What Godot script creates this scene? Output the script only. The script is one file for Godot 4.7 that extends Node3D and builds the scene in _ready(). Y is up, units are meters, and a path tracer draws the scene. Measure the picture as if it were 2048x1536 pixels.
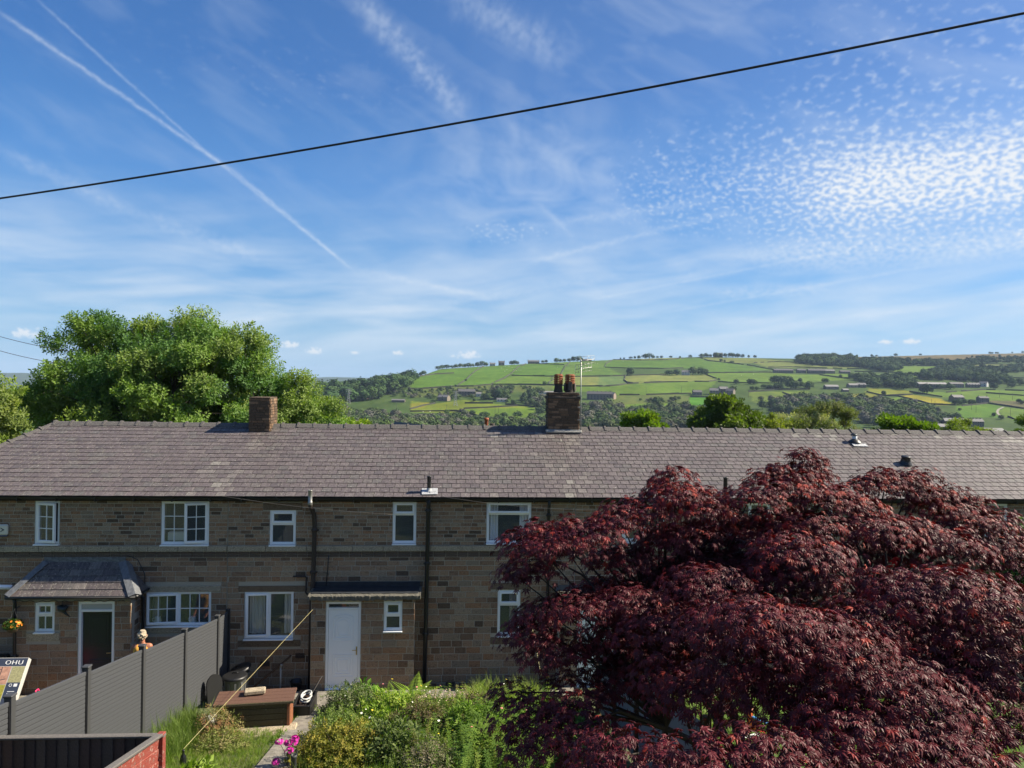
extends Node3D
# A stone terrace seen from an upstairs window across its gardens, with a valley side behind it.
# Metres, y up. The front wall of the terrace lies in the plane z = 0, its foot at y = 0; gardens rise towards +z.

const EYE := Vector3(0.0, 8.2, 19.0)
const YAW := 4.0          # degrees to the right of the wall's normal
const ROLL := 0.85
const EAVE_Y := 5.2
const EAVE_Z := 0.25
const RIDGE_Y := 6.8
const RIDGE_Z := -3.5

var mats := {}
var tex := {}
var taken := {}
var unit_stone: Mesh
var unit_slate: Mesh
var fwd: Vector3
var side: Vector3


func _ready() -> void:
	fwd = Vector3(sin(deg_to_rad(YAW)), 0, -cos(deg_to_rad(YAW)))
	side = fwd.cross(Vector3.UP)
	make_camera_and_light()
	make_textures()
	unit_stone = cbox(Vector3.ONE, Vector3(0.02, 0.05, 0.1))
	unit_slate = cbox(Vector3.ONE, Vector3(0.012, 0.35, 0.012))
	make_ground()
	make_hillside()
	make_terrace()
	make_far_buildings()
	make_far_trees()
	make_far_things()
	make_mid_trees()
	make_fences()
	make_yard()
	make_left_yard()
	make_person()
	make_plants()
	make_maple()
	make_lines()


func make_camera_and_light() -> void:
	var cam := Camera3D.new()
	cam.name = "camera"
	var c := cos(deg_to_rad(ROLL))
	var s := sin(deg_to_rad(ROLL))
	cam.transform = Transform3D(Basis(side * c + Vector3.UP * s, Vector3.UP * c - side * s, -fwd), EYE)
	cam.fov = rad_to_deg(2.0 * atan(768.0 / 1420.0))
	cam.near = 0.1
	cam.far = 12000.0
	cam.current = true
	add_child(cam)

	var sun := DirectionalLight3D.new()
	sun.name = "sun"
	sun.basis = Basis.looking_at(-SUN, Vector3.UP)
	sun.light_energy = 1.35
	sun.light_angular_distance = 0.5
	sun.light_color = Color(1.0, 0.95, 0.86)
	sun.shadow_enabled = true
	add_child(sun)

	var env := Environment.new()
	env.tonemap_mode = Environment.TONE_MAPPER_LINEAR
	env.tonemap_exposure = 2.6
	env.background_mode = Environment.BG_SKY
	var sky := Sky.new()
	var pano := PanoramaSkyMaterial.new()
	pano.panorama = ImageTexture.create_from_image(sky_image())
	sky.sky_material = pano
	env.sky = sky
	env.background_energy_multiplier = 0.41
	env.sdfgi_enabled = true
	env.ssao_enabled = true
	env.ssil_enabled = true
	env.fog_enabled = FOG
	env.fog_density = 0.000075
	env.fog_light_color = Color(0.78, 0.87, 1.0)
	var we := WorldEnvironment.new()
	we.name = "surroundings"
	we.environment = env
	add_child(we)

const FOG := true
const SUN := Vector3(0.7671, 0.6393, -0.0511)


# ---------------------------------------------------------------- sky

var n_wisp := FastNoiseLite.new()
var n_cell := FastNoiseLite.new()
var n_soft := FastNoiseLite.new()

func sky_image() -> Image:
	n_wisp.seed = 11; n_wisp.noise_type = FastNoiseLite.TYPE_SIMPLEX_SMOOTH; n_wisp.frequency = 1.0; n_wisp.fractal_octaves = 5; n_wisp.fractal_gain = 0.55
	n_cell.seed = 23; n_cell.noise_type = FastNoiseLite.TYPE_SIMPLEX_SMOOTH; n_cell.frequency = 1.0; n_cell.fractal_octaves = 3; n_cell.fractal_gain = 0.5
	n_soft.seed = 5; n_soft.noise_type = FastNoiseLite.TYPE_SIMPLEX_SMOOTH; n_soft.frequency = 1.0; n_soft.fractal_octaves = 2
	var w := 4096
	var h := 2048
	# the whole sky at an eighth of the resolution, then the part that the window looks at in full
	var low := Image.create(w / 8, h / 8, false, Image.FORMAT_RGBF)
	for j in h / 8:
		for i in w / 8:
			if j > h / 16:
				low.set_pixel(i, j, Color(0.22, 0.27, 0.26))
			else:
				low.set_pixel(i, j, sky_color((i + 0.5) / (w / 8.0) * TAU, PI / 2 - (j + 0.5) / (h / 8.0) * PI))
	low.resize(w, h, Image.INTERPOLATE_BILINEAR)
	var half := 540
	var rows := 400
	var shift := int(YAW / 360.0 * w)
	for j in range(h / 2 - rows, h / 2 + 2):
		for k in range(-half, half):
			var i := k + shift
			low.set_pixel(posmod(i, w), j, sky_color((i + 0.5) / w * TAU, PI / 2 - (j + 0.5) / h * PI))
	return low

# Trails: two directions, width (radians), strength, raggedness

func ramp3(x: float, xs: Array, cs: Array) -> Color:
	for i in xs.size() - 1:
		if x < xs[i + 1]:
			return cs[i].lerp(cs[i + 1], clampf((x - xs[i]) / (xs[i + 1] - xs[i]), 0.0, 1.0))
	return cs[cs.size() - 1]

const SKY_X := [0.0, 0.07, 0.14, 0.26, 0.38, 0.5, 1.0]
const SKY_C := [Color(0.36, 0.575, 0.77), Color(0.315, 0.555, 0.80), Color(0.20, 0.445, 0.79), Color(0.10, 0.30, 0.69), Color(0.056, 0.20, 0.54), Color(0.042, 0.158, 0.45), Color(0.034, 0.12, 0.35)]

func sky_color(az: float, el: float) -> Color:
	var ce := cos(el)
	var d := Vector3(sin(az) * ce, sin(el), -cos(az) * ce)
	var c := ramp3(maxf(d.y, 0.0), SKY_X, SKY_C)
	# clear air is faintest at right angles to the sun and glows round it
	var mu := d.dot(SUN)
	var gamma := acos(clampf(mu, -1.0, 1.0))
	c = c * (0.92 + 0.42 * mu * mu) + Color(0.95, 0.92, 0.86) * (1.5 * exp(-gamma / 0.14) + 0.55 * exp(-gamma / 0.42))  # glow round the sun, out of view, added to lift the shaded walls
	if el < 0.0:
		return c
	var a := wrapf(az - deg_to_rad(YAW), -PI, PI) * 1420.0     # angles in units of 1/1420 rad
	var v := el * 1420.0
	var alpha := 0.0
	# thin cirrus streaks, denser in a low band
	var warp := n_soft.get_noise_2d(a / 400.0, v / 160.0)
	var st := n_wisp.get_noise_2d((a + v * 1.6) / 560.0 + warp * 0.15, (v - a * 0.10) / 75.0 + warp * 0.2)
	var band := exp(-pow((v - 165.0) / 125.0, 2.0))
	var far_band := exp(-pow((v - 105.0) / 60.0, 2.0))
	alpha += clampf(st * 1.1 + 0.50, 0.0, 1.0) * (0.46 * band + 0.24 * far_band)
	var st2 := n_wisp.get_noise_2d((a * 0.8 - v) / 420.0 + 7.0 + warp * 0.2, (v + a * 0.5) / 130.0 + 3.0)
	alpha += clampf(st2 * 1.1 + 0.02, 0.0, 1.0) * (0.15 + 0.1 * smoothstep(-300.0, 200.0, a)) * smoothstep(40.0, 260.0, v)
	# veil left and above the flock of small clouds
	var veil := exp(-pow((a - 20.0) / 240.0, 2.0) - pow((v - 395.0) / 150.0, 2.0))
	alpha += veil * clampf(0.30 + 0.55 * n_wisp.get_noise_2d(a / 150.0 + 2.0, v / 110.0 + warp), 0.0, 1.0) * 0.46
	# flock of altocumulus
	var right := smoothstep(340.0, 660.0, a + 40.0 * warp)
	var vm := 365.0 + clampf((a - 300.0) * -0.02, -40.0, 10.0)
	var core := exp(-pow((v - vm) / 92.0, 2.0) * 1.0)
	var lowv := smoothstep(205.0, 262.0, v + 25.0 * warp) * smoothstep(900.0, 620.0, v)
	var amt := right * (core * 0.80 + 0.10 * exp(-pow((v - 560.0) / 150.0, 2.0))) * lowv
	amt += 0.24 * exp(-pow((a - 330.0) / 170.0, 2.0) - pow((v - 385.0) / 95.0, 2.0))
	amt += 0.06 * exp(-pow((a + 420.0) / 420.0, 2.0) - pow((v - 540.0) / 80.0, 2.0))
	amt += 0.25 * exp(-pow((a + 20.0) / 90.0, 2.0) - pow((v - 300.0) / 22.0, 2.0))
	amt *= 1.0 - smoothstep(900.0, 2200.0, absf(a)) * 0.75
	if amt > 0.015:
		var big := smoothstep(330.0, 520.0, v)
		var cell := lerpf(n_cell.get_noise_2d((a * 0.92 + v * 0.35) / 15.0, (v * 1.35 - a * 0.12) / 12.5), n_cell.get_noise_2d((a * 0.92 + v * 0.35) / 29.0 + 30.0, (v * 1.3 - a * 0.12) / 22.0), big)
		var fine := n_cell.get_noise_2d(a / 8.0 + 40.0, v / 6.0)
		var k := smoothstep(0.38 - amt * 0.72, 0.92 - amt * 0.50, cell * 0.60 + fine * 0.12 + 0.30)
		alpha = maxf(alpha, alpha * 0.4 + k * clampf(0.42 + amt * 0.75, 0.0, 0.97) * smoothstep(0.0, 0.16, amt))
	alpha = maxf(alpha, 0.34 * right * core * lowv)
	# thin sheet under the flock
	alpha += 0.5 * right * exp(-pow((v - 245.0) / 24.0, 2.0)) * clampf(0.62 + 0.9 * n_cell.get_noise_2d(a / 13.0, v / 8.0), 0.0, 1.0)
	# trails
	for t in trails:
		var off: float = d.dot(t.n)
		if absf(off) < t.w * 3.5:
			var along: float = d.dot(t.m)
			if along > t.lo and along < t.hi:
				var wob: float = n_soft.get_noise_2d(along * 60.0, t.w * 900.0) * t.w * 0.45
				var q: float = (off - wob) / t.w
				var br: float = 0.62 + 0.65 * n_wisp.get_noise_2d(along * 90.0 + 5.0, off / t.w * 0.9)
				var ends: float = smoothstep(t.lo, t.lo + 0.05, along) * smoothstep(t.hi, t.hi - 0.05, along)
				alpha += 0.78 * t.k * exp(-q * q) * clampf(br, 0.0, 1.2) * ends
	alpha = clampf(alpha, 0.0, 0.97)
	var cloud := Color(0.70, 0.79, 0.89) if alpha < 0.55 else Color(0.70, 0.79, 0.89).lerp(Color(0.84, 0.87, 0.90), (alpha - 0.55) / 0.42)
	c = c.lerp(cloud, alpha)
	# small fair-weather clouds low down
	for p in puffs:
		var dx: float = (a - p.x) / p.z
		var dy: float = (v - p.y) / (p.z * 0.42)
		if absf(dx) < 1.6 and absf(dy) < 1.8:
			var lump := n_cell.get_noise_2d(a / 7.0, v / 5.0) * 0.55 + n_cell.get_noise_2d(a / 16.0 + 9.0, v / 11.0) * 0.6
			var flat := smoothstep(-0.75, -0.45, dy)
			var k2 := smoothstep(0.0, 0.55, 0.85 - sqrt(dx * dx + dy * dy) + lump) * flat
			c = c.lerp(Color(0.86, 0.88, 0.90).lerp(Color(0.60, 0.70, 0.80), clampf(0.5 - dy, 0.0, 1.0) * 0.5), k2 * 0.85)
	return c


# ---------------------------------------------------------------- materials

func noise_tex(key: String, kind: int, freq: float, lo: float, hi: float, octaves := 4, size := 512, tint := Color.WHITE, seed_ := 1) -> NoiseTexture2D:
	if tex.has(key):
		return tex[key]
	var n := FastNoiseLite.new()
	n.seed = seed_
	n.noise_type = kind
	n.frequency = freq
	n.fractal_octaves = octaves
	var t := NoiseTexture2D.new()
	t.width = size
	t.height = size
	t.seamless = true
	t.noise = n
	var g := Gradient.new()
	g.offsets = PackedFloat32Array([0.0, 1.0])
	g.colors = PackedColorArray([Color(lo, lo, lo) * tint, Color(hi, hi, hi) * tint])
	t.color_ramp = g
	tex[key] = t
	return t

func spot_tex(key: String, size: int, count: int, r0: float, r1: float, cols: Array, seed_: int, alpha := 0.9) -> ImageTexture:
	# irregular spots of another matter (lichen, moss, grit) on a clear ground
	if tex.has(key):
		return tex[key]
	var im := Image.create(size, size, false, Image.FORMAT_RGBA8)
	var c0: Color = cols[0]
	im.fill(Color(c0.r, c0.g, c0.b, 0.0))
	var r := RandomNumberGenerator.new()
	r.seed = seed_
	for k in count:
		var x := r.randf() * size
		var y := r.randf() * size
		var rad := r0 + (r1 - r0) * pow(r.randf(), 3.0)
		var c: Color = cols[r.randi() % cols.size()]
		var ph := r.randf() * TAU
		var lob := r.randi_range(2, 5)
		var e := 0.65 + r.randf() * 0.35
		for j in range(int(-rad * 1.4) - 1, int(rad * 1.4) + 2):
			for i in range(int(-rad * 1.4) - 1, int(rad * 1.4) + 2):
				var dd := Vector2(i, j / e)
				var lim := rad * (1.0 + 0.28 * sin(dd.angle() * lob + ph))
				if dd.length() <= lim:
					im.set_pixel(posmod(int(x) + i, size), posmod(int(y) + j, size), Color(c.r, c.g, c.b, alpha * (0.6 + 0.4 * r.randf())))
	var t := ImageTexture.create_from_image(im)
	tex[key] = t
	return t

func make_textures() -> void:
	noise_tex("grain", FastNoiseLite.TYPE_SIMPLEX, 0.03, 0.62, 1.0, 5)
	noise_tex("patch", FastNoiseLite.TYPE_SIMPLEX, 0.008, 0.68, 1.0, 5, 512, Color.WHITE, 4)
	noise_tex("bump", FastNoiseLite.TYPE_SIMPLEX, 0.05, 0.0, 1.0, 5, 512, Color.WHITE, 7)
	noise_tex("fine", FastNoiseLite.TYPE_SIMPLEX, 0.14, 0.6, 1.0, 3, 512, Color.WHITE, 9)
	spot_tex("lichen", 1024, 1500, 1.5, 7.0, [Color(0.66, 0.65, 0.58), Color(0.72, 0.72, 0.70), Color(0.56, 0.55, 0.44), Color(0.62, 0.62, 0.60)], 31, 0.75)
	spot_tex("soot", 512, 420, 2.0, 16.0, [Color(0.11, 0.10, 0.09), Color(0.16, 0.14, 0.12), Color(0.20, 0.17, 0.13)], 37, 0.3)
	spot_tex("flake", 512, 260, 2.0, 20.0, [Color(0.62, 0.55, 0.5), Color(0.5, 0.42, 0.38), Color(0.7, 0.62, 0.58)], 43, 0.8)
	spot_tex("print", 256, 120, 3.0, 14.0, [Color(0.05, 0.08, 0.05), Color(0.85, 0.75, 0.5), Color(0.5, 0.12, 0.03), Color(0.1, 0.2, 0.2)], 47, 0.95)
	spot_tex("moss", 512, 500, 1.5, 9.0, [Color(0.26, 0.30, 0.12), Color(0.34, 0.33, 0.2), Color(0.5, 0.49, 0.42)], 41, 0.7)

func lin(r: float, g: float, b: float) -> Color:
	return Color(r, g, b).linear_to_srgb()

func mat(key: String, c := Color(0.5, 0.5, 0.5), rough := 0.85, o := {}) -> StandardMaterial3D:
	# c is linear
	if mats.has(key):
		return mats[key]
	var m := StandardMaterial3D.new()
	m.resource_name = key
	m.albedo_color = Color(c.r, c.g, c.b).linear_to_srgb()
	m.roughness = rough
	m.cull_mode = BaseMaterial3D.CULL_DISABLED
	if o.has("tex"):
		m.albedo_texture = tex[o.tex]
		m.uv1_triplanar = true
		m.uv1_world_triplanar = not o.get("own", false)
		var s: Variant = o.get("scale", 1.0)
		m.uv1_scale = s if s is Vector3 else Vector3.ONE * s
	if o.has("bump"):
		m.heightmap_enabled = true
		m.heightmap_texture = tex.bump
		m.heightmap_scale = o.bump
		m.uv1_triplanar = true
		m.uv1_world_triplanar = not o.get("own", false)
		if not o.has("tex"):
			var s2: Variant = o.get("scale", 1.0)
			m.uv1_scale = s2 if s2 is Vector3 else Vector3.ONE * s2
	if o.has("detail"):
		m.detail_enabled = true
		m.detail_albedo = tex[o.detail]
		m.detail_blend_mode = BaseMaterial3D.BLEND_MODE_MIX
		m.detail_uv_layer = BaseMaterial3D.DETAIL_UV_2
		m.uv2_triplanar = true
		m.uv2_world_triplanar = not o.get("own", false)
		m.uv2_scale = Vector3.ONE * o.get("dscale", 0.5)
	if o.has("metal"):
		m.metallic = o.metal
	if o.has("spec"):
		m.metallic_specular = o.spec
	if o.has("back"):
		m.backlight_enabled = true
		m.backlight = o.back
	if o.get("vcol", false):
		m.vertex_color_use_as_albedo = true
	if o.has("coat"):
		m.clearcoat_enabled = true
		m.clearcoat = o.coat
		m.clearcoat_roughness = o.get("coat_rough", 0.3)
	mats[key] = m
	return m

func glass_mat() -> StandardMaterial3D:
	if mats.has("glass"):
		return mats.glass
	var m := StandardMaterial3D.new()
	m.resource_name = "window glass"
	m.transparency = BaseMaterial3D.TRANSPARENCY_ALPHA
	m.albedo_color = Color(0.9, 0.95, 0.93, 0.04)
	m.roughness = 0.02
	mats["glass"] = m
	return m


# ---------------------------------------------------------------- geometry

func new_st(smooth := false) -> SurfaceTool:
	var st := SurfaceTool.new()
	st.begin(Mesh.PRIMITIVE_TRIANGLES)
	st.set_smooth_group(0 if smooth else -1)
	return st

func tri(st: SurfaceTool, a: Vector3, b: Vector3, c: Vector3, out: Vector3) -> void:
	if (b - a).cross(c - a).dot(out) > 0.0:
		st.add_vertex(a); st.add_vertex(c); st.add_vertex(b)
	else:
		st.add_vertex(a); st.add_vertex(b); st.add_vertex(c)

func quad(st: SurfaceTool, a: Vector3, b: Vector3, c: Vector3, d: Vector3, out: Vector3) -> void:
	tri(st, a, b, c, out)
	tri(st, a, c, d, out)

func finish(st: SurfaceTool) -> ArrayMesh:
	st.generate_normals()
	return st.commit()

func box(st: SurfaceTool, c: Vector3, s: Vector3, b := Basis()) -> void:
	var h := s * 0.5
	var x := b.x * h.x
	var y := b.y * h.y
	var z := b.z * h.z
	quad(st, c + x - y - z, c + x + y - z, c + x + y + z, c + x - y + z, x)
	quad(st, c - x - y - z, c - x + y - z, c - x + y + z, c - x - y + z, -x)
	quad(st, c + y - x - z, c + y + x - z, c + y + x + z, c + y - x + z, y)
	quad(st, c - y - x - z, c - y + x - z, c - y + x + z, c - y - x + z, -y)
	quad(st, c + z - x - y, c + z + x - y, c + z + x + y, c + z - x + y, z)
	quad(st, c - z - x - y, c - z + x - y, c - z + x + y, c - z - x + y, -z)

func add_cbox(st: SurfaceTool, ctr: Vector3, s: Vector3, bv: Vector3, b := Basis()) -> void:
	var h := s * 0.5
	var P := func(sx: float, sy: float, sz: float, face: int) -> Vector3:
		var q := Vector3(sx * (h.x - (0.0 if face == 0 else bv.x)), sy * (h.y - (0.0 if face == 1 else bv.y)), sz * (h.z - (0.0 if face == 2 else bv.z)))
		return ctr + b * q
	for e in [-1.0, 1.0]:
		quad(st, P.call(e, -1, -1, 0), P.call(e, 1, -1, 0), P.call(e, 1, 1, 0), P.call(e, -1, 1, 0), b.x * e)
		quad(st, P.call(-1, e, -1, 1), P.call(1, e, -1, 1), P.call(1, e, 1, 1), P.call(-1, e, 1, 1), b.y * e)
		quad(st, P.call(-1, -1, e, 2), P.call(1, -1, e, 2), P.call(1, 1, e, 2), P.call(-1, 1, e, 2), b.z * e)
		for g in [-1.0, 1.0]:
			quad(st, P.call(e, g, -1, 0), P.call(e, g, 1, 0), P.call(e, g, 1, 1), P.call(e, g, -1, 1), b * Vector3(e, g, 0))
			quad(st, P.call(e, -1, g, 0), P.call(e, 1, g, 0), P.call(e, 1, g, 2), P.call(e, -1, g, 2), b * Vector3(e, 0, g))
			quad(st, P.call(-1, e, g, 1), P.call(1, e, g, 1), P.call(1, e, g, 2), P.call(-1, e, g, 2), b * Vector3(0, e, g))
			for f in [-1.0, 1.0]:
				tri(st, P.call(e, g, f, 0), P.call(e, g, f, 1), P.call(e, g, f, 2), b * Vector3(e, g, f))

func cbox(s: Vector3, bv: Vector3) -> ArrayMesh:
	var st := new_st()
	add_cbox(st, Vector3.ZERO, s, bv)
	return finish(st)

func cb(st: SurfaceTool, c: Vector3, s: Vector3, bevel := 0.008, b := Basis()) -> void:
	var v := minf(bevel, minf(s.x, minf(s.y, s.z)) * 0.4)
	add_cbox(st, c, s, Vector3.ONE * v, b)

func tube(st: SurfaceTool, pts: Array, radii: Array, sides := 8, capped := true) -> void:
	var n := pts.size()
	var rings := []
	var t0: Vector3 = (pts[1] - pts[0]).normalized()
	var u := t0.cross(Vector3.UP if absf(t0.y) < 0.9 else Vector3.RIGHT).normalized()
	for i in n:
		var t: Vector3 = (pts[mini(i + 1, n - 1)] - pts[maxi(i - 1, 0)]).normalized()
		u = (u - t * u.dot(t)).normalized()
		var w := t.cross(u)
		var ring := []
		for k in sides:
			var a := TAU * k / sides
			ring.append(pts[i] + (u * cos(a) + w * sin(a)) * radii[mini(i, radii.size() - 1)])
		rings.append(ring)
	for i in n - 1:
		for k in sides:
			var k2 := (k + 1) % sides
			quad(st, rings[i][k], rings[i][k2], rings[i + 1][k2], rings[i + 1][k], rings[i][k] + rings[i][k2] - pts[i] * 2.0)
	if capped:
		for k in range(1, sides - 1):
			tri(st, rings[0][0], rings[0][k], rings[0][k + 1], pts[0] - pts[1])
			tri(st, rings[n - 1][0], rings[n - 1][k], rings[n - 1][k + 1], pts[n - 1] - pts[n - 2])

func lathe(st: SurfaceTool, prof: Array, at := Vector3.ZERO, segs := 20, b := Basis()) -> void:
	# prof: Vector2(radius, height), listed from bottom outside to top (and back down inside)
	for i in prof.size() - 1:
		var p: Vector2 = prof[i]
		var q: Vector2 = prof[i + 1]
		for k in segs:
			var a := TAU * k / segs
			var c := TAU * (k + 1) / segs
			var A := b * Vector3(cos(a) * p.x, p.y, sin(a) * p.x) + at
			var B := b * Vector3(cos(c) * p.x, p.y, sin(c) * p.x) + at
			var C := b * Vector3(cos(c) * q.x, q.y, sin(c) * q.x) + at
			var D := b * Vector3(cos(a) * q.x, q.y, sin(a) * q.x) + at
			var o := b * (Vector3(cos(a), 0, sin(a)) * (q.y - p.y) + Vector3(0, -(q.x - p.x), 0))
			if p.x > 0.0001:
				tri(st, A, B, C, o)
			if q.x > 0.0001:
				tri(st, A, C, D, o)

func prism(st: SurfaceTool, poly: PackedVector2Array, depth: float, t := Transform3D()) -> void:
	# poly in the x-y plane, extruded from z = 0 to z = depth
	var idx := Geometry2D.triangulate_polygon(poly)
	for i in range(0, idx.size(), 3):
		for z in [0.0, depth]:
			var o := t.basis.z * (1.0 if z > 0.0 else -1.0) * signf(depth)
			tri(st, t * Vector3(poly[idx[i]].x, poly[idx[i]].y, z), t * Vector3(poly[idx[i + 1]].x, poly[idx[i + 1]].y, z), t * Vector3(poly[idx[i + 2]].x, poly[idx[i + 2]].y, z), o)
	var cw := Geometry2D.is_polygon_clockwise(poly)
	for i in poly.size():
		var a := poly[i]
		var b := poly[(i + 1) % poly.size()]
		var e := b - a
		var nrm := Vector2(-e.y, e.x) if cw else Vector2(e.y, -e.x)
		quad(st, t * Vector3(a.x, a.y, 0), t * Vector3(b.x, b.y, 0), t * Vector3(b.x, b.y, depth), t * Vector3(a.x, a.y, depth), t.basis * Vector3(nrm.x, nrm.y, 0))


# ---------------------------------------------------------------- nodes

func numbered(called: String) -> String:
	if not taken.has(called):
		taken[called] = 0
		return called
	taken[called] += 1
	return "%s_%03d" % [called, taken[called]]

func tag(o: Node, label: String, category: String, group := "") -> Node:
	o.set_meta("label", label)
	o.set_meta("category", category)
	if group:
		o.set_meta("group", group)
	return o

func thing(called: String, label: String, category: String, at := Vector3.ZERO, turn := 0.0, group := "") -> Node3D:
	var o := Node3D.new()
	o.name = numbered(called)
	add_child(o)
	o.position = at
	o.rotation.y = turn
	tag(o, label, category, group)
	return o

func obj(called: String, shape: Variant, m: Material, parent: Node = null) -> MeshInstance3D:
	var o := MeshInstance3D.new()
	o.mesh = finish(shape) if shape is SurfaceTool else shape
	o.material_override = m
	if parent:
		o.name = called
		parent.add_child(o, true)
	else:
		o.name = numbered(called)
		add_child(o)
	return o

func struct(called: String, shape: Variant, m: Material) -> MeshInstance3D:
	var o := obj(called, shape, m)
	o.set_meta("kind", "structure")
	return o

func scatter(called: String, mesh: Mesh, m: Material, xf: Array, cols: Array, parent: Node = null) -> MultiMeshInstance3D:
	var mm := MultiMesh.new()
	mm.transform_format = MultiMesh.TRANSFORM_3D
	mm.use_colors = not cols.is_empty()
	mm.mesh = mesh
	mm.instance_count = xf.size()
	for i in xf.size():
		mm.set_instance_transform(i, xf[i])
		if not cols.is_empty():
			mm.set_instance_color(i, cols[i])
	var o := MultiMeshInstance3D.new()
	o.multimesh = mm
	o.set_meta("kind", "stuff")
	o.material_override = m
	if parent:
		o.name = called
		parent.add_child(o, true)
	else:
		o.name = numbered(called)
		add_child(o)
	return o

func rg(s: int) -> RandomNumberGenerator:
	var r := RandomNumberGenerator.new()
	r.seed = s
	return r

func rvec(r: RandomNumberGenerator) -> Vector3:
	var z := r.randf_range(-1, 1)
	var a := r.randf() * TAU
	var q := sqrt(1 - z * z)
	return Vector3(q * cos(a), z, q * sin(a))

func upright(n: Vector3, turn: float) -> Basis:
	# y axis along n, turned about it
	var x := n.cross(Vector3.FORWARD if absf(n.z) < 0.9 else Vector3.RIGHT).normalized()
	return Basis(n, turn) * Basis(x, n, x.cross(n))

func garden_y(x: float, z: float) -> float:
	var y := 0.0
	if z > 0.7:
		y = 0.33 + 0.2 * (z - 0.7)
	elif z > 0.0:
		y = 0.33 * z / 0.7
	if z > 24.0:
		y += 0.012 * (z - 24.0) * (z - 24.0) * 0.35
	return y


# ---------------------------------------------------------------- ground and hillside

const PD := [26.0, 60.0, 150.0, 300.0, 420.0, 560.0, 700.0, 770.0, 840.0, 920.0, 1010.0, 1170.0, 1400.0, 1620.0, 1950.0, 2300.0]
const PH := [-9.0, -11.5, -18.0, -27.0, -32.5, -35.5, -38.5, -32.5, -23.7, -13.0, 0.0, 16.5, 39.0, 66.0, 106.0, 152.0]
const CT := [-1500.0, -424.0, -324.0, -264.0, -194.0, -144.0, 46.0, 226.0, 376.0, 576.0, 676.0, 1024.0, 1500.0]
const CV := [-24.0, -26.0, -17.0, -5.0, 9.0, 28.0, 42.0, 53.0, 60.0, 59.0, 64.0, 77.0, 85.0]

func table(x: float, xs: Array, ys: Array) -> float:
	if x <= xs[0]:
		return ys[0]
	for i in xs.size() - 1:
		if x < xs[i + 1]:
			return lerpf(ys[i], ys[i + 1], (x - xs[i]) / (xs[i + 1] - xs[i]))
	return ys[ys.size() - 1]

var crest_cache := {}
func crest(t: float) -> float:
	var key := int(t)
	if crest_cache.has(key):
		return crest_cache[key]
	var vt := table(key, CT, CV)
	var lo := 600.0
	var hi := 2300.0
	for i in 30:
		var m := (lo + hi) * 0.5
		if table(m, PD, PH) / m * 1420.0 < vt:
			lo = m
		else:
			hi = m
	crest_cache[key] = lo
	return lo

func hill_y(x: float, z: float) -> float:
	var p := Vector3(x, 0, z) - Vector3(EYE.x, 0, EYE.z)
	var d := maxf(p.dot(fwd), 26.0)
	var t := p.dot(side) / d * 1420.0
	var f0 := floorf(t)
	var dt := lerpf(crest(f0), crest(f0 + 1.0), t - f0)
	if d > dt:
		return EYE.y + table(dt, PD, PH) - 0.03 * (d - dt)
	return EYE.y + table(d, PD, PH)

func make_ground() -> void:
	# garden soil round the terrace, rising towards and behind the viewer
	var st := new_st(true)
	var zs := [-12.5, -9.0, -7.0, -0.02, 0.0, 0.35, 0.7, 1.2, 2.0, 3.5, 5.0, 7.0, 9.5, 12.0, 15.0, 19.0, 24.0, 30.0, 38.0, 48.0, 60.0]
	var xs := []
	for i in range(-20, 21):
		xs.append(i * 3.5)
	for j in zs.size() - 1:
		for i in xs.size() - 1:
			var q := []
			for o in [[0, 0], [1, 0], [1, 1], [0, 1]]:
				var x: float = xs[i + o[0]]
				var z: float = zs[j + o[1]]
				var y := garden_y(x, z) - 0.02
				if z < -7.0:
					y = -0.02 - 0.2 * (-7.0 - z)
				q.append(Vector3(x, y, z))
			quad(st, q[0], q[1], q[2], q[3], Vector3.UP)
	struct("ground", st, mat("soil", Color(0.10, 0.12, 0.045), 0.95, {"tex": "patch", "scale": 0.35, "bump": 3.0}))

func inside(p: Vector2, poly: PackedVector2Array) -> bool:
	return Geometry2D.is_point_in_polygon(p, poly)

func poly_of(a: Array, from: int) -> PackedVector2Array:
	var out := PackedVector2Array()
	for i in range(from, a.size(), 2):
		out.append(Vector2(a[i], a[i + 1]))
	return out

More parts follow.
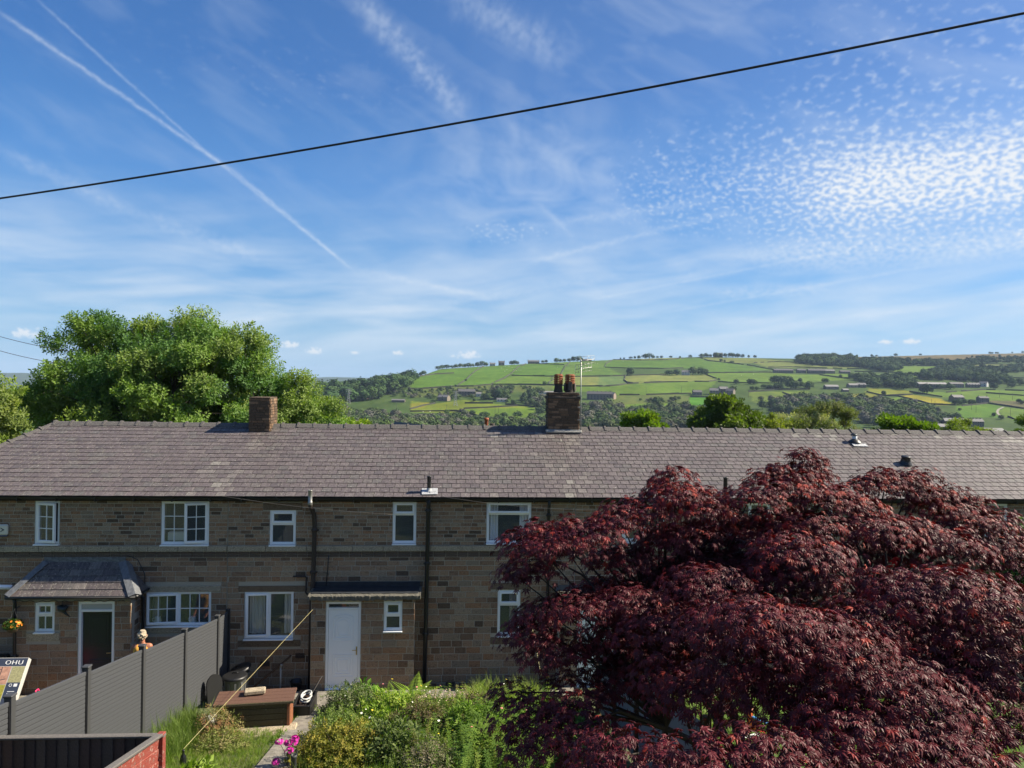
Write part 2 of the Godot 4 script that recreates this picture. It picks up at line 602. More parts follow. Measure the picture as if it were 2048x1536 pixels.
func make_hillside() -> void:
	var polys := []
	for f in FIELDS:
		var pl := poly_of(f, 3)
		var r := Rect2(pl[0], Vector2.ZERO)
		for q in pl:
			r = r.expand(q)
		polys.append([pl, Color(f[0], f[1], f[2]), r])
	var nz := FastNoiseLite.new()
	nz.seed = 3
	nz.frequency = 0.02
	nz.fractal_octaves = 4
	var ts := []
	var t := -0.9
	while t < 1.15:
		ts.append(t)
		t += 0.0040 if t > -0.34 and t < 0.76 else 0.05
	var ds := [27.0, 45.0, 80.0, 130.0, 200.0, 280.0, 360.0, 440.0, 500.0, 550.0]
	var d := 580.0
	while d < 2250.0:
		ds.append(d)
		d += 4.5 if d < 1000.0 else (8.0 if d < 1400.0 else 13.0)
	ds.append_array([2300.0, 2500.0, 2800.0])
	var st := SurfaceTool.new()
	st.begin(Mesh.PRIMITIVE_TRIANGLES)
	st.set_smooth_group(0)
	for dd in ds:
		for tt in ts:
			var p: Vector3 = EYE + fwd * dd + side * (tt * dd)
			p.y = hill_y(p.x, p.z)
			var q := Vector2(p.x, p.z)
			var base := Color(0.075, 0.125, 0.03)
			if dd > 560.0:
				for pl in polys:
					if pl[2].has_point(q) and inside(q, pl[0]):
						base = pl[1]
			var n := nz.get_noise_2d(p.x * 0.6, p.z * 0.6)
			var n2 := nz.get_noise_2d(p.x * 4.0 + 50.0, p.z * 1.4)
			var k := 1.0 + 0.30 * n + 0.22 * n2
			base = Color(base.r * k * (1.0 + 0.18 * n2), base.g * k, base.b * k)
			st.set_color(base)
			st.add_vertex(p)
	var w := ts.size()
	for j in ds.size() - 1:
		for i in w - 1:
			var a := j * w + i
			st.add_index(a); st.add_index(a + w); st.add_index(a + w + 1)
			st.add_index(a); st.add_index(a + w + 1); st.add_index(a + 1)
	struct("hillside", st, mat("pasture", Color.WHITE, 0.95, {"vcol": true, "tex": "fine", "scale": 0.05, "spec": 0.2}))
	# blue hills far behind, left of the green hill
	st = new_st(true)
	var rr := 5600.0
	var pts := []
	for i in 140:
		var az := lerpf(-0.95, 0.9, i / 139.0)
		var top := 8.2 + (6.0 + 3.0 * nz.get_noise_1d(i * 9.0) + 3.0 * sin(i * 0.13)) / 1420.0 * rr
		pts.append([EYE + fwd * rr * cos(az) + side * rr * sin(az), top])
	for i in 139:
		var a: Vector3 = pts[i][0]
		var b: Vector3 = pts[i + 1][0]
		for lev in [[-260.0, -40.0, -700.0], [-40.0, 0.0, 0.0]]:
			pass
		var f := (EYE - a).normalized()
		var a0 := Vector3(a.x, -120, a.z) + f * 1500.0
		var b0 := Vector3(b.x, -120, b.z) + f * 1500.0
		var a1 := Vector3(a.x, pts[i][1], a.z)
		var b1 := Vector3(b.x, pts[i + 1][1], b.z)
		var a2 := Vector3(a.x, pts[i][1] - 60.0, a.z) - f * 900.0
		var b2 := Vector3(b.x, pts[i + 1][1] - 60.0, b.z) - f * 900.0
		quad(st, a0, b0, b1, a1, Vector3.UP)
		quad(st, a1, b1, b2, a2, Vector3.UP)
	struct("far_hills", st, mat("far woods", Color(0.055, 0.09, 0.04), 1.0, {"tex": "patch", "scale": 0.004, "spec": 0.1}))
	# field walls of dry stone, draped over the hillside
	var wm := mat("field wall", Color(0.062, 0.062, 0.048), 0.95, {"tex": "grain", "scale": 0.3})
	var number := 0
	for wl in WALLS:
		st = new_st()
		var r := rg(900 + number)
		for i in range(0, wl.size() - 2, 2):
			var a := Vector2(wl[i], wl[i + 1])
			var b := Vector2(wl[i + 2], wl[i + 3])
			var cnt := maxi(1, int(a.distance_to(b) / 9.0))
			for k in cnt:
				var p := a.lerp(b, k / float(cnt))
				var q := a.lerp(b, (k + 1) / float(cnt))
				if r.randf() < 0.04:
					continue
				var e := (q - p).normalized()
				var nn := Vector2(-e.y, e.x) * 0.5
				var hp := hill_y(p.x, p.y)
				var hq := hill_y(q.x, q.y)
				var th := 1.35 + r.randf() * 0.7
				var A := Vector3(p.x, hp - 0.5, p.y)
				var B := Vector3(q.x, hq - 0.5, q.y)
				var N := Vector3(nn.x, 0, nn.y)
				var U := Vector3(0, th + 0.5, 0)
				quad(st, A - N, B - N, B - N * 0.6 + U, A - N * 0.6 + U, -N)
				quad(st, A + N, B + N, B + N * 0.6 + U, A + N * 0.6 + U, N)
				quad(st, A - N * 0.6 + U, B - N * 0.6 + U, B + N * 0.6 + U, A + N * 0.6 + U, Vector3.UP)
		var o := obj("field_wall", st, wm)
		tag(o, WALL_LABELS[number], "wall", "dry stone field walls")
		number += 1
	# pale farm track at the lower right
	st = new_st(true)
	for i in range(0, TRACK.size() - 2, 2):
		var a := Vector2(TRACK[i], TRACK[i + 1])
		var b := Vector2(TRACK[i + 2], TRACK[i + 3])
		var e := (b - a).normalized()
		var nn := Vector2(-e.y, e.x) * 1.3
		for k in 4:
			var p := a.lerp(b, k / 4.0)
			var q := a.lerp(b, (k + 1) / 4.0)
			var c := []
			for z in [p - nn, q - nn, q + nn, p + nn]:
				c.append(Vector3(z.x, hill_y(z.x, z.y) + 0.25, z.y))
			quad(st, c[0], c[1], c[2], c[3], Vector3.UP)
	struct("farm_track", st, mat("track", Color(0.33, 0.31, 0.24), 0.95, {"tex": "grain", "scale": 0.2}))


# ---------------------------------------------------------------- the terrace

const STONE_TONES := [Color(0.58, 0.39, 0.245), Color(0.52, 0.345, 0.22), Color(0.43, 0.28, 0.18), Color(0.58, 0.44, 0.30), Color(0.32, 0.205, 0.13), Color(0.52, 0.30, 0.17), Color(0.20, 0.142, 0.10), Color(0.45, 0.345, 0.24)]
const STONE_ODDS := [0.22, 0.42, 0.58, 0.68, 0.76, 0.86, 0.91, 1.0]
const SLATE_TONES := [Color(0.168, 0.14, 0.138), Color(0.152, 0.126, 0.126), Color(0.188, 0.158, 0.154), Color(0.136, 0.116, 0.117), Color(0.172, 0.15, 0.141), Color(0.225, 0.198, 0.184), Color(0.16, 0.144, 0.137), Color(0.285, 0.265, 0.235)]

func stone_mat(k: int) -> StandardMaterial3D:
	return mat("stone %d" % k, STONE_TONES[k], 0.92, {"tex": "grain", "scale": 2.2, "bump": 0.9, "detail": "soot", "dscale": 0.9, "spec": 0.25})

func slate_mat(k: int) -> StandardMaterial3D:
	return mat("slate %d" % k, SLATE_TONES[k] * 0.92, 0.55, {"tex": "patch", "scale": 2.3, "bump": 0.1, "detail": "lichen", "dscale": 0.42, "spec": 0.45})

func pick_stone(r: RandomNumberGenerator) -> int:
	var q := r.randf()
	for i in STONE_ODDS.size():
		if q < STONE_ODDS[i]:
			return i
	return 0

func lay_stones(part: Node, stones: Array, called: String, most := 300) -> void:
	# stones: [Transform3D, tone, shown area]; the largest in view singly, the rest together
	stones.sort_custom(func(a, b): return a[2] > b[2])
	var xf := []
	var co := []
	for i in stones.size():
		var s: Array = stones[i]
		if i < most and s[2] > 0.0:
			var o := MeshInstance3D.new()
			o.name = called
			o.mesh = unit_stone
			o.material_override = stone_mat(s[1])
			o.transform = s[0]
			part.add_child(o, true)
		else:
			xf.append(s[0])
			co.append(STONE_TONES[s[1]])
	if xf.size():
		var o2 := scatter(called + "_courses", unit_stone, mat("stone mixed", Color.WHITE, 0.92, {"tex": "grain", "scale": 2.2, "bump": 0.9, "detail": "soot", "dscale": 0.9, "vcol": true, "spec": 0.25}), xf, co, part)
		o2.set_meta("kind", "stuff")

func courses(x0: float, x1: float, y0: float, y1: float, holes: Array, r: RandomNumberGenerator, t: Transform3D, upper: bool, out: Array, show_x := Vector2(-11.9, 3.2), jut := 0.0) -> void:
	# rows of squared stone in t's x-y plane, with its face at z = 0
	var y := y0
	while y < y1 - 0.03:
		var hgt := 0.0985 if upper else lerpf(0.205, 0.128, clampf(y / 3.4, 0.0, 1.0))
		hgt *= r.randf_range(0.97, 1.03)
		if y + hgt > y1 - 0.05:
			hgt = y1 - y
		var x := x0 - r.randf() * 0.2
		while x < x1:
			var w := r.randf_range(0.17, 0.34) if upper else r.randf_range(0.22, 0.46)
			if r.randf() < 0.12:
				w *= 1.35
			var a := maxf(x, x0)
			var b := minf(x + w, x1)
			x += w
			# cut by openings
			var spans := [Vector2(a, b)]
			for hl in holes:
				if y + hgt > hl.position.y + 0.012 and y < hl.end.y - 0.012:
					var nx := []
					for s in spans:
						if hl.end.x <= s.x or hl.position.x >= s.y:
							nx.append(s)
						else:
							if hl.position.x - s.x > 0.03:
								nx.append(Vector2(s.x, hl.position.x))
							if s.y - hl.end.x > 0.03:
								nx.append(Vector2(hl.end.x, s.y))
					spans = nx
			for s in spans:
				if s.y - s.x < 0.04:
					continue
				var joint := 0.016
				var proud := r.randf_range(0.0, 0.006)
				var ext := jut * r.randf() if s.y > x1 - 0.001 else 0.0
				var size := Vector3(s.y - s.x - joint + ext, hgt - joint, 0.07)
				var ctr := Vector3((s.x + s.y + ext) * 0.5, y + hgt * 0.5 + r.randf_range(-0.002, 0.002), proud - 0.035)
				var bs := Basis(Vector3(0, 0, 1), r.randf_range(-0.006, 0.006)) * Basis(Vector3(1, 0, 0), r.randf_range(-0.02, 0.02))
				var area := size.x * size.y
				var wx := (t * ctr).x
				if wx < show_x.x or wx > show_x.y:
					area = -area
				out.append([t * Transform3D(bs.scaled_local(size), ctr), pick_stone(r), area])
		y += hgt

func wall_slab(st: SurfaceTool, x0: float, x1: float, y0: float, y1: float, zf: float, thick: float, holes: Array, t := Transform3D()) -> void:
	var ys := [y0, y1]
	for h in holes:
		ys.append(clampf(h.position.y, y0, y1))
		ys.append(clampf(h.end.y, y0, y1))
	ys.sort()
	for j in ys.size() - 1:
		if ys[j + 1] - ys[j] < 0.001:
			continue
		var ym: float = (ys[j] + ys[j + 1]) * 0.5
		var cuts := []
		for h in holes:
			if h.position.y < ym and h.end.y > ym:
				cuts.append(Vector2(h.position.x, h.end.x))
		cuts.sort_custom(func(a, b): return a.x < b.x)
		var x := x0
		cuts.append(Vector2(x1, x1))
		for c in cuts:
			if c.x - x > 0.001:
				box(st, t * Vector3((x + c.x) * 0.5, ym, zf - thick * 0.5), Vector3(c.x - x, ys[j + 1] - ys[j], thick), t.basis)
			x = maxf(x, c.y)

func pvc() -> StandardMaterial3D:
	return mat("white plastic", Color(0.84, 0.85, 0.85), 0.35, {"spec": 0.5, "bump": 0.05, "scale": 1.0})

func frame_ring(st: SurfaceTool, r: Rect2, z: float, w: float, dep: float) -> void:
	# a rectangular ring whose front is at z
	var zc := z - dep * 0.5
	cb(st, Vector3(r.position.x + w * 0.5, r.get_center().y, zc), Vector3(w, r.size.y, dep), 0.006)
	cb(st, Vector3(r.end.x - w * 0.5, r.get_center().y, zc), Vector3(w, r.size.y, dep), 0.006)
	cb(st, Vector3(r.get_center().x, r.position.y + w * 0.5, zc - 0.002), Vector3(r.size.x - w * 1.9, w, dep), 0.006)
	cb(st, Vector3(r.get_center().x, r.end.y - w * 0.5, zc - 0.002), Vector3(r.size.x - w * 1.9, w, dep), 0.006)

func make_window(house: Node, rect: Rect2, z: float, lights: Array, sill := true) -> MeshInstance3D:
	# lights: {r: Rect2 as fractions, sash: bool, nx, ny: panes across and up, open: degrees, hinge: "left"/"top"}
	var st := new_st()
	var fw := 0.055
	frame_ring(st, rect, z - 0.02, fw, 0.07)
	var inner := rect.grow(-fw)
	for l in lights:
		var lr := Rect2(inner.position + inner.size * l.r.position, inner.size * l.r.size)
		if l.r.end.x < 0.99:
			cb(st, Vector3(lr.end.x, lr.get_center().y, z - 0.058), Vector3(0.05, lr.size.y, 0.066), 0.006)
		if l.r.end.y < 0.99:
			cb(st, Vector3(lr.get_center().x, lr.end.y, z - 0.06), Vector3(lr.size.x, 0.05, 0.064), 0.006)
	if sill:
		cb(st, Vector3(rect.get_center().x, rect.position.y - 0.018, z + 0.01), Vector3(rect.size.x + 0.02, 0.034, 0.11), 0.006)
	var win := obj("window", st, pvc(), house)
	for l in lights:
		var lr := Rect2(inner.position + inner.size * l.r.position, inner.size * l.r.size)
		if l.r.end.x < 0.99:
			lr.size.x -= 0.025
		if l.r.position.x > 0.01:
			lr.position.x += 0.025
			lr.size.x -= 0.025
		if l.r.end.y < 0.99:
			lr.size.y -= 0.025
		if l.r.position.y > 0.01:
			lr.position.y += 0.025
			lr.size.y -= 0.025
		var pivot := Vector3(lr.position.x, lr.end.y, z - 0.01)
		var turn := Basis()
		var op: float = l.get("open", 0.0)
		if op != 0.0:
			if l.get("hinge", "left") == "top":
				turn = Basis(Vector3.RIGHT, -deg_to_rad(op))
			elif l.get("hinge", "left") == "right":
				pivot.x = lr.end.x
				turn = Basis(Vector3.UP, deg_to_rad(op))
			else:
				turn = Basis(Vector3.UP, -deg_to_rad(op))
		var loc := Transform3D(turn, pivot) * Transform3D(Basis(), -pivot)
		var gl := lr
		if l.get("sash", false):
			st = new_st()
			frame_ring(st, lr.grow(0.012), z - 0.002, 0.058, 0.06)
			obj("sash", st, pvc(), win).transform = loc
			gl = lr.grow(-0.044)
		else:
			st = new_st()
			frame_ring(st, lr.grow(0.004), z - 0.035, 0.02, 0.02)
			obj("glazing_bead", st, pvc(), win).transform = loc
			gl = lr.grow(-0.012)
		st = new_st()
		box(st, Vector3(gl.get_center().x, gl.get_center().y, z - 0.045), Vector3(gl.size.x, gl.size.y, 0.014))
		obj("pane", st, glass_mat(), win).transform = loc
		var nx: int = l.get("nx", 1)
		var ny: int = l.get("ny", 1)
		for i in range(1, nx):
			st = new_st()
			box(st, Vector3(gl.position.x + gl.size.x * i / nx, gl.get_center().y, z - 0.042), Vector3(0.017, gl.size.y, 0.024))
			obj("glazing_bar", st, pvc(), win).transform = loc
		for i in range(1, ny):
			st = new_st()
			box(st, Vector3(gl.get_center().x, gl.position.y + gl.size.y * i / ny, z - 0.0425), Vector3(gl.size.x, 0.017, 0.0245))
			obj("glazing_bar", st, pvc(), win).transform = loc
	return win

func sandstone() -> StandardMaterial3D:
	return mat("dressed sandstone", Color(0.56, 0.47, 0.335), 0.92, {"tex": "grain", "scale": 1.4, "bump": 0.5, "detail": "soot", "dscale": 0.6, "spec": 0.25})

func sandstone_dark() -> StandardMaterial3D:
	return mat("stained sandstone", Color(0.27, 0.195, 0.13), 0.92, {"tex": "grain", "scale": 1.7, "bump": 0.6, "detail": "soot", "dscale": 0.8, "spec": 0.25})

func roof_point(x: float, s: float, lift := 0.0) -> Vector3:
	var n := Vector3(0, EAVE_Z - RIDGE_Z, RIDGE_Y - EAVE_Y).normalized()
	return Vector3(x, lerpf(EAVE_Y, RIDGE_Y, s), lerpf(EAVE_Z, RIDGE_Z, s)) + n * lift

func slate_tone(x: float, s: float, r: RandomNumberGenerator) -> int:
	var k := [0, 0, 1, 1, 2, 3, 4, 6, 0, 1][r.randi() % 10] as int
	# lime and lichen washed down below the two chimneys and in one narrow run
	var pale := 0.0
	for q in [[-6.0, 0.35, 0.75], [3.15, 0.62, 0.8], [0.95, 0.22, 0.55], [-6.6, 0.18, 0.35]]:
		var dx: float = (x - q[0] - (1.0 - s) * (-0.25 if q[0] < 0.0 else 0.1)) / q[1]
		pale += q[2] * exp(-dx * dx) * (0.45 + 0.55 * sin(s * 9.0 + x * 3.0) * sin(s * 4.0 + x))
	if r.randf() < pale * 0.9:
		k = 5 if r.randf() < 0.88 else 7
	if x > 10.0 and s > 0.85 and r.randf() < 0.16:
		k = 7
	if x > 3.6 and k in [1, 3] and r.randf() < 0.55:  # paler slates to the right: grazing sheen put into their tone
		k = 2
	return k

func lay_roof(roof: Node, x0: float, x1: float, hip: float, r: RandomNumberGenerator, view_lo: float, view_hi: float) -> void:
	var rows := 18
	var slope := Vector3(0, RIDGE_Y - EAVE_Y, RIDGE_Z - EAVE_Z)
	var length := slope.length()
	var up := slope / length
	var n := Vector3(0, EAVE_Z - RIDGE_Z, RIDGE_Y - EAVE_Y).normalized()
	var gauge := length / rows
	var list := []
	for j in rows:
		var s := (j + 0.42) / rows
		var left := x0 - hip * (1.0 - s)
		var x := floorf(left / 0.252) * 0.252 - (0.126 if j % 2 else 0.0)
		while x < x1:
			var w := 0.252
			var a := maxf(x, left)
			var b := minf(x + w, x1)
			x += w
			if b - a < 0.016:
				continue
			var ctr := roof_point((a + b) * 0.5, s, 0.02 + r.randf_range(-0.0015, 0.002)) + up * r.randf_range(-0.005, 0.005)
			var bs := Basis(Vector3.RIGHT, n, Vector3.RIGHT.cross(n))
			bs = Basis(n, r.randf_range(-0.012, 0.012)) * Basis(Vector3.RIGHT, -0.06 + r.randf_range(-0.014, 0.012)) * Basis(Vector3.FORWARD, r.randf_range(-0.008, 0.008)) * bs
			var g0 := 0.006 if a > left + 0.001 else 0.0
			var g1 := 0.006 if b < x1 - 0.001 else 0.0
			var size := Vector3(b - a - g0 - g1, 0.009, gauge + 0.045)
			ctr.x += (g0 - g1) * 0.5
			var seen := (b - a) * (2.0 - s) if ctr.x > view_lo and ctr.x < view_hi else -1.0
			list.append([Transform3D(bs.scaled_local(size), ctr), slate_tone(ctr.x, s, r), seen])
	list.sort_custom(func(a, b): return a[2] > b[2])
	var xf := []
	var co := []
	for i in list.size():
		var q: Array = list[i]
		if i < 300 and q[2] > 0.0:
			var o := MeshInstance3D.new()
			o.name = "slate"
			o.mesh = unit_slate
			o.material_override = slate_mat(q[1])
			o.transform = q[0]
			roof.add_child(o, true)
		else:
			xf.append(q[0])
			co.append(SLATE_TONES[q[1]] * 0.92)
	var rest := scatter("slate_courses", unit_slate, mat("slate mixed", Color.WHITE, 0.55, {"tex": "patch", "scale": 2.3, "bump": 0.1, "detail": "lichen", "dscale": 0.42, "vcol": true, "spec": 0.45}), xf, co, roof)
	rest.set_meta("kind", "stuff")

func ridge_tile_mesh(len_: float) -> ArrayMesh:
	# an angled stone ridge tile along x with a raised roll at its left end
	var st := new_st()
	for part in [[0.0, len_, 0.0], [0.0, 0.06, 0.034]]:
		var grow: float = part[2]
		var sec := PackedVector2Array([Vector2(-0.20, -0.10 + grow * 0.5), Vector2(-0.06, -0.005 + grow), Vector2(0.0, 0.015 + grow), Vector2(0.06, -0.005 + grow), Vector2(0.20, -0.10 + grow * 0.5), Vector2(0.185, -0.135), Vector2(0.0, -0.03), Vector2(-0.185, -0.135)])
		var t := Transform3D(Basis(Vector3(0, 0, -1), Vector3(0, 1, 0), Vector3(1, 0, 0)), Vector3(part[0], 0, 0))
		prism(st, sec, part[1] - part[0], t)
	return finish(st)

func chimney(house: Node, c: Vector3, size: Vector3, capped: bool, r: RandomNumberGenerator) -> MeshInstance3D:
	# c: middle of the foot; brick-sized stones round a core
	var st := new_st()
	box(st, c + Vector3(0, size.y * 0.5, 0), size - Vector3(0.03, 0.012, 0.03))
	var ch := obj("chimney", st, mat("chimney mortar", Color(0.15, 0.135, 0.11), 0.95, {"tex": "grain", "scale": 3.0, "bump": 1.0}), house)
	var list := []
	var faces := [Transform3D(Basis(), Vector3(0, 0, size.z * 0.5)), Transform3D(Basis(Vector3(0, 0, -1), Vector3.UP, Vector3(1, 0, 0)), Vector3(size.x * 0.5, 0, 0)), Transform3D(Basis(Vector3(0, 0, 1), Vector3.UP, Vector3(-1, 0, 0)), Vector3(-size.x * 0.5, 0, 0)), Transform3D(Basis(Vector3(-1, 0, 0), Vector3.UP, Vector3(0, 0, -1)), Vector3(0, 0, -size.z * 0.5))]
	for f in faces.size():
		var wd := (size.x if f % 3 == 0 else size.z) * 0.5
		var y := 0.0
		while y < size.y - 0.02:
			var hgt := minf(0.082 * r.randf_range(0.9, 1.1), size.y - y)
			var x := -wd - r.randf() * 0.12
			while x < wd:
				var w := r.randf_range(0.17, 0.3)
				var a := maxf(x, -wd)
				var b := minf(x + w, wd)
				x += w
				if b - a < 0.03:
					continue
				var sz := Vector3(b - a - 0.012, hgt - 0.014, 0.05)
				var ctr := Vector3((a + b) * 0.5, y + hgt * 0.5, r.randf_range(-0.022, -0.006) + 0.005)
				list.append([Transform3D(Basis(), c) * faces[f] * Transform3D(Basis(Vector3(0, 0, 1), r.randf_range(-0.012, 0.012)).scaled_local(sz), ctr), [6, 4, 6, 6, 2, 4, 6, 4][r.randi() % 8], 1.0 if f < 2 else -1.0])
			y += hgt
	lay_stones(ch, list, "stone", 300)
	st = new_st()
	# mortar fillet and lead at the foot
	for q in [[Vector3(0, 0.02, size.z * 0.5 + 0.04), Vector3(size.x + 0.16, 0.07, 0.16)]]:
		cb(st, c + q[0], q[1], 0.02, Basis(Vector3.RIGHT, deg_to_rad(30)))
	obj("flashing", st, mat("lead and lime", Color(0.45, 0.45, 0.43), 0.75, {"tex": "grain", "scale": 5.0, "bump": 1.2, "detail": "moss", "dscale": 1.0}), ch)
	if capped:
		st = new_st()
		cb(st, c + Vector3(0, size.y - 0.13, 0), Vector3(size.x + 0.07, 0.07, size.z + 0.07), 0.012)
		cb(st, c + Vector3(0, size.y + 0.012, 0), Vector3(size.x - 0.02, 0.05, size.z - 0.02), 0.015)
		obj("cornice", st, mat("chimney cap", Color(0.13, 0.105, 0.085), 0.95, {"tex": "grain", "scale": 4.0, "bump": 1.0, "detail": "moss", "dscale": 1.0}), ch)
	else:
		st = new_st()
		cb(st, c + Vector3(0, size.y + 0.012, 0), Vector3(size.x + 0.01, 0.026, size.z + 0.01), 0.006)
		obj("cap_slab", st, mat("cap slab", Color(0.21, 0.15, 0.10), 0.95, {"tex": "grain", "scale": 4.0, "bump": 0.8}), ch)
	return ch

func chimney_pot(ch: Node, at: Vector3, r0: float, hood: bool) -> void:
	var st := new_st(true)
	lathe(st, [Vector2(r0 + 0.035, 0.0), Vector2(r0 + 0.02, 0.06), Vector2(r0 - 0.005, 0.22), Vector2(r0 + 0.005, 0.28), Vector2(r0 + 0.02, 0.30), Vector2(r0 - 0.03, 0.30), Vector2(r0 - 0.05, 0.1)], at, 18)
	var pot := obj("chimney_pot", st, mat("sooty pot", Color(0.085, 0.068, 0.055), 0.9, {"tex": "grain", "scale": 5.0, "bump": 0.6, "detail": "soot", "dscale": 2.0}), ch)
	# louvred terracotta top: separate rings with gaps and uprights
	for k in 5:
		st = new_st(true)
		var y := 0.31 + k * 0.056
		lathe(st, [Vector2(r0 - 0.03, y), Vector2(r0 + 0.022, y - 0.004), Vector2(r0 + 0.024, y + 0.032), Vector2(r0 - 0.028, y + 0.036), Vector2(r0 - 0.03, y)], at, 18)
		obj("louvre_ring", st, mat("terracotta", Color(0.42, 0.115, 0.045), 0.75, {"tex": "grain", "scale": 6.0, "bump": 0.3}), pot)
	st = new_st()
	for k in 6:
		var a := TAU * k / 6.0
		box(st, at + Vector3(cos(a) * (r0 - 0.015), 0.45, sin(a) * (r0 - 0.015)), Vector3(0.03, 0.3, 0.03), Basis(Vector3.UP, -a))
	lathe(st, [Vector2(0.0, 0.585), Vector2(r0 + 0.01, 0.585), Vector2(r0 - 0.01, 0.605), Vector2(0.0, 0.612)], at, 18)
	obj("louvre_posts", st, mat("terracotta"), pot)
	if hood:
		st = new_st()
		for k in 5:
			var a := TAU * k / 5.0 + 0.4
			cb(st, at + Vector3(cos(a) * (r0 + 0.035), 0.2 + 0.03 * (k % 2), sin(a) * (r0 + 0.035)), Vector3(0.02, 0.26, 0.12), 0.004, Basis(Vector3.UP, -a) * Basis(Vector3.FORWARD, -0.1))
		obj("mortar_haunch", st, mat("haunch", Color(0.17, 0.15, 0.125), 0.95, {"tex": "grain", "scale": 6.0, "bump": 1.0}), pot)

func pipe_mat() -> StandardMaterial3D:
	return mat("cast iron", Color(0.022, 0.024, 0.026), 0.42, {"tex": "grain", "scale": 3.0, "spec": 0.5})

func pipe_run(called: String, pts: Array, rad: float, m: Material, house: Node, collars: Array) -> void:
	var st := new_st(true)
	var rr := []
	for p in pts:
		rr.append(rad)
	tube(st, pts, rr, 12)
	var p := obj(called, st, m, house)
	for c in collars:
		st = new_st(true)
		lathe(st, [Vector2(rad, -0.05), Vector2(rad + 0.016, -0.045), Vector2(rad + 0.018, 0.03), Vector2(rad + 0.006, 0.05), Vector2(rad, 0.05)], c, 12)
		box(st, c + Vector3(0, -0.01, -rad), Vector3(rad * 3.4, 0.035, 0.03))
		obj("collar", st, m, p)

func house_shell(house: Node, x0: float, x1: float, holes: Array, cut: Array, r: RandomNumberGenerator, show: Vector2) -> void:
	var st := new_st()
	wall_slab(st, x0, x1, -0.3, 5.12, -0.006, 0.3, holes)
	var mort := mat("mortar", Color(0.66, 0.59, 0.47), 0.95, {"tex": "grain", "scale": 4.0, "bump": 0.6})
	var wall := obj("wall", st, mort, house)
	var list := []
	courses(x0, x1, 0.0, 3.56, cut, r, Transform3D(), false, list, show)
	courses(x0, x1, 3.875, 5.09, cut, r, Transform3D(), true, list, show)
	lay_stones(wall, list, "stone")
	# string course: long dressed blocks over a recessed dark course
	var x := x0
	while x < x1:
		var w := minf(r.randf_range(0.7, 1.35), x1 - x)
		if x1 - x - w < 0.3:
			w = x1 - x
		st = new_st()
		cb(st, Vector3(x + w * 0.5, 3.797, 0.0), Vector3(w - 0.008, 0.147, 0.12), 0.01)
		obj("string_course", st, sandstone(), wall)
		x += w
	st = new_st()
	x = x0
	while x < x1:
		var w := minf(r.randf_range(0.24, 0.34), x1 - x)
		for k in 2:
			cb(st, Vector3(x + w * 0.5, 3.60 + k * 0.075, -0.012), Vector3(w - 0.012, 0.064, 0.05 + 0.02 * k), 0.006)
		x += w
	obj("dentil_band", st, mat("band stone", Color(0.19, 0.14, 0.105), 0.92, {"tex": "grain", "scale": 3.0, "bump": 0.7}), wall).set_meta("kind", "stuff")
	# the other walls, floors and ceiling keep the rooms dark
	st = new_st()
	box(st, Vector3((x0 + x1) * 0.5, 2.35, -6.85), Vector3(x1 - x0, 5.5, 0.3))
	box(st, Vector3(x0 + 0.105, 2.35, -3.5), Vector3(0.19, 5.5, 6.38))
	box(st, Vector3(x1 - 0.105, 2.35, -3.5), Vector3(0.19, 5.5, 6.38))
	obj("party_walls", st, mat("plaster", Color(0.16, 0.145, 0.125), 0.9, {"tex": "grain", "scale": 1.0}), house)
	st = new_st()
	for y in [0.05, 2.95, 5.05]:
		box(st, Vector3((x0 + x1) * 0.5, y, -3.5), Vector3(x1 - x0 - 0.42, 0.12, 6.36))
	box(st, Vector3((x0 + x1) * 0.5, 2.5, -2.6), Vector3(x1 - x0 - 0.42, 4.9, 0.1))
	obj("floors", st, mat("room", Color(0.06, 0.045, 0.04), 0.9, {"tex": "grain", "scale": 1.0}), house)

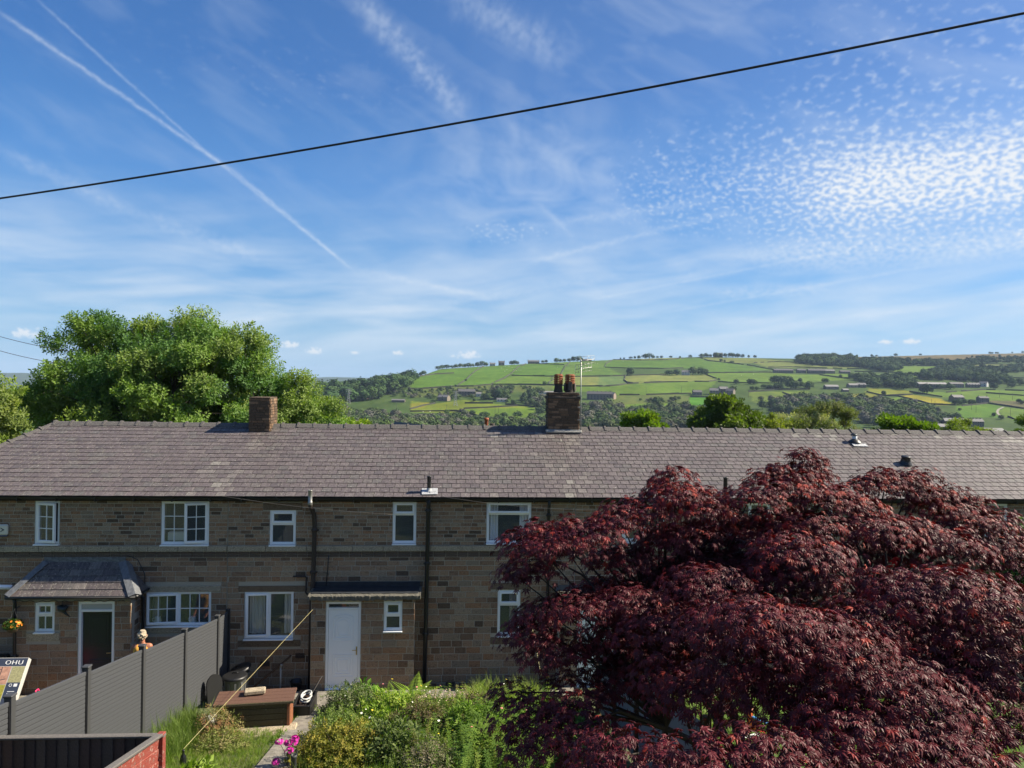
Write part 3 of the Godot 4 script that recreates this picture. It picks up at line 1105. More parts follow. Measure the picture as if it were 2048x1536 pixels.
func roof_deck(house: Node, x0: float, x1: float, hip: float, r: RandomNumberGenerator, lo: float, hi: float) -> MeshInstance3D:
	var st := new_st()
	var L := x0 - hip
	var e := -0.012
	quad(st, roof_point(L, 0, e), roof_point(x1, 0, e), roof_point(x1, 1, e), roof_point(x0, 1, e), Vector3(0, 1, 0.4))
	var back := Vector3(0, EAVE_Y, 2.0 * RIDGE_Z - EAVE_Z)
	quad(st, Vector3(L, back.y, back.z), Vector3(x1, back.y, back.z), Vector3(x1, RIDGE_Y - 0.02, RIDGE_Z), Vector3(x0, RIDGE_Y - 0.02, RIDGE_Z), Vector3(0, 1, -0.4))
	if hip > 0.0:
		tri(st, roof_point(L, 0, e), Vector3(L, back.y, back.z), Vector3(x0, RIDGE_Y - 0.02, RIDGE_Z), Vector3(-1, 1, 0))
	var roof := obj("roof", st, mat("roof felt", Color(0.05, 0.042, 0.042), 0.95, {"tex": "grain", "scale": 2.0}), house)
	lay_roof(roof, x0, x1, hip, r, lo, hi)
	# ridge
	var len_ := 0.485
	var mesh := ridge_tile_mesh(len_ - 0.004)
	var rm := mat("ridge stone", Color(0.125, 0.115, 0.11), 0.85, {"tex": "grain", "scale": 3.0, "bump": 0.6, "detail": "lichen", "dscale": 0.6})
	var n := int(round((x1 - x0) / len_))
	for k in n:
		var o := obj("ridge_tile", mesh, rm, roof)
		o.position = Vector3(x0 + (x1 - x0) * k / n, RIDGE_Y + 0.055 + r.randf_range(-0.006, 0.006), RIDGE_Z)
		o.scale.x = (x1 - x0) / n / len_
		o.rotation.z = r.randf_range(-0.008, 0.008)
	# fascia, gutter
	st = new_st()
	box(st, Vector3((L + x1) * 0.5, 5.11, 0.10), Vector3(x1 - L, 0.13, 0.025))
	box(st, Vector3((L + x1) * 0.5, 5.05, 0.04), Vector3(x1 - L, 0.015, 0.13))
	obj("fascia", st, mat("dark timber", Color(0.028, 0.022, 0.02), 0.7, {"tex": "grain", "scale": 3.0}), roof)
	st = new_st(true)
	var seg := 9
	for k in seg:
		var a := PI * k / seg
		var b := PI * (k + 1) / seg
		var A := Vector3(0, 5.165 - sin(a) * 0.062, 0.205 + cos(a) * 0.062)
		var B := Vector3(0, 5.165 - sin(b) * 0.062, 0.205 + cos(b) * 0.062)
		quad(st, A + Vector3(L, 0, 0), A + Vector3(x1, 0, 0), B + Vector3(x1, 0, 0), B + Vector3(L, 0, 0), Vector3(0, -sin((a + b) * 0.5), cos((a + b) * 0.5)))
	var gut := obj("gutter", st, pipe_mat(), roof)
	var bx := L + 0.4
	while bx < x1:
		st = new_st()
		box(st, Vector3(bx, 5.115, 0.19), Vector3(0.03, 0.12, 0.15))
		obj("bracket", st, pipe_mat(), roof)
		bx += 0.95
	return roof

func roof_pipe(house: Node, at: Vector3, hgt: float, rad: float, lead := true) -> void:
	var st := new_st(true)
	lathe(st, [Vector2(rad, -0.1), Vector2(rad, hgt - 0.03), Vector2(rad + 0.008, hgt - 0.03), Vector2(rad + 0.008, hgt), Vector2(rad - 0.01, hgt), Vector2(rad - 0.01, hgt - 0.2), Vector2(0, hgt - 0.2)], at, 16)
	var p := obj("vent_pipe", st, pipe_mat(), house)
	if lead:
		st = new_st()
		var n := Vector3(0, EAVE_Z - RIDGE_Z, RIDGE_Y - EAVE_Y).normalized()
		var b := Basis(Vector3.RIGHT, n, Vector3.RIGHT.cross(n))
		cb(st, at + n * 0.05 + Vector3(0.02, 0, 0), Vector3(0.42, 0.012, 0.30), 0.004, b * Basis(Vector3.UP, 0.04))
		cb(st, at + n * 0.065 + Vector3(0.08, 0.01, -0.03), Vector3(0.2, 0.03, 0.16), 0.012, b * Basis(Vector3.UP, 0.5))
		lathe(st, [Vector2(rad + 0.05, 0.0), Vector2(rad + 0.012, 0.09), Vector2(rad + 0.004, 0.13)], at, 14)
		obj("lead_slate", st, mat("new lead", Color(0.62, 0.64, 0.66), 0.6, {"tex": "grain", "scale": 6.0, "bump": 0.6}), p)

func lintel(house: Node, x0: float, x1: float, y0: float, y1: float, m: Material) -> void:
	var st := new_st()
	cb(st, Vector3((x0 + x1) * 0.5, (y0 + y1) * 0.5, -0.02), Vector3(x1 - x0, y1 - y0 - 0.01, 0.075), 0.008)
	obj("lintel" if y0 > 2.2 else "sill", st, m, house)

func make_terrace() -> void:
	var r := rg(77)
	# ---- end house
	var A := thing("stone_house", "end terrace house with hipped slate roof and slated porch and dark navy front door", "house")
	var hA := [Rect2(-10.88, 3.92, 0.61, 1.10), Rect2(-7.74, 3.90, 1.21, 1.13), Rect2(-8.09, 1.79, 1.64, 0.88), Rect2(-10.9, 0.05, 2.6, 2.5)]
	var hS := hA + [Rect2(-8.2, 2.67, 2.0, 0.16), Rect2(-8.35, 1.62, 2.05, 0.17), Rect2(-6.95, 1.0, 0.001, 0.001)]
	house_shell(A, -14.4, -6.055, hA, hS, r, Vector2(-11.9, -6.0))
	roof_deck(A, -12.33, -6.055, 2.1, r, -13.5, -6.0)
	hip_tiles(A, r)
	lintel(A, -8.2, -6.2, 2.67, 2.83, sandstone())
	lintel(A, -8.35, -6.3, 1.60, 1.755, sandstone())
	make_window(A, hA[0], 0.0, [{"r": Rect2(0, 0, 1, 1), "sash": true, "nx": 2, "ny": 3, "open": 14.0}])
	make_window(A, hA[1], 0.0, [{"r": Rect2(0, 0, 0.5, 1), "nx": 2, "ny": 3}, {"r": Rect2(0.5, 0, 0.5, 1), "sash": true, "nx": 2, "ny": 3, "open": 12.0, "hinge": "right"}])
	make_window(A, hA[2], 0.0, [{"r": Rect2(0, 0, 0.5, 1), "sash": true, "nx": 3, "ny": 2, "open": 7.0, "hinge": "right"}, {"r": Rect2(0.5, 0, 0.5, 1), "nx": 3, "ny": 2}])
	var chA := chimney(A, Vector3(-6.13, 6.48, -3.45), Vector3(0.62, 1.18, 0.8), false, r)
	porch_a(A, r)

	# ---- middle house
	var B := thing("stone_house", "middle terrace house with flat concrete porch and closed white panelled door", "house")
	var hB := [Rect2(-4.98, 3.89, 0.67, 0.91), Rect2(-1.79, 3.92, 0.62, 1.12), Rect2(0.70, 3.93, 1.20, 1.12), Rect2(-5.60, 1.43, 1.26, 1.23), Rect2(1.03, 1.45, 0.61, 1.22), Rect2(-3.6, 0.1, 2.3, 2.35)]
	var sB := hB + [Rect2(-5.15, 4.80, 1.0, 0.2), Rect2(-5.75, 2.66, 1.75, 0.16), Rect2(-5.75, 1.22, 1.6, 0.19), Rect2(0.85, 2.69, 0.95, 0.18), Rect2(0.85, 1.22, 1.0, 0.2)]
	house_shell(B, -6.045, 3.095, hB, sB, r, Vector2(-6.1, 3.0))
	roof_deck(B, -6.045, 3.095, 0.0, r, -6.1, 3.1)
	lintel(B, -5.15, -4.15, 4.80, 5.0, sandstone_dark())
	lintel(B, -5.75, -4.0, 2.66, 2.82, sandstone_dark())
	lintel(B, -5.75, -4.15, 1.22, 1.395, sandstone_dark())
	lintel(B, 0.85, 1.8, 2.69, 2.87, sandstone_dark())
	lintel(B, 0.85, 1.85, 1.22, 1.415, sandstone_dark())
	make_window(B, hB[0], 0.0, [{"r": Rect2(0, 0, 1, 0.62)}, {"r": Rect2(0, 0.62, 1, 0.38), "sash": true}])
	make_window(B, hB[1], 0.0, [{"r": Rect2(0, 0, 1, 0.72)}, {"r": Rect2(0, 0.72, 1, 0.28), "sash": true, "open": 6.0, "hinge": "top"}])
	make_window(B, hB[2], 0.0, [{"r": Rect2(0, 0, 1, 0.73)}, {"r": Rect2(0, 0.73, 1, 0.27), "sash": true, "open": 7.0, "hinge": "top"}])
	make_window(B, hB[3], 0.0, [{"r": Rect2(0, 0, 0.5, 1), "sash": true, "open": 4.0, "hinge": "right"}, {"r": Rect2(0.5, 0, 0.5, 1)}])
	make_window(B, hB[4], 0.0, [{"r": Rect2(0, 0, 1, 0.7)}, {"r": Rect2(0, 0.7, 1, 0.3), "sash": true}])
	porch_b(B, r)
	# soil stack with a bright metal top, cast iron downpipes
	var rust := mat("brown iron", Color(0.045, 0.03, 0.026), 0.5, {"tex": "grain", "scale": 3.0})
	pipe_run("soil_pipe", [Vector3(-3.88, 5.06, 0.33), Vector3(-3.87, 4.93, 0.30), Vector3(-3.82, 4.72, 0.12), Vector3(-3.80, 4.4, 0.11), Vector3(-3.82, 2.9, 0.11), Vector3(-3.85, 2.6, 0.11), Vector3(-3.86, 0.0, 0.11)], 0.058, rust, B, [Vector3(-3.80, 4.3, 0.11), Vector3(-3.82, 3.2, 0.11)])
	var st := new_st(true)
	lathe(st, [Vector2(0.062, 5.0), Vector2(0.066, 5.04), Vector2(0.066, 5.08), Vector2(0.056, 5.09), Vector2(0.056, 5.36), Vector2(0.06, 5.37), Vector2(0.06, 5.385), Vector2(0.048, 5.385), Vector2(0.048, 5.2), Vector2(0, 5.2)], Vector3(-3.88, 0, 0.33), 16)
	obj("flue", st, mat("galvanised", Color(0.42, 0.42, 0.39), 0.38, {"metal": 0.75, "tex": "grain", "scale": 5.0}), B)
	pipe_run("downpipe", [Vector3(-0.84, 5.12, 0.205), Vector3(-0.84, 5.02, 0.2), Vector3(-0.85, 4.86, 0.11), Vector3(-0.87, 2.0, 0.11), Vector3(-0.89, 0.05, 0.11)], 0.055, pipe_mat(), B, [Vector3(-0.85, 4.82, 0.11), Vector3(-0.86, 3.42, 0.11), Vector3(-0.88, 1.55, 0.11)])
	pipe_run("waste_pipe", [Vector3(-4.35, 3.07, 0.03), Vector3(-4.03, 3.07, 0.05), Vector3(-4.0, 3.04, 0.05), Vector3(-4.02, 2.66, 0.05), Vector3(-3.97, 2.6, 0.06), Vector3(-3.8, 2.6, 0.07)], 0.022, rust, B, [])
	pipe_run("downpipe", [Vector3(2.36, 5.12, 0.205), Vector3(2.36, 5.02, 0.2), Vector3(2.36, 4.86, 0.1), Vector3(2.37, 0.05, 0.1)], 0.042, pipe_mat(), B, [Vector3(2.36, 4.7, 0.1), Vector3(2.365, 3.0, 0.1), Vector3(2.37, 1.5, 0.1)])
	pipe_run("cable", [Vector3(-3.44, 3.62, 0.06), Vector3(-3.46, 3.3, 0.03), Vector3(-3.5, 2.8, 0.03)], 0.012, pipe_mat(), B, [])
	roof_pipe(B, Vector3(-0.84, 5.28, 0.07), 0.45, 0.052)
	# air bricks near the ground
	for q in [Vector3(-5.05, 0.78, 0.012), Vector3(-0.2, 0.18, 0.012), Vector3(1.45, 0.2, 0.012), Vector3(-4.15, 0.98, 0.012)]:
		st = new_st()
		for k in 4:
			box(st, q + Vector3(0, -0.05 + k * 0.033, 0), Vector3(0.24, 0.016, 0.03))
		obj("air_brick", st, mat("dark vent", Color(0.06, 0.04, 0.032), 0.9), B)

	# ---- house behind the maple
	var C := thing("stone_house", "terrace house mostly hidden behind the red maple, sharing a potted chimney", "house")
	var hC := [Rect2(4.38, 3.95, 1.2, 1.08), Rect2(7.4, 3.95, 1.1, 1.08), Rect2(9.6, 3.95, 0.7, 1.08), Rect2(2.8, 0.1, 2.2, 2.35), Rect2(7.0, 1.45, 1.3, 1.22)]
	house_shell(C, 3.105, 12.2, hC, hC, r, Vector2(2.9, 12.5))
	roof_deck(C, 3.105, 12.2, 0.0, r, 3.0, 12.3)
	make_window(C, hC[0], 0.0, [{"r": Rect2(0, 0, 0.5, 1), "sash": true, "open": 8.0}, {"r": Rect2(0.5, 0, 0.5, 1)}])
	make_window(C, hC[1], 0.0, [{"r": Rect2(0, 0, 0.5, 1)}, {"r": Rect2(0.5, 0, 0.5, 1)}])
	make_window(C, hC[2], 0.0, [{"r": Rect2(0, 0, 1, 1)}])
	make_window(C, hC[4], 0.0, [{"r": Rect2(0, 0, 0.5, 1)}, {"r": Rect2(0.5, 0, 0.5, 1)}])
	porch_c(C, r)
	var chB := chimney(C, Vector3(3.2, 6.72, -3.5), Vector3(0.98, 1.2, 0.62), true, r)
	chimney_pot(chB, Vector3(3.05, 7.93, -3.45), 0.125, false)
	chimney_pot(chB, Vector3(3.42, 7.93, -3.45), 0.14, true)
	roof_pipe(C, Vector3(7.21, 5.28, 0.06), 0.46, 0.055, false)

	var D := thing("stone_house", "terrace house at the far right, only its slate roof in view", "house")
	var hD := [Rect2(14.2, 3.95, 1.2, 1.08), Rect2(18.0, 3.95, 0.8, 1.08)]
	house_shell(D, 12.21, 21.0, hD, hD, r, Vector2(12.2, 16.5))
	roof_deck(D, 12.21, 21.0, 0.0, r, 12.2, 17.5)
	make_window(D, hD[0], 0.0, [{"r": Rect2(0, 0, 0.5, 1)}, {"r": Rect2(0.5, 0, 0.5, 1)}])
	make_window(D, hD[1], 0.0, [{"r": Rect2(0, 0, 1, 1)}])

	# two low roof vents
	vent_tile(D, 12.46, 0.8, true)
	vent_tile(D, 13.35, 0.47, false)

	# TV aerial on its mast beside the chimney
	var ae := thing("television_aerial", "thin grey television aerial on a mast beside the potted chimney", "aerial", Vector3(3.74, 6.75, -3.15))
	var am := mat("aerial metal", Color(0.35, 0.36, 0.34), 0.45, {"metal": 0.6})
	st = new_st(true)
	tube(st, [Vector3(0, 0.0, 0), Vector3(-0.02, 2.25, 0)], [0.017, 0.014], 8)
	obj("mast", st, am, ae)
	for q in [[1.98, -0.2, 0.34, 6], [2.24, -0.05, 0.42, 5]]:
		st = new_st(true)
		tube(st, [Vector3(q[1], q[0] - 0.04, 0.02), Vector3(q[2], q[0] + 0.04, -0.12)], [0.011], 6)
		for k in q[3]:
			var f: float = k / float(q[3] - 1)
			var c := Vector3(q[1], q[0] - 0.04, 0.02).lerp(Vector3(q[2], q[0] + 0.04, -0.12), f)
			tube(st, [c + Vector3(0.0, -0.10 - 0.05 * (1 - f), 0.02), c + Vector3(0.0, 0.10 + 0.05 * (1 - f), -0.02)], [0.006], 5)
		tube(st, [Vector3(q[1], q[0] - 0.14, 0.02), Vector3(q[2], q[0] - 0.06, -0.12)], [0.006], 5)
		tube(st, [Vector3(q[1], q[0] + 0.10, 0.02), Vector3(q[2], q[0] + 0.15, -0.12)], [0.006], 5)
		obj("antenna_array", st, am, ae)
	st = new_st()
	for y in [0.35, 0.75, 1.1]:
		box(st, Vector3(-0.04, y, -0.02), Vector3(0.14, 0.03, 0.05))
	obj("bracket", st, am, ae)

func hip_tiles(house: Node, r: RandomNumberGenerator) -> void:
	var top := Vector3(-12.33, RIDGE_Y + 0.05, RIDGE_Z)
	var foot := Vector3(-14.43, EAVE_Y + 0.03, EAVE_Z)
	var dir := foot - top
	var n := 10
	var len_ := dir.length() / n
	var mesh := ridge_tile_mesh(len_)
	var x := dir.normalized()
	var y := (Vector3.UP - x * x.y).normalized()
	for k in n:
		var o := obj("hip_tile", mesh, mat("ridge stone"), house)
		o.transform = Transform3D(Basis(x, y, x.cross(y)), top + dir * k / n)

func vent_tile(house: Node, x: float, s: float, capped: bool) -> void:
	var p := roof_point(x, s, 0.01)
	var n := Vector3(0, EAVE_Z - RIDGE_Z, RIDGE_Y - EAVE_Y).normalized()
	var b := Basis(Vector3.RIGHT, n, Vector3.RIGHT.cross(n))
	var st := new_st(true)
	if capped:
		lathe(st, [Vector2(0.2, 0.02), Vector2(0.15, 0.09), Vector2(0.085, 0.12), Vector2(0.075, 0.13)], p, 18)
		var v := obj("roof_vent", st, pipe_mat(), house)
		st = new_st(true)
		lathe(st, [Vector2(0.075, 0.12), Vector2(0.072, 0.24), Vector2(0.0, 0.24)], p, 16)
		obj("vent_neck", st, mat("vent neck", Color(0.6, 0.61, 0.62), 0.5), v)
		st = new_st(true)
		lathe(st, [Vector2(0.0, 0.235), Vector2(0.10, 0.24), Vector2(0.105, 0.265), Vector2(0.07, 0.29), Vector2(0.0, 0.295)], p + Vector3(-0.02, 0, 0), 16)
		obj("vent_cap", st, pipe_mat(), v)
		st = new_st()
		cb(st, p + b * Vector3(0.05, 0.045, 0.22), Vector3(0.46, 0.012, 0.18), 0.004, b * Basis(Vector3.UP, -0.05))
		obj("lead_slate", st, mat("new lead"), v)
	else:
		lathe(st, [Vector2(0.19, 0.0), Vector2(0.15, 0.08), Vector2(0.12, 0.19), Vector2(0.13, 0.195), Vector2(0.135, 0.235), Vector2(0.115, 0.25), Vector2(0.0, 0.255)], p, 20, Basis(Vector3.RIGHT, 0.12))
		obj("roof_vent", st, pipe_mat(), house)


func porch_walls(house: Node, x0: float, x1: float, z: float, y1: float, holes: Array, cut: Array, r: RandomNumberGenerator) -> void:
	var st := new_st()
	wall_slab(st, x0, x1, -0.2, y1, z - 0.006, 0.2, holes)
	var depth := z - 0.2
	box(st, Vector3(x0 + 0.1, (y1 - 0.2) * 0.5, depth * 0.5 + 0.0), Vector3(0.19, y1 + 0.2, depth - 0.03))
	box(st, Vector3(x1 - 0.112, (y1 - 0.2) * 0.5, depth * 0.5 + 0.0), Vector3(0.2, y1 + 0.2, depth - 0.03))
	var w := obj("porch", st, mat("mortar"), house)
	var list := []
	courses(x0, x1, 0.05, y1, cut, r, Transform3D(Basis(), Vector3(0, 0, z)), false, list, Vector2(-20, 3.0), 0.02)
	courses(0.0, z - 0.02, 0.05, y1, [], r, Transform3D(Basis(Vector3(0, 0, -1), Vector3.UP, Vector3(1, 0, 0)), Vector3(x1 - 0.014, 0, z - 0.03)), false, list, Vector2(-20, 3.0))
	lay_stones(w, list, "stone")

func porch_a(house: Node, r: RandomNumberGenerator) -> void:
	var z := 0.55
	var door := Rect2(-9.5, 0.12, 0.88, 2.48)
	var win := Rect2(-10.53, 1.85, 0.47, 0.74)
	porch_walls(house, -10.98, -8.22, z, 2.62, [door, win], [door, win, Rect2(-10.72, 1.62, 0.8, 0.2)], r)
	var st := new_st()
	cb(st, Vector3(-10.32, 1.73, z - 0.02), Vector3(0.8, 0.2, 0.09), 0.008)
	obj("sill", st, sandstone(), house)
	make_window(house, win, z, [{"r": Rect2(0, 0, 1, 0.57), "nx": 2}, {"r": Rect2(0, 0.57, 1, 0.43), "sash": true, "nx": 2}])
	# door frame with a panelled transom, dark leaf standing open inside
	st = new_st()
	frame_ring(st, door, z - 0.03, 0.07, 0.1)
	cb(st, Vector3(door.get_center().x, 2.36, z - 0.08), Vector3(0.76, 0.06, 0.09), 0.006)
	var fr := obj("door_frame", st, pvc(), house)
	st = new_st()
	cb(st, Vector3(door.get_center().x, 2.46, z - 0.07), Vector3(0.745, 0.14, 0.03), 0.004)
	obj("transom_panel", st, mat("grey panel", Color(0.42, 0.43, 0.42), 0.5), fr)
	st = new_st()
	var b := Basis(Vector3.UP, deg_to_rad(9))
	cb(st, Vector3(0.37, 1.1, 0), Vector3(0.74, 2.14, 0.045), 0.006)
	for q in [[1.62, 0.8], [0.55, 0.7]]:
		cb(st, Vector3(0.37, q[0], 0.022), Vector3(0.46, q[1], 0.02), 0.012)
		cb(st, Vector3(0.37, q[0], 0.028), Vector3(0.34, q[1] - 0.14, 0.02), 0.012)
	var leaf := obj("door", st, mat("navy door", Color(0.012, 0.017, 0.028), 0.3, {"spec": 0.5}), house)
	leaf.transform = Transform3D(b, Vector3(-9.42, 0.2, z - 0.13))
	st = new_st(true)
	tube(st, [Vector3(0.66, 1.05, 0.02), Vector3(0.66, 1.05, 0.07), Vector3(0.55, 1.05, 0.07)], [0.011], 8)
	obj("handle", st, mat("brass", Color(0.5, 0.38, 0.16), 0.3, {"metal": 0.9}), leaf)
	# hipped roof: boarding, then slates
	var e0 := Vector3(-11.12, 2.80, 0.72)
	var e1 := Vector3(-8.05, 2.80, 0.72)
	var t0 := Vector3(-10.60, 3.46, 0.02)
	var t1 := Vector3(-8.62, 3.46, 0.02)
	var w0 := Vector3(-11.12, 2.80, 0.02)
	var w1 := Vector3(-8.05, 2.80, 0.02)
	st = new_st()
	quad(st, e0, e1, t1, t0, Vector3(0, 1, 1))
	tri(st, e1, w1, t1, Vector3(1, 1, 0))
	tri(st, e0, w0, t0, Vector3(-1, 1, 0))
	quad(st, e0, e1, w1, w0, Vector3(0, -1, 0))
	var roof := obj("porch_roof", st, mat("roof felt"), house)
	var up := (t0 + t1 - e0 - e1).normalized()
	up.x = 0
	up = up.normalized()
	var n := Vector3(0, -up.z, up.y)
	if n.y < 0:
		n = -n
	var len_ := Vector2(0.66, 0.70).length()
	var rows := 5
	for j in rows:
		var s := (j + 0.45) / rows
		var a := lerpf(e0.x, t0.x, s)
		var c := lerpf(e1.x, t1.x, s)
		var x := floorf(a / 0.27) * 0.27 + (0.135 if j % 2 else 0.0)
		while x < c:
			var p := maxf(x, a)
			var q := minf(x + 0.27, c)
			x += 0.27
			if q - p < 0.04:
				continue
			var o := MeshInstance3D.new()
			o.name = "slate"
			o.mesh = unit_slate
			o.material_override = slate_mat([3, 4, 6, 3, 1, 5][r.randi() % 6])
			var bs := Basis(Vector3.RIGHT, n, Vector3.RIGHT.cross(n))
			bs = Basis(Vector3.RIGHT, -0.08) * bs
			o.transform = Transform3D(bs.scaled_local(Vector3(q - p - 0.007, 0.008, len_ / rows + 0.05)), Vector3((p + q) * 0.5, lerpf(2.80, 3.46, s), lerpf(0.72, 0.02, s)) + n * 0.015)
			roof.add_child(o, true)
	# right slope slates
	var up2 := Vector3(-0.57, 0.66, 0).normalized()
	var n2 := Vector3(0.66, 0.57, 0).normalized()
	for j in 5:
		var s := (j + 0.45) / 5.0
		var zz := 0.02
		var ze := lerpf(0.72, 0.02, s)
		while zz < ze:
			var q := minf(zz + 0.25, ze)
			if q - zz > 0.03:
				var o := MeshInstance3D.new()
				o.name = "slate"
				o.mesh = unit_slate
				o.material_override = slate_mat([3, 1, 3, 6][r.randi() % 4])
				var bs := Basis(Vector3(0, 0, -1), n2, Vector3(0, 0, -1).cross(n2))
				bs = Basis(Vector3(0, 0, -1), -0.08) * bs
				o.transform = Transform3D(bs.scaled_local(Vector3(q - zz - 0.006, 0.008, 0.22)), Vector3(lerpf(-8.05, -8.62, s), lerpf(2.80, 3.46, s), (zz + q) * 0.5) + n2 * 0.015)
				roof.add_child(o, true)
			zz += 0.25
	# lead on the hips and against the wall
	var lead := mat("old lead", Color(0.17, 0.18, 0.195), 0.5, {"tex": "patch", "scale": 2.0, "bump": 0.3, "spec": 0.5})
	for q in [[e0, t0], [e1, t1]]:
		st = new_st()
		var d: Vector3 = (q[1] - q[0])
		var x := d.normalized()
		var nn := (Vector3(0.5 if q[0] == e1 else -0.5, 1, 0.6)).normalized()
		nn = (nn - x * nn.dot(x)).normalized()
		var bs := Basis(x, nn, x.cross(nn))
		var ctr: Vector3 = (q[0] + q[1]) * 0.5 + nn * 0.022
		for s in [-1.0, 1.0]:
			cb(st, ctr + bs.z * s * 0.075, Vector3(d.length(), 0.008, 0.17), 0.003, bs * Basis(Vector3.RIGHT, s * 0.42))
		tube(st, [q[0] + nn * 0.03, q[1] + nn * 0.03], [0.022], 8)
		obj("lead_hip", st, lead, roof)
	st = new_st()
	cb(st, Vector3(-9.61, 3.40, 0.085), Vector3(1.95, 0.008, 0.24), 0.003, Basis(Vector3.RIGHT, deg_to_rad(43)))
	cb(st, Vector3(-9.61, 3.52, 0.025), Vector3(2.02, 0.13, 0.012), 0.003)
	obj("lead_apron", st, lead, roof)
	st = new_st()
	cb(st, Vector3(-9.585, 2.735, 0.665), Vector3(2.86, 0.12, 0.03), 0.006)
	cb(st, Vector3(-8.155, 2.735, 0.32), Vector3(0.03, 0.12, 0.66), 0.006)
	cb(st, Vector3(-9.585, 2.67, 0.61), Vector3(2.84, 0.015, 0.12), 0.004)
	obj("fascia", st, mat("cream paint", Color(0.42, 0.40, 0.35), 0.6, {"tex": "grain", "scale": 3.0}), roof)
	st = new_st(true)
	for run in [[Vector3(-11.12, 2.76, 0.735), Vector3(-8.03, 2.76, 0.735)], [Vector3(-8.03, 2.76, 0.735), Vector3(-8.03, 2.765, 0.02)]]:
		tube(st, [run[0], run[1]], [0.045], 10)
	obj("gutter", st, pipe_mat(), roof)
	# looped string of garden lights under the eave
	st = new_st(true)
	var pts := []
	for k in 60:
		var f := k / 59.0
		pts.append(Vector3(lerpf(-10.9, -8.3, f), 2.655 + 0.018 * sin(f * 60.0) + 0.01 * sin(f * 23.0), 0.68))
	tube(st, pts, [0.007], 5)
	obj("string_lights", st, pipe_mat(), roof)
	pipe_run("downpipe", [Vector3(-10.93, 2.75, 0.72), Vector3(-10.93, 2.6, 0.68), Vector3(-10.93, 0.2, 0.66)], 0.04, pipe_mat(), house, [Vector3(-10.93, 1.3, 0.66)])
	pipe_run("downpipe", [Vector3(-8.06, 2.76, 0.5), Vector3(-8.08, 2.6, 0.2), Vector3(-8.08, 0.1, 0.12)], 0.04, pipe_mat(), house, [Vector3(-8.08, 1.6, 0.12)])
	pipe_run("cable", [Vector3(-8.55, 3.62, 0.02), Vector3(-8.3, 3.52, 0.03), Vector3(-8.12, 3.15, 0.03), Vector3(-8.1, 2.75, 0.04)], 0.01, pipe_mat(), house, [])

func slab_edge(st: SurfaceTool, x0: float, x1: float, y: float, z0: float, z1: float, r: RandomNumberGenerator) -> void:
	# concrete slab with a ragged, spalled front edge
	var n := 64
	var rows := []
	for i in n + 1:
		var f := i / float(n)
		var x := lerpf(x0, x1, f)
		var j := r.randf_range(-0.012, 0.012)
		rows.append([Vector3(x, y + 0.035, z0), Vector3(x, y + r.randf_range(-0.006, 0.006), z1 - 0.05), Vector3(x, y - 0.022 + r.randf_range(-0.008, 0.008), z1 + j), Vector3(x, y - 0.125 + r.randf_range(-0.03, 0.025), z1 - 0.012 + j), Vector3(x, y - 0.14 + r.randf_range(-0.015, 0.015), z1 - 0.08), Vector3(x, y - 0.12, z0)])
	for i in n:
		for k in 5:
			quad(st, rows[i][k], rows[i + 1][k], rows[i + 1][k + 1], rows[i][k + 1], [Vector3(0, 1, 0), Vector3(0, 1, 0.5), Vector3(0, 0, 1), Vector3(0, -1, 0.4), Vector3(0, -1, 0)][k])
	for e in [0, n]:
		for k in range(1, 5):
			tri(st, rows[e][0], rows[e][k], rows[e][k + 1], Vector3(-1 if e == 0 else 1, 0, 0))

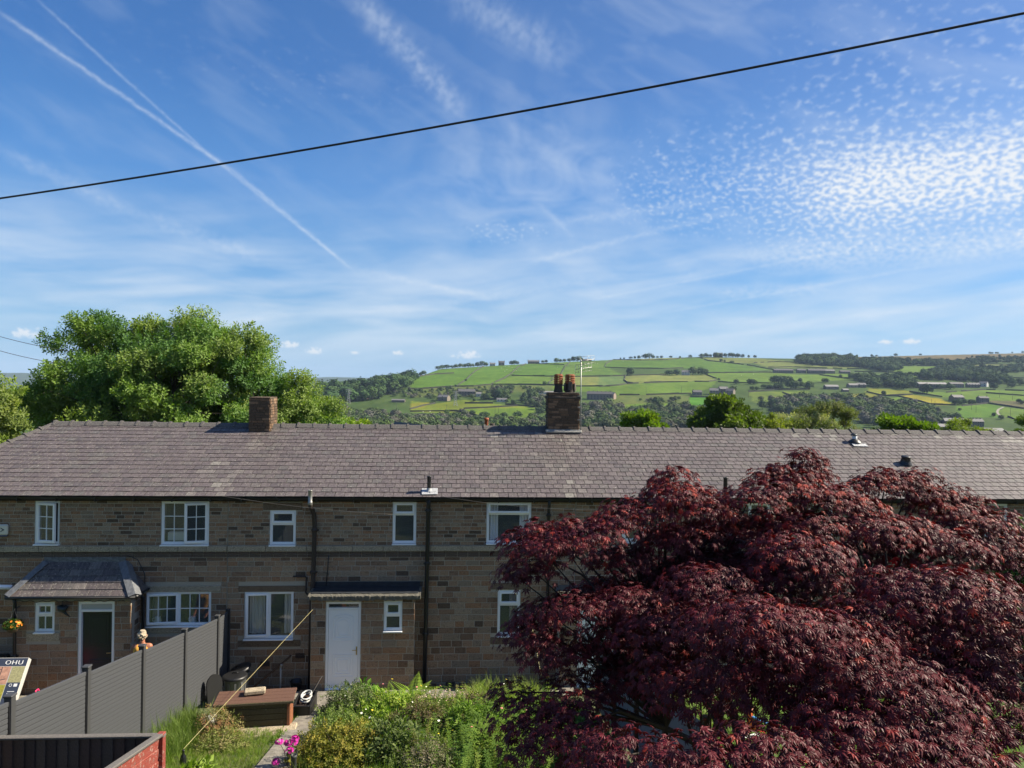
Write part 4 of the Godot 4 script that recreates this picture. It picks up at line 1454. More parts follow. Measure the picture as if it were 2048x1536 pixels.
func porch_b(house: Node, r: RandomNumberGenerator) -> void:
	var z := 0.55
	var door := Rect2(-3.40, 0.28, 0.89, 2.27)
	var win := Rect2(-1.93, 1.80, 0.47, 0.76)
	porch_walls(house, -3.77, -1.15, z, 2.66, [door, win], [door, win], r)
	make_window(house, win, z, [{"r": Rect2(0, 0, 1, 0.52)}, {"r": Rect2(0, 0.52, 1, 0.48), "sash": true}])
	var st := new_st()
	slab_edge(st, -3.83, -0.99, 2.765, 0.01, 0.72, r)
	obj("porch_roof", st, mat("porch concrete", Color(0.24, 0.225, 0.185), 0.95, {"tex": "grain", "scale": 3.0, "bump": 1.5, "detail": "moss", "dscale": 1.2}), house)
	st = new_st()
	cb(st, Vector3(-2.41, 2.795, 0.3), Vector3(2.72, 0.012, 0.58), 0.004, Basis(Vector3.RIGHT, 0.045))
	cb(st, Vector3(-2.41, 2.86, 0.026), Vector3(2.74, 0.13, 0.02), 0.004)
	obj("roofing_felt", st, mat("felt", Color(0.03, 0.036, 0.045), 0.6, {"tex": "patch", "scale": 1.5, "bump": 0.5}), house)
	st = new_st()
	frame_ring(st, door, z - 0.03, 0.062, 0.09)
	cb(st, Vector3(door.get_center().x, 2.365, z - 0.078), Vector3(0.77, 0.05, 0.085), 0.006)
	cb(st, Vector3(door.get_center().x, 0.30, z - 0.03), Vector3(0.88, 0.05, 0.12), 0.008)
	var fr := obj("door_frame", st, pvc(), house)
	st = new_st()
	box(st, Vector3(door.get_center().x, 2.44, z - 0.07), Vector3(0.765, 0.10, 0.012))
	obj("fanlight", st, glass_mat(), fr)
	# leaf with moulded panels, the upper one arched
	st = new_st()
	var cx := door.get_center().x
	cb(st, Vector3(cx, 1.345, z - 0.07), Vector3(0.755, 1.98, 0.05), 0.006)
	var leaf := obj("door", st, pvc(), house)
	for q in [[1.545, 2.145, true], [0.62, 1.19, false]]:
		for k in 3:
			st = new_st()
			var inset := 0.065 * k
			var half := 0.265 - inset
			var y0: float = q[0] + inset
			var y1: float = q[1] - inset
			var pl := PackedVector2Array()
			var il := PackedVector2Array()
			var arch := 0.075 if q[2] else 0.0
			var wdt := 0.016
			for g in [[pl, 0.0], [il, wdt]]:
				var a: PackedVector2Array = g[0]
				var w: float = g[1]
				a.append(Vector2(-half + w, y0 + w))
				a.append(Vector2(half - w, y0 + w))
				for m in 9:
					var f := m / 8.0
					a.append(Vector2(lerpf(half - w, -half + w, f), y1 - w + arch * (4.0 * f * (1.0 - f))))
				if w == 0.0:
					pl = a
				else:
					il = a
			for m in pl.size():
				var m2 := (m + 1) % pl.size()
				var zz := z - 0.045
				var P := func(v: Vector2, dz: float) -> Vector3: return Vector3(cx + v.x, v.y, zz + dz)
				var mid: PackedVector2Array = pl
				var c1 := pl[m].lerp(il[m], 0.5)
				var c2 := pl[m2].lerp(il[m2], 0.5)
				quad(st, P.call(pl[m], 0.0), P.call(pl[m2], 0.0), P.call(c2, 0.012), P.call(c1, 0.012), Vector3(0, 0, 1))
				quad(st, P.call(c1, 0.012), P.call(c2, 0.012), P.call(il[m2], 0.0), P.call(il[m], 0.0), Vector3(0, 0, 1))
			obj("panel_moulding", st, pvc(), leaf)
	st = new_st()
	cb(st, Vector3(-2.615, 1.28, z - 0.04), Vector3(0.03, 0.22, 0.012), 0.004)
	tube(st, [Vector3(-2.615, 1.31, z - 0.04), Vector3(-2.615, 1.31, z + 0.01), Vector3(-2.72, 1.31, z + 0.012)], [0.010], 8)
	obj("handle", st, mat("brass"), leaf)
	st = new_st()
	cb(st, Vector3(-2.95, 0.235, 0.72), Vector3(1.25, 0.12, 0.4), 0.02)
	obj("doorstep", st, mat("step stone", Color(0.17, 0.15, 0.12), 0.95, {"tex": "grain", "scale": 2.0, "bump": 1.0}), house)

func porch_c(house: Node, r: RandomNumberGenerator) -> void:
	var z := 0.6
	var door := Rect2(3.1, 0.28, 0.9, 2.27)
	porch_walls(house, 2.62, 5.2, z, 2.66, [door], [door], r)
	var st := new_st()
	slab_edge(st, 2.55, 5.3, 2.765, 0.01, 0.76, r)
	obj("porch_roof", st, mat("porch concrete"), house)
	st = new_st()
	frame_ring(st, door, z - 0.03, 0.062, 0.09)
	obj("door_frame", st, pvc(), house)
	st = new_st()
	cb(st, Vector3(3.55, 1.4, z - 0.08), Vector3(0.76, 2.1, 0.05), 0.006)
	obj("door", st, pvc(), house)


# ---------------------------------------------------------------- far buildings, trees, poles

func far_house(q: Array) -> void:
	# q: x, z, width, depth, wall height, roof height, turn, wall tone, roof tone, windows across, chimneys, label
	var label: String = q[11]
	var at := Vector3(q[0], hill_y(q[0], q[1]) - 0.6, q[1])
	var h := thing("hill_house", label, "house", at, deg_to_rad(q[6]), "houses across the valley")
	var w: float = q[2]
	var d: float = q[3]
	var e: float = q[4] + 0.6
	var rh: float = q[5]
	var walls := [Color(0.22, 0.185, 0.145), Color(0.30, 0.25, 0.19), Color(0.66, 0.66, 0.64), Color(0.15, 0.125, 0.105), Color(0.46, 0.36, 0.28)]
	var roofs := [Color(0.12, 0.115, 0.115), Color(0.20, 0.195, 0.19), Color(0.30, 0.295, 0.28), Color(0.10, 0.065, 0.05)]
	var st := new_st()
	box(st, Vector3(0, e * 0.5, 0), Vector3(w, e, d))
	for s in [-1.0, 1.0]:
		tri(st, Vector3(s * w * 0.5, e, -d * 0.5), Vector3(s * w * 0.5, e, d * 0.5), Vector3(s * w * 0.5, e + rh, 0), Vector3(s, 0, 0))
	obj("wall", st, mat("far wall %d" % q[7], walls[q[7]], 0.9, {"tex": "grain", "scale": 0.5}), h)
	st = new_st()
	for s in [-1.0, 1.0]:
		var y0 := e - 0.15
		var z0: float = s * (d * 0.5 + 0.3)
		quad(st, Vector3(-w * 0.5 - 0.3, y0, z0), Vector3(w * 0.5 + 0.3, y0, z0), Vector3(w * 0.5 + 0.3, e + rh + 0.12, 0), Vector3(-w * 0.5 - 0.3, e + rh + 0.12, 0), Vector3(0, 1, s))
	var roof := obj("roof", st, mat("far roof %d" % q[8], roofs[q[8]], 0.7, {"tex": "grain", "scale": 0.6}), h)
	for k in q[10]:
		st = new_st()
		var f: float = (k + 0.5) / q[10] if q[10] > 2 else [0.03, 0.97][k]
		box(st, Vector3(-w * 0.5 + w * f, e + rh + 0.45, 0), Vector3(0.8, 1.3, 0.6))
		obj("chimney", st, mat("far wall 3", walls[3]), roof)
	var n: int = q[9]
	for i in n:
		var x := -w * 0.5 + w * (i + 0.5) / n
		for fl in (2 if q[4] > 4.0 else 1):
			st = new_st()
			box(st, Vector3(x, 0.6 + 1.7 + fl * 2.6, d * 0.5 + 0.02), Vector3(minf(1.3, w / n * 0.45), 1.3, 0.16))
			obj("window", st, mat("far glass", Color(0.03, 0.035, 0.04), 0.15, {"spec": 0.6}), h)

func make_far_buildings() -> void:
	for q in FAR_HOUSES:
		far_house(q)

var tree_meshes := []

func far_tree_mesh(seed_: int, tall: float) -> ArrayMesh:
	# a lumpy crown of small faces on a short trunk, one metre high
	var r := rg(seed_)
	var nz := FastNoiseLite.new()
	nz.seed = seed_
	nz.frequency = 1.6
	var st := new_st()
	var wd := 0.5 / tall
	for k in 5:
		var a := TAU * k / 5.0
		var c := TAU * (k + 1) / 5.0
		quad(st, Vector3(cos(a), 0, sin(a)) * 0.03, Vector3(cos(c), 0, sin(c)) * 0.03, Vector3(cos(c) * 0.02, 0.35, sin(c) * 0.02), Vector3(cos(a) * 0.02, 0.35, sin(a) * 0.02), Vector3(cos(a), 0, sin(a)))
	for i in 340:
		var d := rvec(r)
		if d.y < -0.75:
			continue
		var lump := 1.0 + 0.55 * nz.get_noise_3dv(d * 1.7) + 0.16 * r.randf_range(-1, 1)
		var rad := lump * (0.82 if i % 3 else 0.62)
		var p := Vector3(d.x * wd * rad, 0.53 + d.y * 0.43 * rad, d.z * wd * rad)
		var nn := (d + rvec(r) * 0.55).normalized()
		var b := upright(nn, r.randf() * TAU)
		var s := r.randf_range(0.05, 0.10)
		st.add_vertex(p + b.x * s); st.add_vertex(p - b.x * s * 0.5 + b.z * s * 0.9); st.add_vertex(p - b.x * s * 0.6 - b.z * s * 0.8)
	return finish(st)

func make_far_trees() -> void:
	for k in 6:
		tree_meshes.append(far_tree_mesh(100 + k, [1.0, 1.15, 1.3, 0.85, 1.5, 1.05][k]))
	var pal := [[Color(0.045, 0.085, 0.028), Color(0.065, 0.11, 0.034), Color(0.036, 0.07, 0.028)], [Color(0.075, 0.11, 0.045), Color(0.06, 0.095, 0.038), Color(0.095, 0.115, 0.06), Color(0.085, 0.13, 0.038), Color(0.115, 0.115, 0.09)], [Color(0.05, 0.085, 0.034), Color(0.07, 0.11, 0.038), Color(0.042, 0.07, 0.03)]]
	var m := mat("far leaves", Color.WHITE, 0.9, {"vcol": true, "spec": 0.15})
	var thin := FastNoiseLite.new()
	thin.frequency = 0.025
	var r := rg(55)
	# woods that read as one mass
	for w in WOODS:
		var poly := poly_of(w, 5)
		var bx := Rect2(poly[0], Vector2.ZERO)
		for p in poly:
			bx = bx.expand(p)
		var want := int(bx.get_area() * w[0] / 1000.0)
		var xf := [[], [], [], [], [], []]
		var co := [[], [], [], [], [], []]
		for i in want:
			var p := Vector2(r.randf_range(bx.position.x, bx.end.x), r.randf_range(bx.position.y, bx.end.y))
			if not inside(p + Vector2(r.randfn(0.0, 9.0), r.randfn(0.0, 9.0)), poly) or thin.get_noise_2dv(p) < -0.28:
				continue
			var h := r.randf_range(w[1], w[2])
			var k := r.randi() % 6
			h *= r.randf_range(0.7, 1.25)
			var wide := r.randf_range(0.9, 1.45)
			xf[k].append(Transform3D(Basis(Vector3.UP, r.randf() * TAU).scaled(Vector3(h * wide, h, h * wide)), Vector3(p.x, hill_y(p.x, p.y) - h * 0.06, p.y)))
			var c: Color = pal[w[3]][r.randi() % pal[w[3]].size()]
			co[k].append(c * r.randf_range(0.8, 1.25))
		var o := Node3D.new()
		o.name = numbered("woodland")
		add_child(o)
		o.set_meta("kind", "stuff")
		tag(o, w[4], "woodland")
		for k in 6:
			if xf[k].size():
				scatter("canopy", tree_meshes[k], m, xf[k], co[k], o)
	# single trees, hedgerow trees and the trees along the skyline
	var mk := []
	for k in 9:
		var c: Color = [Color(0.036, 0.066, 0.026), Color(0.048, 0.085, 0.03), Color(0.06, 0.10, 0.034), Color(0.042, 0.074, 0.03), Color(0.068, 0.11, 0.038), Color(0.038, 0.066, 0.03), Color(0.078, 0.11, 0.045), Color(0.055, 0.09, 0.038), Color(0.032, 0.058, 0.026)][k]
		mk.append(mat("tree %d" % k, c, 0.9, {"spec": 0.15}))
	for t in TREES:
		var o := obj("hill_tree", tree_meshes[r.randi() % 6], mk[r.randi() % 9])
		var wide := r.randf_range(1.0, 1.5)
		o.transform = Transform3D(Basis(Vector3.UP, r.randf() * TAU).scaled(Vector3(t[2] * wide, t[2], t[2] * wide)), Vector3(t[0], hill_y(t[0], t[1]) - t[2] * 0.13, t[1]))
		tag(o, t[3], "tree", "trees across the valley")

func make_far_things() -> void:
	var st: SurfaceTool
	# lattice pylons
	var pm := mat("pylon steel", Color(0.22, 0.24, 0.25), 0.6, {"metal": 0.3})
	for q in PYLONS:
		var o := thing("electricity_pylon", q[3], "pylon", Vector3(q[0], hill_y(q[0], q[1]), q[1]), 0.3, "lattice pylons")
		st = new_st()
		var H: float = q[2]
		var prev := []
		for k in 8:
			var f := k / 7.0
			var hw := lerpf(2.2, 0.35, pow(f, 0.6))
			var ring := []
			for c in [[-1, -1], [1, -1], [1, 1], [-1, 1]]:
				ring.append(Vector3(c[0] * hw, f * H, c[1] * hw))
			if k > 0:
				for i in 4:
					tube(st, [prev[i], ring[i]], [0.14], 4, false)
					tube(st, [prev[i], ring[(i + 1) % 4]], [0.09], 4, false)
			prev = ring
		obj("tower", st, pm, o)
		for y in [0.72, 0.85, 0.96]:
			st = new_st()
			tube(st, [Vector3(-3.4, H * y, 0), Vector3(3.4, H * y, 0)], [0.14], 4)
			tube(st, [Vector3(-3.4, H * y, 0), Vector3(0, H * y + 1.2, 0), Vector3(3.4, H * y, 0)], [0.1], 4)
			obj("cross_arm", st, pm, o)
	st = new_st(true)
	tube(st, [Vector3(0, -0.5, 0), Vector3(0, 9.0, 0)], [0.17, 0.13], 6)
	box(st, Vector3(0, 8.3, 0), Vector3(1.6, 0.12, 0.12))
	var pole := finish(st)
	for p in POLES:
		var o := obj("utility_pole", pole, mat("pole wood", Color(0.075, 0.065, 0.052), 0.9))
		o.position = Vector3(p[0], hill_y(p[0], p[1]), p[1])
		tag(o, "thin dark wooden utility pole standing in the far pastures", "pole", "utility poles across the valley")
	# sheep
	st = new_st(true)
	var prof := []
	for k in 7:
		var f := k / 6.0
		prof.append(Vector2(0.34 * sqrt(maxf(0.0, 1.0 - pow(2.0 * f - 1.0, 2.0))), f * 1.15 - 0.55))
	lathe(st, prof, Vector3(0, 0.68, 0), 8, Basis(Vector3.FORWARD, PI / 2))
	for x in [-0.34, 0.34]:
		for z in [-0.14, 0.14]:
			tube(st, [Vector3(x, 0.5, z), Vector3(x, 0.0, z)], [0.06, 0.045], 5)
	tube(st, [Vector3(0.45, 0.78, 0), Vector3(0.62, 0.95, 0), Vector3(0.82, 0.85, 0)], [0.15, 0.13, 0.07], 6)
	var sheep := finish(st)
	var r := rg(8)
	for s in SHEEP:
		var o := obj("sheep", sheep, mat("fleece", Color(0.66, 0.64, 0.58), 0.95))
		o.transform = Transform3D(Basis(Vector3.UP, r.randf() * TAU), Vector3(s[0], hill_y(s[0], s[1]) + 0.1, s[1]))
		tag(o, "tiny white sheep grazing on the sunlit green hill", "sheep", "sheep on the green hill")
	# roofs just beyond the terrace
	var nb := thing("neighbouring_house", "slate gable of a house just behind the terrace ridge", "house", Vector3(-2.35, -2.9, -26.0), 0.6)
	st = new_st()
	box(st, Vector3(0, 2.6, 0), Vector3(5.5, 5.2, 7.0))
	for s in [-1.0, 1.0]:
		tri(st, Vector3(-2.75, 5.2, s * 3.5), Vector3(2.75, 5.2, s * 3.5), Vector3(0, 8.33, s * 3.5), Vector3(0, 0, s))
	obj("wall", st, mat("far wall 0"), nb)
	st = new_st()
	for s in [-1.0, 1.0]:
		quad(st, Vector3(s * 3.0, 5.0, -3.8), Vector3(s * 3.0, 5.0, 3.8), Vector3(0, 8.45, 3.8), Vector3(0, 8.45, -3.8), Vector3(s, 1, 0))
	obj("roof", st, mat("near grey roof", Color(0.17, 0.155, 0.145), 0.7, {"tex": "patch", "scale": 1.2}), nb)
	var pot := thing("chimney_stack", "two chimney pots peeping over the terrace ridge", "chimney", Vector3(1.47, -1.5, -20.0))
	st = new_st()
	box(st, Vector3(0.05, 3.55, 0), Vector3(1.0, 7.1, 0.6))
	obj("stack", st, mat("far wall 3"), pot)
	for k in 2:
		st = new_st(true)
		var hh: float = [0.72, 0.42][k]
		lathe(st, [Vector2(0.14, 0), Vector2(0.11, 0.1), Vector2(0.1, hh - 0.15), Vector2(0.13, hh - 0.12), Vector2(0.13, hh), Vector2(0.09, hh), Vector2(0.09, 0.2)], Vector3(-0.12 + k * 0.33, 7.1, 0), 14)
		obj("chimney_pot", st, mat("terracotta") if k == 0 else mat("sooty pot"), pot)


# ---------------------------------------------------------------- leafy trees

func leaf_face(st: SurfaceTool, p: Vector3, dir: Vector3, n: Vector3, length: float, width: float, fold := 0.25, droop := 0.15) -> void:
	# a folded, drooping blade of four faces
	var w := dir.cross(n).normalized() * width * 0.5
	var m := p + dir * length * 0.5 - n * droop * length * 0.3
	var tip := p + dir * length - n * droop * length
	var l := m + w + n * fold * width * 0.5
	var r := m - w + n * fold * width * 0.5
	for q in [[p, l, m], [l, tip, m], [p, m, r], [m, tip, r]]:
		st.add_vertex(q[0]); st.add_vertex(q[1]); st.add_vertex(q[2])

func spray_mesh(seed_: int, n: int, length: float, width: float, reach: float) -> ArrayMesh:
	# leaves round the end of a twig that points along y
	var r := rg(seed_)
	var st := new_st()
	for i in n:
		var f := (i + r.randf()) / n
		var a := i * 2.4 + r.randf() * 0.6
		var out := Vector3(cos(a), 0, sin(a))
		var dir := (out * (0.85 - 0.4 * f) + Vector3.UP * (0.15 + 0.55 * f) + rvec(r) * 0.3).normalized()
		var nn := (Vector3.UP + rvec(r) * 0.6)
		nn = (nn - dir * nn.dot(dir)).normalized()
		leaf_face(st, Vector3(0, (f - 0.5) * reach, 0) + out * reach * 0.12, dir, nn, length * r.randf_range(0.75, 1.2), width * r.randf_range(0.8, 1.15))
	return finish(st)

func leafy_tree(called: String, label: String, foot: Vector3, crown_c: Vector3, crown_r: Vector3, o := {}) -> void:
	# clumps of sprays in an uneven crown, each carried by a limb
	var r := rg(o.get("seed", 1))
	var nz := FastNoiseLite.new()
	nz.seed = o.get("seed", 1)
	nz.frequency = 0.9
	var t := thing(called, label, "tree", foot)
	var st := new_st(true)
	var trunk_r: float = o.get("trunk", 0.3)
	var c := crown_c - foot
	var fork := Vector3(c.x * 0.3, maxf(1.0, c.y - crown_r.y * 0.75), c.z * 0.3)
	tube(st, [Vector3.ZERO, fork * 0.5 + Vector3(0.1, 0, 0.05), fork], [trunk_r * 1.25, trunk_r, trunk_r * 0.8], 10)
	var limbs := []
	for k in o.get("limbs", 9):
		var d := rvec(r)
		d.y = absf(d.y) * 0.9 + 0.1
		var tip: Vector3 = c + d * crown_r * 0.62
		var mid := fork.lerp(tip, 0.5) + Vector3(0, -0.08 * crown_r.y, 0) + rvec(r) * 0.3
		tube(st, [fork, mid, tip], [trunk_r * 0.45, trunk_r * 0.26, trunk_r * 0.09], 6, false)
		limbs.append([mid, tip])
	var clumps: int = o.get("clumps", 60)
	var per: int = o.get("per", 90)
	var cr: float = o.get("clump", 0.9)
	var xf := []
	var co := []
	var cols: Array = o.cols
	for k in clumps:
		var d := rvec(r)
		if d.y < -0.8:
			d.y = -d.y
		var lump := 1.0 + 0.32 * nz.get_noise_3dv(d * 1.6)
		var rad := lump * pow(r.randf_range(0.18, 1.0), 0.38)
		var ctr: Vector3 = c + d * crown_r * rad
		var best: Array = limbs[0]
		for l in limbs:
			if l[1].distance_squared_to(ctr) < best[1].distance_squared_to(ctr):
				best = l
		var from: Vector3 = best[1].lerp(best[0], r.randf() * 0.5)
		tube(st, [from, from.lerp(ctr, 0.55) + rvec(r) * 0.15, ctr], [trunk_r * 0.1, trunk_r * 0.06, trunk_r * 0.025], 4, false)
		var size := cr * r.randf_range(0.6, 1.25)
		var tone: Color = cols[r.randi() % cols.size()]
		for i in int(per * size / cr):
			var q := rvec(r)
			var rr := pow(r.randf(), 0.45)
			var pos := ctr + q * Vector3(size, size * 0.72, size) * rr
			var grow := ((pos - ctr) + d * size * 0.7 + Vector3.UP * size * 0.4 + rvec(r) * size * 0.5).normalized()
			var s := r.randf_range(0.75, 1.25)
			xf.append(Transform3D(upright(grow, r.randf() * TAU).scaled(Vector3.ONE * s), pos))
			co.append(tone * r.randf_range(0.82, 1.2))
	obj("trunk", st, mat("bark", Color(0.075, 0.062, 0.048), 0.95, {"tex": "grain", "scale": 2.0, "bump": 1.5}), t)
	var lm := mat("leaves " + o.get("leaf_mat", "green"), Color.WHITE, o.get("rough", 0.55), {"vcol": true, "back": Color(0.85, 0.92, 0.42), "spec": 0.35})
	scatter("crown", o.mesh, lm, xf, co, t)

func make_mid_trees() -> void:
	var small := spray_mesh(3, 9, 0.15, 0.085, 0.26)
	var broad := spray_mesh(4, 8, 0.22, 0.15, 0.3)
	var fine := spray_mesh(5, 11, 0.12, 0.06, 0.26)
	var P := Color(0.145, 0.205, 0.034)
	leafy_tree("broadleaf_tree", "large airy green tree behind the hipped roof end", Vector3(-15.4, -2.2, -19.5), Vector3(-15.1, 5.9, -19.6), Vector3(7.7, 5.5, 5.4), {"seed": 21, "clumps": 340, "per": 115, "clump": 0.95, "limbs": 16, "trunk": 0.36, "mesh": small, "cols": [Color(0.164, 0.260, 0.048), Color(0.116, 0.212, 0.043), Color(0.198, 0.275, 0.053), Color(0.089, 0.180, 0.043), Color(0.171, 0.243, 0.056)]})
	leafy_tree("broadleaf_tree", "pale yellow green tree at the left edge beside the roof hip", Vector3(-20.6, -1.0, -10.6), Vector3(-20.7, 4.9, -10.6), Vector3(3.3, 4.2, 2.6), {"seed": 22, "clumps": 70, "per": 110, "clump": 0.9, "mesh": small, "cols": [Color(0.205, 0.256, 0.051), Color(0.171, 0.240, 0.042), Color(0.155, 0.205, 0.051)]})
	leafy_tree("broadleaf_tree", "low bright green treetop between the big tree and the square chimney pots", Vector3(-11.8, -4, -40), Vector3(-11.8, 4.2, -40), Vector3(3.6, 1.8, 2.6), {"seed": 23, "clumps": 34, "per": 70, "clump": 0.7, "mesh": broad, "cols": [Color(0.240, 0.325, 0.026), Color(0.189, 0.274, 0.026)]})
	leafy_tree("broadleaf_tree", "small rounded bright green tree right of the potted chimney", Vector3(13.7, -4, -36), Vector3(13.9, 4.0, -36), Vector3(2.4, 2.1, 2.4), {"seed": 24, "clumps": 36, "per": 70, "clump": 0.6, "mesh": broad, "cols": [Color(0.171, 0.256, 0.026), Color(0.145, 0.223, 0.026), Color(0.205, 0.282, 0.034)]})
	leafy_tree("sycamore_tree", "dense dark green sycamore behind the roof, tallest of the near treetops", Vector3(20.6, -4, -34), Vector3(20.7, 3.7, -34.2), Vector3(3.4, 3.5, 3.2), {"seed": 25, "clumps": 80, "per": 85, "clump": 0.75, "mesh": broad, "cols": [Color(0.088, 0.129, 0.027), Color(0.113, 0.163, 0.031), Color(0.145, 0.197, 0.038), Color(0.072, 0.110, 0.027)]})
	leafy_tree("broadleaf_tree", "yellowish green treetop between the sycamore and the blossoming tree", Vector3(24.6, -4, -34), Vector3(24.8, 4.0, -34), Vector3(1.9, 2.2, 2.0), {"seed": 26, "clumps": 26, "per": 70, "clump": 0.6, "mesh": small, "cols": [Color(0.256, 0.290, 0.051), Color(0.223, 0.266, 0.051)]})
	leafy_tree("blossom_tree", "wide tree with cream blossom candles above the roof ridge", Vector3(28.0, -4, -35), Vector3(28.2, 3.6, -35), Vector3(4.2, 3.4, 3.0), {"seed": 27, "clumps": 80, "per": 80, "clump": 0.7, "mesh": fine, "leaf_mat": "pale", "cols": [Color(0.145, 0.171, 0.060), Color(0.171, 0.189, 0.068), Color(0.120, 0.145, 0.051), Color(0.684, 0.650, 0.411), Color(0.411, 0.411, 0.205)]})
	leafy_tree("broadleaf_tree", "vivid green treetop right of the blossom tree", Vector3(34.0, -4, -34), Vector3(34.2, 4.2, -34), Vector3(2.6, 1.7, 2.2), {"seed": 28, "clumps": 36, "per": 75, "clump": 0.6, "mesh": broad, "cols": [Color(0.189, 0.290, 0.020), Color(0.155, 0.240, 0.020), Color(0.103, 0.171, 0.020)]})
	leafy_tree("broadleaf_tree", "low leafy treetop in front of the grey roofs on the right", Vector3(39.0, -4, -34), Vector3(39.4, 4.1, -34), Vector3(3.0, 1.7, 2.2), {"seed": 29, "clumps": 34, "per": 75, "clump": 0.6, "mesh": small, "cols": [Color(0.205, 0.256, 0.042), Color(0.155, 0.205, 0.034)]})
	leafy_tree("broadleaf_tree", "dark green bush rising at the right edge of the ridge", Vector3(46.0, -4, -34), Vector3(46.2, 4.8, -34), Vector3(2.2, 2.2, 2.2), {"seed": 30, "clumps": 26, "per": 70, "clump": 0.6, "mesh": small, "cols": [Color(0.085, 0.129, 0.026), Color(0.111, 0.163, 0.034)]})
	leafy_tree("evergreen_shrub", "dark green shrub against the wall at the right edge", Vector3(15.1, 0.5, 1.6), Vector3(15.2, 3.0, 1.6), Vector3(0.9, 2.0, 0.9), {"seed": 32, "clumps": 30, "per": 80, "clump": 0.4, "trunk": 0.06, "mesh": fine, "cols": [Color(0.068, 0.129, 0.024), Color(0.094, 0.155, 0.027)]})


# ---------------------------------------------------------------- red maple

func maple_leaf() -> ArrayMesh:
	# seven long pointed lobes from one stalk, drooping at the tips; y is the leaf's upper side, +z its tip
	var st := new_st()
	var lobes := [[0.0, 1.0], [0.62, 0.92], [-0.62, 0.92], [1.25, 0.68], [-1.25, 0.68], [1.95, 0.38], [-1.95, 0.38]]
	for l in lobes:
		var d := Vector3(sin(l[0]), 0, cos(l[0]))
		var w := Vector3(cos(l[0]), 0, -sin(l[0]))
		var len_: float = l[1]
		var a := Vector3(0, 0, 0)
		var m := d * len_ * 0.48
		m.y = 0.03
		var tip := d * len_
		tip.y = -0.22 * len_
		var e1 := m + w * len_ * 0.135
		var e2 := m - w * len_ * 0.135
		e1.y -= 0.05
		e2.y -= 0.05
		for q in [[a, e1, m], [e1, tip, m], [a, m, e2], [m, tip, e2]]:
			st.add_vertex(q[0]); st.add_vertex(q[1]); st.add_vertex(q[2])
	return finish(st)

